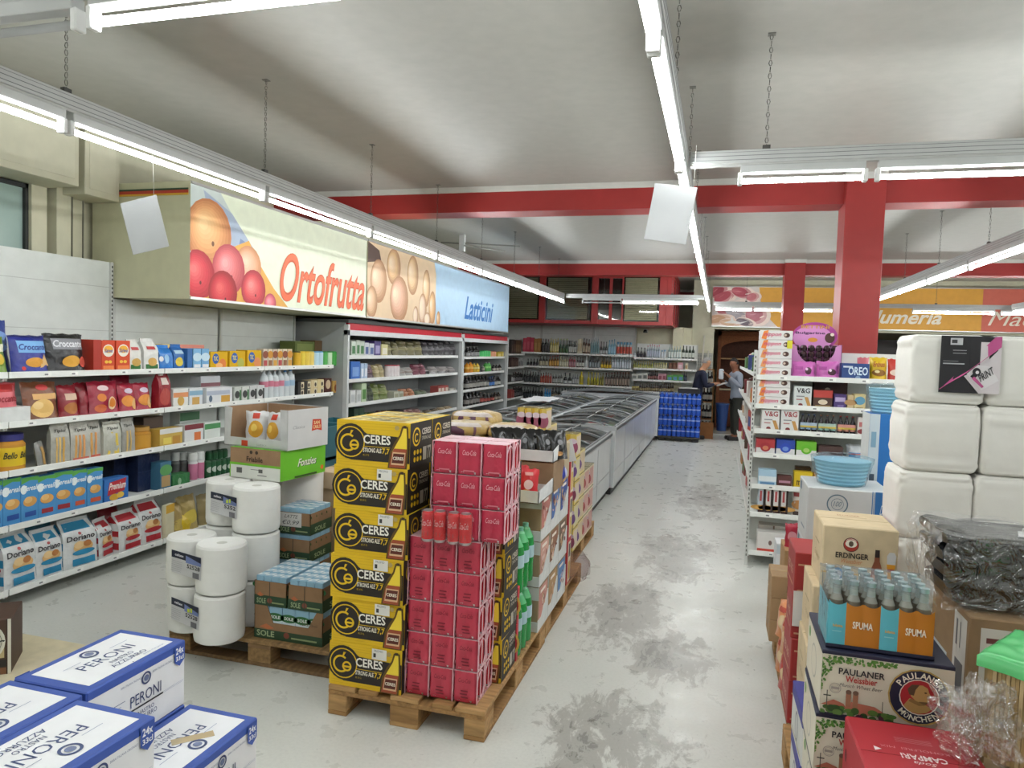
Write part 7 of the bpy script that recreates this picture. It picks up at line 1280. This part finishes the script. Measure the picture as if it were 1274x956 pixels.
# towel packs
def towel(x, y, z, label, sd):
    W, D, H = .296, .30, .295
    g = G()
    def fn(u, v):
        a = 2*PI*u; ph = PI*(v-.5); e = .17; c_, s_ = math.cos(a), math.sin(a); cc_ = max(0, math.cos(ph))**.085; zz = math.copysign(abs(math.sin(ph))**.5, math.sin(ph))
        nz = 1+.012*noise.noise(Vector((c_*2+sd, s_*2, v*6)))
        wr = .0018*math.sin(v*38+3*noise.noise(Vector((u*4, v*3, sd))))*noise.noise(Vector((u*7, v*4, sd+4)))*5
        return ((W/2+wr)*math.copysign(abs(c_)**e, c_)*cc_*nz, (D/2+wr)*math.copysign(abs(s_)**e, s_)*cc_*nz, H/2+H/2*zz*(1+.01*noise.noise(Vector((c_*3+sd, s_*3, 1)))))
    g.grid(fn, 64, 28, 'eceae4:s'); return g.build('paper_towel_pack', None, loc=(x, y, z), label=label, cat='paper', group='white paper towel packs')
for r in range(2):
    for c in range(3):
        for k in range(6):
            if r: continue
            x = .785+.15+c*.296+(.0, -.012, -.004, -.014, .0, .008)[k]; y = 3.60+r*.31
            towel(x, y, .146+k*.296, 'white film wrapped paper towel pack, %s column, %s layer%s' % (('left', 'middle', 'right')[c], nth(k), ', behind' if r else ''), k*3+c+r*20)
lt = onY(1206, 454, 3.445)
t = thing('pack_label', 'dark label with pink stripe on the top white towel packs', 'label', (lt.x, 3.4425, lt.z), 0)
g = G(); 
def lf(u, v, l): return Vector((-.112+.224*u, -.003-l-.006*math.sin(PI*u)**2, -.12+.24*v))
g.deco(lf, [('r', 0, 0, 1, 1, '232227'), ('r', .66, .0, 1, .9, 'd8d0d4')], 1, .0008, 4)
g.deco(lf, [('p', [(0, .05), (.02, .05), (.88, .98), (.93, 1), (1, 1), (1, .82), (.4, .32)], 'c0568e'), ('p', [(.98, .8), (1, .82), (1, 0), (.66, 0), (.4, .3), (.64, .42)], 'd8d0d4'), ('p', [(.70, .06), (.44, .34), (.62, .50), (.82, .48), (.98, .24)], 'e4dfe2'), ('p', [(.50, .30), (.62, .42), (.68, .37), (.56, .25)], '232227'), ('e', .60, .38, .07, .07, '232227'), ('e', .61, .37, .03, .03, 'e4dfe2'), ('p', [(.52, .26), (.7, .1), (.73, .13), (.56, .3)], 'c0568e'), ('r', .14, .84, .34, .96, 'c8c8cc'), ('r', .16, .87, .25, .93, '3c3c40'), ('r', .03, .55, .28, .56, '8c8c90'), ('r', .03, .50, .38, .52, 'b8b8bc'), ('r', .18, .74, .4, .75, 'a8a8ac'), ('r', .18, .69, .4, .70, 'a8a8ac')], 1, .0035)
g.deco(lambda u, v, l: lf(.68+(.25*u-.06*v)*.9, .20+.16*u+.12*v, l+.008), [('t', 'PRINT', 0, 0, 1, 1, '3c3c40', 'b')], 2); g.build('printed_sheet', t)
# white and blue carton, plate stacks, blue upright box
for i in range(3):
    t = thing('white_blue_carton', 'white carton with round seal and blue stripe, %s' % ('bottom', 'middle', 'top below the blue plates')[i], 'carton', (.715, 4.42, .145+i*.3175), 0, 'white and blue cartons'); W, D, H = .42, .40, .317
    if i < 2: pass
    G().box(-W/2, -D/2, 0, W/2, D/2, H, 'c6c8c8', .004).build('carton_body', t)
    q = G(); q.deco(f_front(W, D, H), [('r', .80, 0, 1, 1, '2468a8'), ('r', .765, 0, .775, 1, '2468a8'), ('r', .785, 0, .79, 1, '2468a8'), ('o', .36, .74, .17, .15, '5a7080'), ('o', .36, .74, .10, .092, '5a7080'), ('t', '100', .31, .70, .41, .79, '5a7080', 'i'), ('t', 'Dixi', .86, .62, .98, .78, 'd8e0e8', 'i')], W/H).deco(f_left(W, D, H), [('r', .1, .8, .3, .95, '5a7080'), ('r', .4, .2, .8, .24, '7c8c98')], D/H); q.build('printed_sides', t)
def plates(p, r, h, n, label):
    t = thing('plate_stack', label, 'plates', p); pr = []
    for i in range(n): z = h*i/n; pr += [(r*(.72+.26*i/n), z, '9cd0e6:g'), (r*(.80+.2*i/n), z+h/n*.6, '9cd0e6:g')]
    G().lathe(pr, 32, cap=True).build('plates', t)
    g = G(); g.grid(lambda u, v: ((r+.006)*(.78+.26*min(1, v*1.3))*math.cos(2*PI*u)*(1+.04*noise.noise(Vector((u*12, v*5, n))))*(1 if v < .8 else 1-(v-.8)*3), (r+.006)*(.78+.26*min(1, v*1.3))*math.sin(2*PI*u)*(1 if v < .8 else 1-(v-.8)*3), (h+.02)*min(1, v*1.15)+.006*noise.noise(Vector((u*9, v*4, n)))), 40, 10, 'c0e4f0:t'); g.build('clear_wrap', t)
plates((.70, 4.42, .145+3*.3175+.001), .155, .145, 7, 'film wrapped stack of light blue plates on the white carton')
pb = onY(1083, 515, 4.72)
t = thing('upright_box', 'tall upright box, white left side and bright blue front', 'box', (pb.x+.11, 4.72+.08, .145)); hb = pb.z-.145
G().box(-.11, -.08, 0, .11, .15, hb, '1f6cb4', .003).build('box_body', t); q = G(); q.deco(face((-.11, -.08, 0), (.055, 0, 0), (0, 0, hb)), [('r', 0, 0, 1, 1, 'c4d0d8'), ('r', .2, .70, .7, .73, '3c4c5c'), ('r', .2, .60, .7, .62, '6c8090'), ('r', .2, .85, .7, .92, '7ca0b8')], .05).deco(face((-.11, .15, 0), (0, -.23, 0), (0, 0, hb)), [('r', 0, 0, 1, 1, 'd0d4d4')], 1); q.build('printed_side', t)
plates((pb.x+.12, 4.83, pb.z+.001), .12, .16, 8, 'film wrapped stack of light blue bowls on the upright blue box')
G().box(-.13, -.16, 0, .13, .16, .5, 'a8845c:p', .003).build('cardboard_box', None, loc=(.62, 5.3, 0), label='brown box with red candy bags before the end shelving', cat='box')
for i in range(4): pillow(.09, .05, .16, 'a8283c:f', [('e', .5, .5, .2, .2, 'd08c94')], 0, 1, 1, i).build('candy_bag', None, loc=(.54+.055*i, 5.25+.03*(i % 2), .502), label='dark red candy bag standing on the brown box, %s from the left' % nth(i), cat='bag', group='dark red candy bags')
G().box(-.07, -.1, 0, .07, .1, .38, 'd4d6d8', .003).box(-.066, -.101, .30, .066, -.1, .37, 'b8c4cc').build('white_carton', None, loc=(.56, 5.9, 0), label='narrow white carton on the floor before the lowest end shelf', cat='carton')
# ================================================================== water bottle pallet
WBm = bottle(.0455, .30, '2f66d0:g', '7ca4f0', 'b8d0f8', 'pet', (), 10, (.48, .60)).mesh('bottle')
WF = G()
for s in (-1, 1):
    WF.grid(lambda u, v: (s*(.138*(2*u-1)), s*(-.0925-.0045*abs(math.sin(u*3*PI))), .004+.235*v), 18, 3, '90b4f8:t')
    WF.grid(lambda u, v: (s*.1385, s*.0925*(2*u-1), .004+.235*v), 4, 3, '90b4f8:t')
WF = WF.mesh('film')
for l in range(4):
    for c in range(3):
        for r in range(2):
            t = thing('water_pack', 'blue water bottle six pack at the far pallet, %s layer, %s column, %s' % (nth(l), WH3[c], ('front', 'behind')[r]), 'drinks', (-1.01+c*.284, 15.30+r*.19, .125+l*.24 if 0 else .10+l*.225), 0, 'blue water packs'); put('shrink_film', WF, t)
            for i in range(3):
                for j in range(2 if not r else 1):
                    o = put('water_bottle', WBm, t, (-.092+.092*i, -.046+.092*j, .0)); o.scale = (1, 1, .74)
t = thing('wheeled_pallet', 'dark low trolley pallet under the blue water packs', 'pallet', (-.73, 15.45, 0)); G().box(-.43, -.25, .06, .43, .27, .098, '3c3832:r', .004).build('deck', t)
for x in (-.34, 0, .34): G().box(x-.07, -.24, 0, x+.07, -.12, .06, '2c2a28:r', .01).build('foot', t)
t = thing('document_tray', 'black tray with white papers on the blue water packs', 'tray', (-.56, 15.42, 1.0)); G().box(-.22, -.14, 0, .22, .14, .1, '1c1c20:r', .006).build('tray_body', t); G().box(-.2, -.13, .1, .17, .12, .112, 'd8d8d8').build('papers', t)
# ================================================================== people
def skin(name, pts, edges, parent, k, sub=2):
    me = bpy.data.meshes.new(name); me.from_pydata([p[:3] for p in pts], edges, []); o = bpy.data.objects.new(name, me); COL.objects.link(o)
    m_ = o.modifiers.new('s', 'SKIN'); m_.use_smooth_shade = True
    if not me.skin_vertices: me.attributes.new('skin_vertices', 'FLOAT', 'POINT')
    for i, p in enumerate(pts): sv = me.skin_vertices[0].data[i]; sv.radius = (p[3], p[4] if len(p) > 4 else p[3]); sv.use_root = (i == 0)
    s2 = o.modifiers.new('u', 'SUBSURF'); s2.levels = sub; s2.render_levels = sub
    dg = bpy.context.evaluated_depsgraph_get(); nm = bpy.data.meshes.new_from_object(o.evaluated_get(dg)); nm.materials.clear(); nm.materials.append(mat(k)); bpy.data.objects.remove(o)
    for p_ in nm.polygons: p_.use_smooth = True; p_.material_index = 0
    return put(name, nm, parent)
def person(label, loc, rot, P, cols, hair):
    t = thing('person', label, 'person', loc, rot); S_ = cols['skin']
    hx, hy = P['head']   # head offset
    # continuous body
    pts = [(0, .0, .93, .10, .08), (0, 0, 1.08, .09, .07), (0, P['lean']*.5, 1.28, .115, .08), (0, P['lean'], 1.42, .10, .07), (0, P['lean']-.01, 1.50, .062), (hx*.6, hy*.6+P['lean'], 1.545, .068), (hx, hy+P['lean'], 1.63, .095, .108), (hx, hy+P['lean'], 1.72, .085, .095)]
    E = [(i, i+1) for i in range(7)]; legs = []; arms = []
    for s_, (kn, an) in zip((-1, 1), P['legs']):
        b = len(pts); pts += [(s_*.09, 0, .88, .07), (s_*.10, kn, .50, .058), (s_*.11, an, .09, .04), (s_*.12, an-.10, .04, .035)]; E += [(0, b), (b, b+1), (b+1, b+2), (b+2, b+3)]; legs.append((kn, an))
    for s_, (el, wr) in zip((-1, 1), P['arms']):
        b = len(pts); pts += [(s_*.18, P['lean'], 1.40, .052), (el[0], el[1], el[2], .040), (wr[0], wr[1], wr[2], .027)]; E += [(3, b), (b, b+1), (b+1, b+2)]
        e = Vector(el); w_ = Vector(wr); d = (w_-e).normalized(); sd = d.cross(Vector((0, 0, 1))).normalized()*s_
        pm = w_+d*.05; b2 = len(pts); pts.append((pm.x, pm.y, pm.z, .026, .018)); E.append((b+2, b2))
        for f in range(4):
            r_ = pm+d*.03+sd*(.024-.016*f); q1 = r_+d*(.035)+Vector((0, 0, -.008)); q2 = q1+d*(.022-.004*abs(f-1.5))+Vector((0, 0, -.014)); n_ = len(pts)
            pts += [(r_.x, r_.y, r_.z, .0085), (q1.x, q1.y, q1.z, .008), (q2.x, q2.y, q2.z, .007)]; E += [(b2, n_), (n_, n_+1), (n_+1, n_+2)]
        th = w_+d*.02+sd*.035; th2 = th+d*.035+sd*.008; n_ = len(pts); pts += [(th.x, th.y, th.z, .010), (th2.x, th2.y, th2.z, .009)]; E += [(b+2, n_), (n_, n_+1)]
    skin('body', pts, E, t, S_)
    lo = P['lean']
    # face details
    hc = Vector((hx, hy+lo, 1.66)); g = G()
    g.lathe([(.001, -.02, S_), (.012, -.012, S_), (.010, .004, S_), (.004, .02, S_)], 8, hc.x, hc.y-.085, hc.z-.005)
    for s_ in (-1, 1): g.lathe([(.002, -.022, S_), (.014, -.012, S_), (.016, .012, S_), (.004, .024, S_)], 8, hc.x+s_*.078, hc.y+.005, hc.z); g.box(hc.x+s_*.03-.012, hc.y-.082, hc.z+.012, hc.x+s_*.03+.012, hc.y-.078, hc.z+.020, '2c201c')
    g.box(hc.x-.022, hc.y-.080, hc.z-.042, hc.x+.022, hc.y-.076, hc.z-.036, '8c4c44'); g.build('face_features', t)
    g = G(); g.grid(lambda u, v: (hc.x+.083*math.cos(2*PI*u)*math.cos(PI/2*v), hc.y+.012+.094*math.sin(2*PI*u)*math.cos(PI/2*v), hc.z+.02-(.05 if math.sin(2*PI*u) > -.2 else -.02)*(1-v)+.088*math.sin(PI/2*v)), 20, 8, hair+':s'); g.build('hair', t)
    # clothes
    tp = [(0, 0, .84, .165, .135), (0, 0, .96, .16, .13), (0, 0, 1.10, .148, .118), (0, lo*.5, 1.28, .158, .118), (0, lo, 1.43, .15, .11), (0, lo-.012, 1.505, .078)]; TE = [(0, 1), (1, 2), (2, 3), (3, 4), (4, 5)]
    for s_, (el, wr) in zip((-1, 1), P['arms']): b = len(tp); w2 = Vector(el)*.15+Vector(wr)*.85; tp += [(s_*.185, lo, 1.40, .068), (el[0], el[1], el[2], .054), (w2.x, w2.y, w2.z, .042)]; TE += [(4, b), (b, b+1), (b+1, b+2)]
    skin(cols['topname'], tp, TE, t, cols['top'])
    lp = [(0, 0, .95, .145, .12)]; LE = []
    for s_, (kn, an) in zip((-1, 1), P['legs']): b = len(lp); lp += [(s_*.09, 0, .84, .10), (s_*.10, kn, .50, .075), (s_*.11, an, .10, .065)]; LE += [(0, b), (b, b+1), (b+1, b+2)]
    skin('trousers', lp, LE, t, cols['legs'])
    for s_, (kn, an) in zip((-1, 1), P['legs']): g = G().box(s_*.12-.045, an-.19, 0, s_*.12+.045, an+.07, .085, '1c1a1a:r', .02); g.build('shoe', t)
    return t
pa = onY(868, 470, 15.95); pm_ = person('elderly person in a navy jacket reading a paper behind the water packs', (pa.x, 15.95, 0), PI/2+.25, dict(head=(0, -.10), lean=-.08, legs=((-.0, .02), (-.02, .04)), arms=(((-.26, -.12, 1.14), (-.12, -.36, 1.20)), ((.27, -.12, 1.12), (.14, -.38, 1.20)))), dict(skin='b98868', top='1a1e34:s', legs='23232c:s', topname='jacket'), '8c8a88')
g = G().box(-.12, -.15, 0, .10, .15, .004, 'dcdcdc'); o = g.build('paper_sheet', None, loc=(pa.x+.50, 15.99, 1.20), rot=(0, -.35, .2), label='white sheet of paper held by the person in navy', cat='paper')
g = G().box(-.05, -.006, .0, .05, .0, .30, 'a8bccc'); g.build('shirt_front', pm_, loc=(0, -.2, 1.12))
pb_ = onY(917, 470, 16.15); person('person in a grey shirt and dark green trousers turned to the left', (pb_.x, 16.15, 0), PI/2+PI+.4, dict(head=(0, -.05), lean=-.03, legs=((.0, .03), (-.04, -.02)), arms=(((-.27, -.02, 1.14), (-.16, -.26, 1.28)), ((.27, -.02, 1.14), (.15, -.28, 1.40)))), dict(skin='8c5c44', top='8b93a0:s', legs='2a2c26:s', topname='shirt'), '23201e')
G().box(-.05, -.10, 0, .05, .10, .22, 'c4ccd4:f', .02).build('plastic_bag', None, loc=(pb_.x-.33, 16.05, 1.30), label='pale plastic bag held up by the person in grey', cat='bag')
# ================================================================== things at the back of the shop
t = thing('wooden_alcove_cupboard', 'tall brown wooden cupboard with an arched recess at the back', 'cupboard', (.85, 18.6, 0)); W = 1.75
g = G().box(-W/2, 0, 0, -W/2+.08, .5, 2.42, '7c4828:w').box(W/2-.08, 0, 0, W/2, .5, 2.42, '7c4828:w').box(-W/2, 0, 2.3, W/2, .5, 2.42, '7c4828:w').box(-W/2, .46, 0, W/2, .5, 2.42, '4c2a1a:w')
n = 14; arc = [(-W/2+.08, 2.3)]+[(-(W/2-.08)*math.cos(PI*i/n), 1.98+.22*math.sin(PI*i/n)) for i in range(n+1)]+[(W/2-.08, 2.3)]
g.prism(arc, .0, .04, '8c5430:w'); g.build('cupboard_frame', t)
for z in (.95, 1.72): G().box(-W/2+.08, .05, z, W/2-.08, .46, z+.03, 'b89468:w' if z > 1 else 'c8b898').build('shelf', t)
G().box(-W/2+.08, .02, .05, W/2-.08, .05, .93, '6c3c24:w', .004).build('lower_door', t)
pz = onY(895, 520, 17.9)
t = thing('waste_bin', 'blue plastic bin before the brown cupboard', 'bin', (.14, 17.95, .006)); G().lathe([(.11, 0, '2c4c8c:r'), (.15, .62, '2c4c8c:r'), (.16, .63, '3c5c9c:r'), (.16, .66, '3c5c9c:r')], 18, cap=True).build('bin_body', t)
t = thing('bottle_rack', 'narrow wooden crate rack with bottles beside the navy jacket', 'rack', (-.20, 16.55, 0))
g = G()
for z in (0, .36, .74, 1.10, 1.46): g.box(-.13, -.13, z+.02, .13, .13, z+.04, '9c6c3c:w')
for x in (-.13, .11): 
    for y in (-.13, .11): g.box(x, y, 0, x+.02, y+.02, 1.5, '9c6c3c:w')
g.build('rack_frame', t)
for k, z in enumerate((.04, .40, .78, 1.14)):
    for i in range(3): put('bottle', bt('wine', '1c1c1e:g', '3c1c1c', 'a8a8a0'), t, (-.07+.07*i, -.04, z+.001))
G().box(-.15, -.16, .0, .15, .10, .34, '8c5c34:p', .004).build('wooden_crate', None, loc=(-.19, 16.20, 0), label='brown crate on the floor before the bottle rack', cat='crate')
G().box(-.2, -.12, 0, .2, .12, .34, 'a02430:r', .01).build('red_box', None, loc=(.72, 17.9, .007), label='red plastic box beside the dark green trousers', cat='box')
for i, (x0, l, tz) in enumerate(((-.40, 'white pole leaning beside the grey tiled wall', 2.25), (-.27, 'second pale pole leaning on the tiled wall', 1.9))): G().tube([(0, 0, 0), (.06-.02*i, .45, tz)], .018, 'd8d6cc', 8).build('leaning_pole', None, loc=(x0, 16.9, .01), label=l, cat='pole')
# dark chiller behind the towel packs
t = thing('meat_counter', 'dark refrigerated counter under the orange banner', 'counter', (4.9, 18.3, 0)); G().box(-2.9, 0, 0, 2.9, .9, .95, '3c2c28:r', .01).build('counter_base', t); G().box(-2.9, .5, .95, 2.9, .9, 2.3, '241c1a:r').build('counter_back', t)
for i in range(9): G().box(-.28, 0, 0, .28, .3, .12, ('8c4438', '6c5438', 'a87850')[i % 3]).build('meat_tray', t, loc=(-2.5+.62*i, .1, .951))
for i, (x, y, z) in enumerate(((2.9, 8.2, 0), (4.3, 8.2, 0), (5.7, 8.2, 0))):
    bay('white shelving bay on the far right behind the towel packs, %s from the pillar' % nth(i), (x, y, 0), 0, 1.38, .5, 1.9, [(q_, 0) for q_ in (1.5, 1.1, .7, .2)])
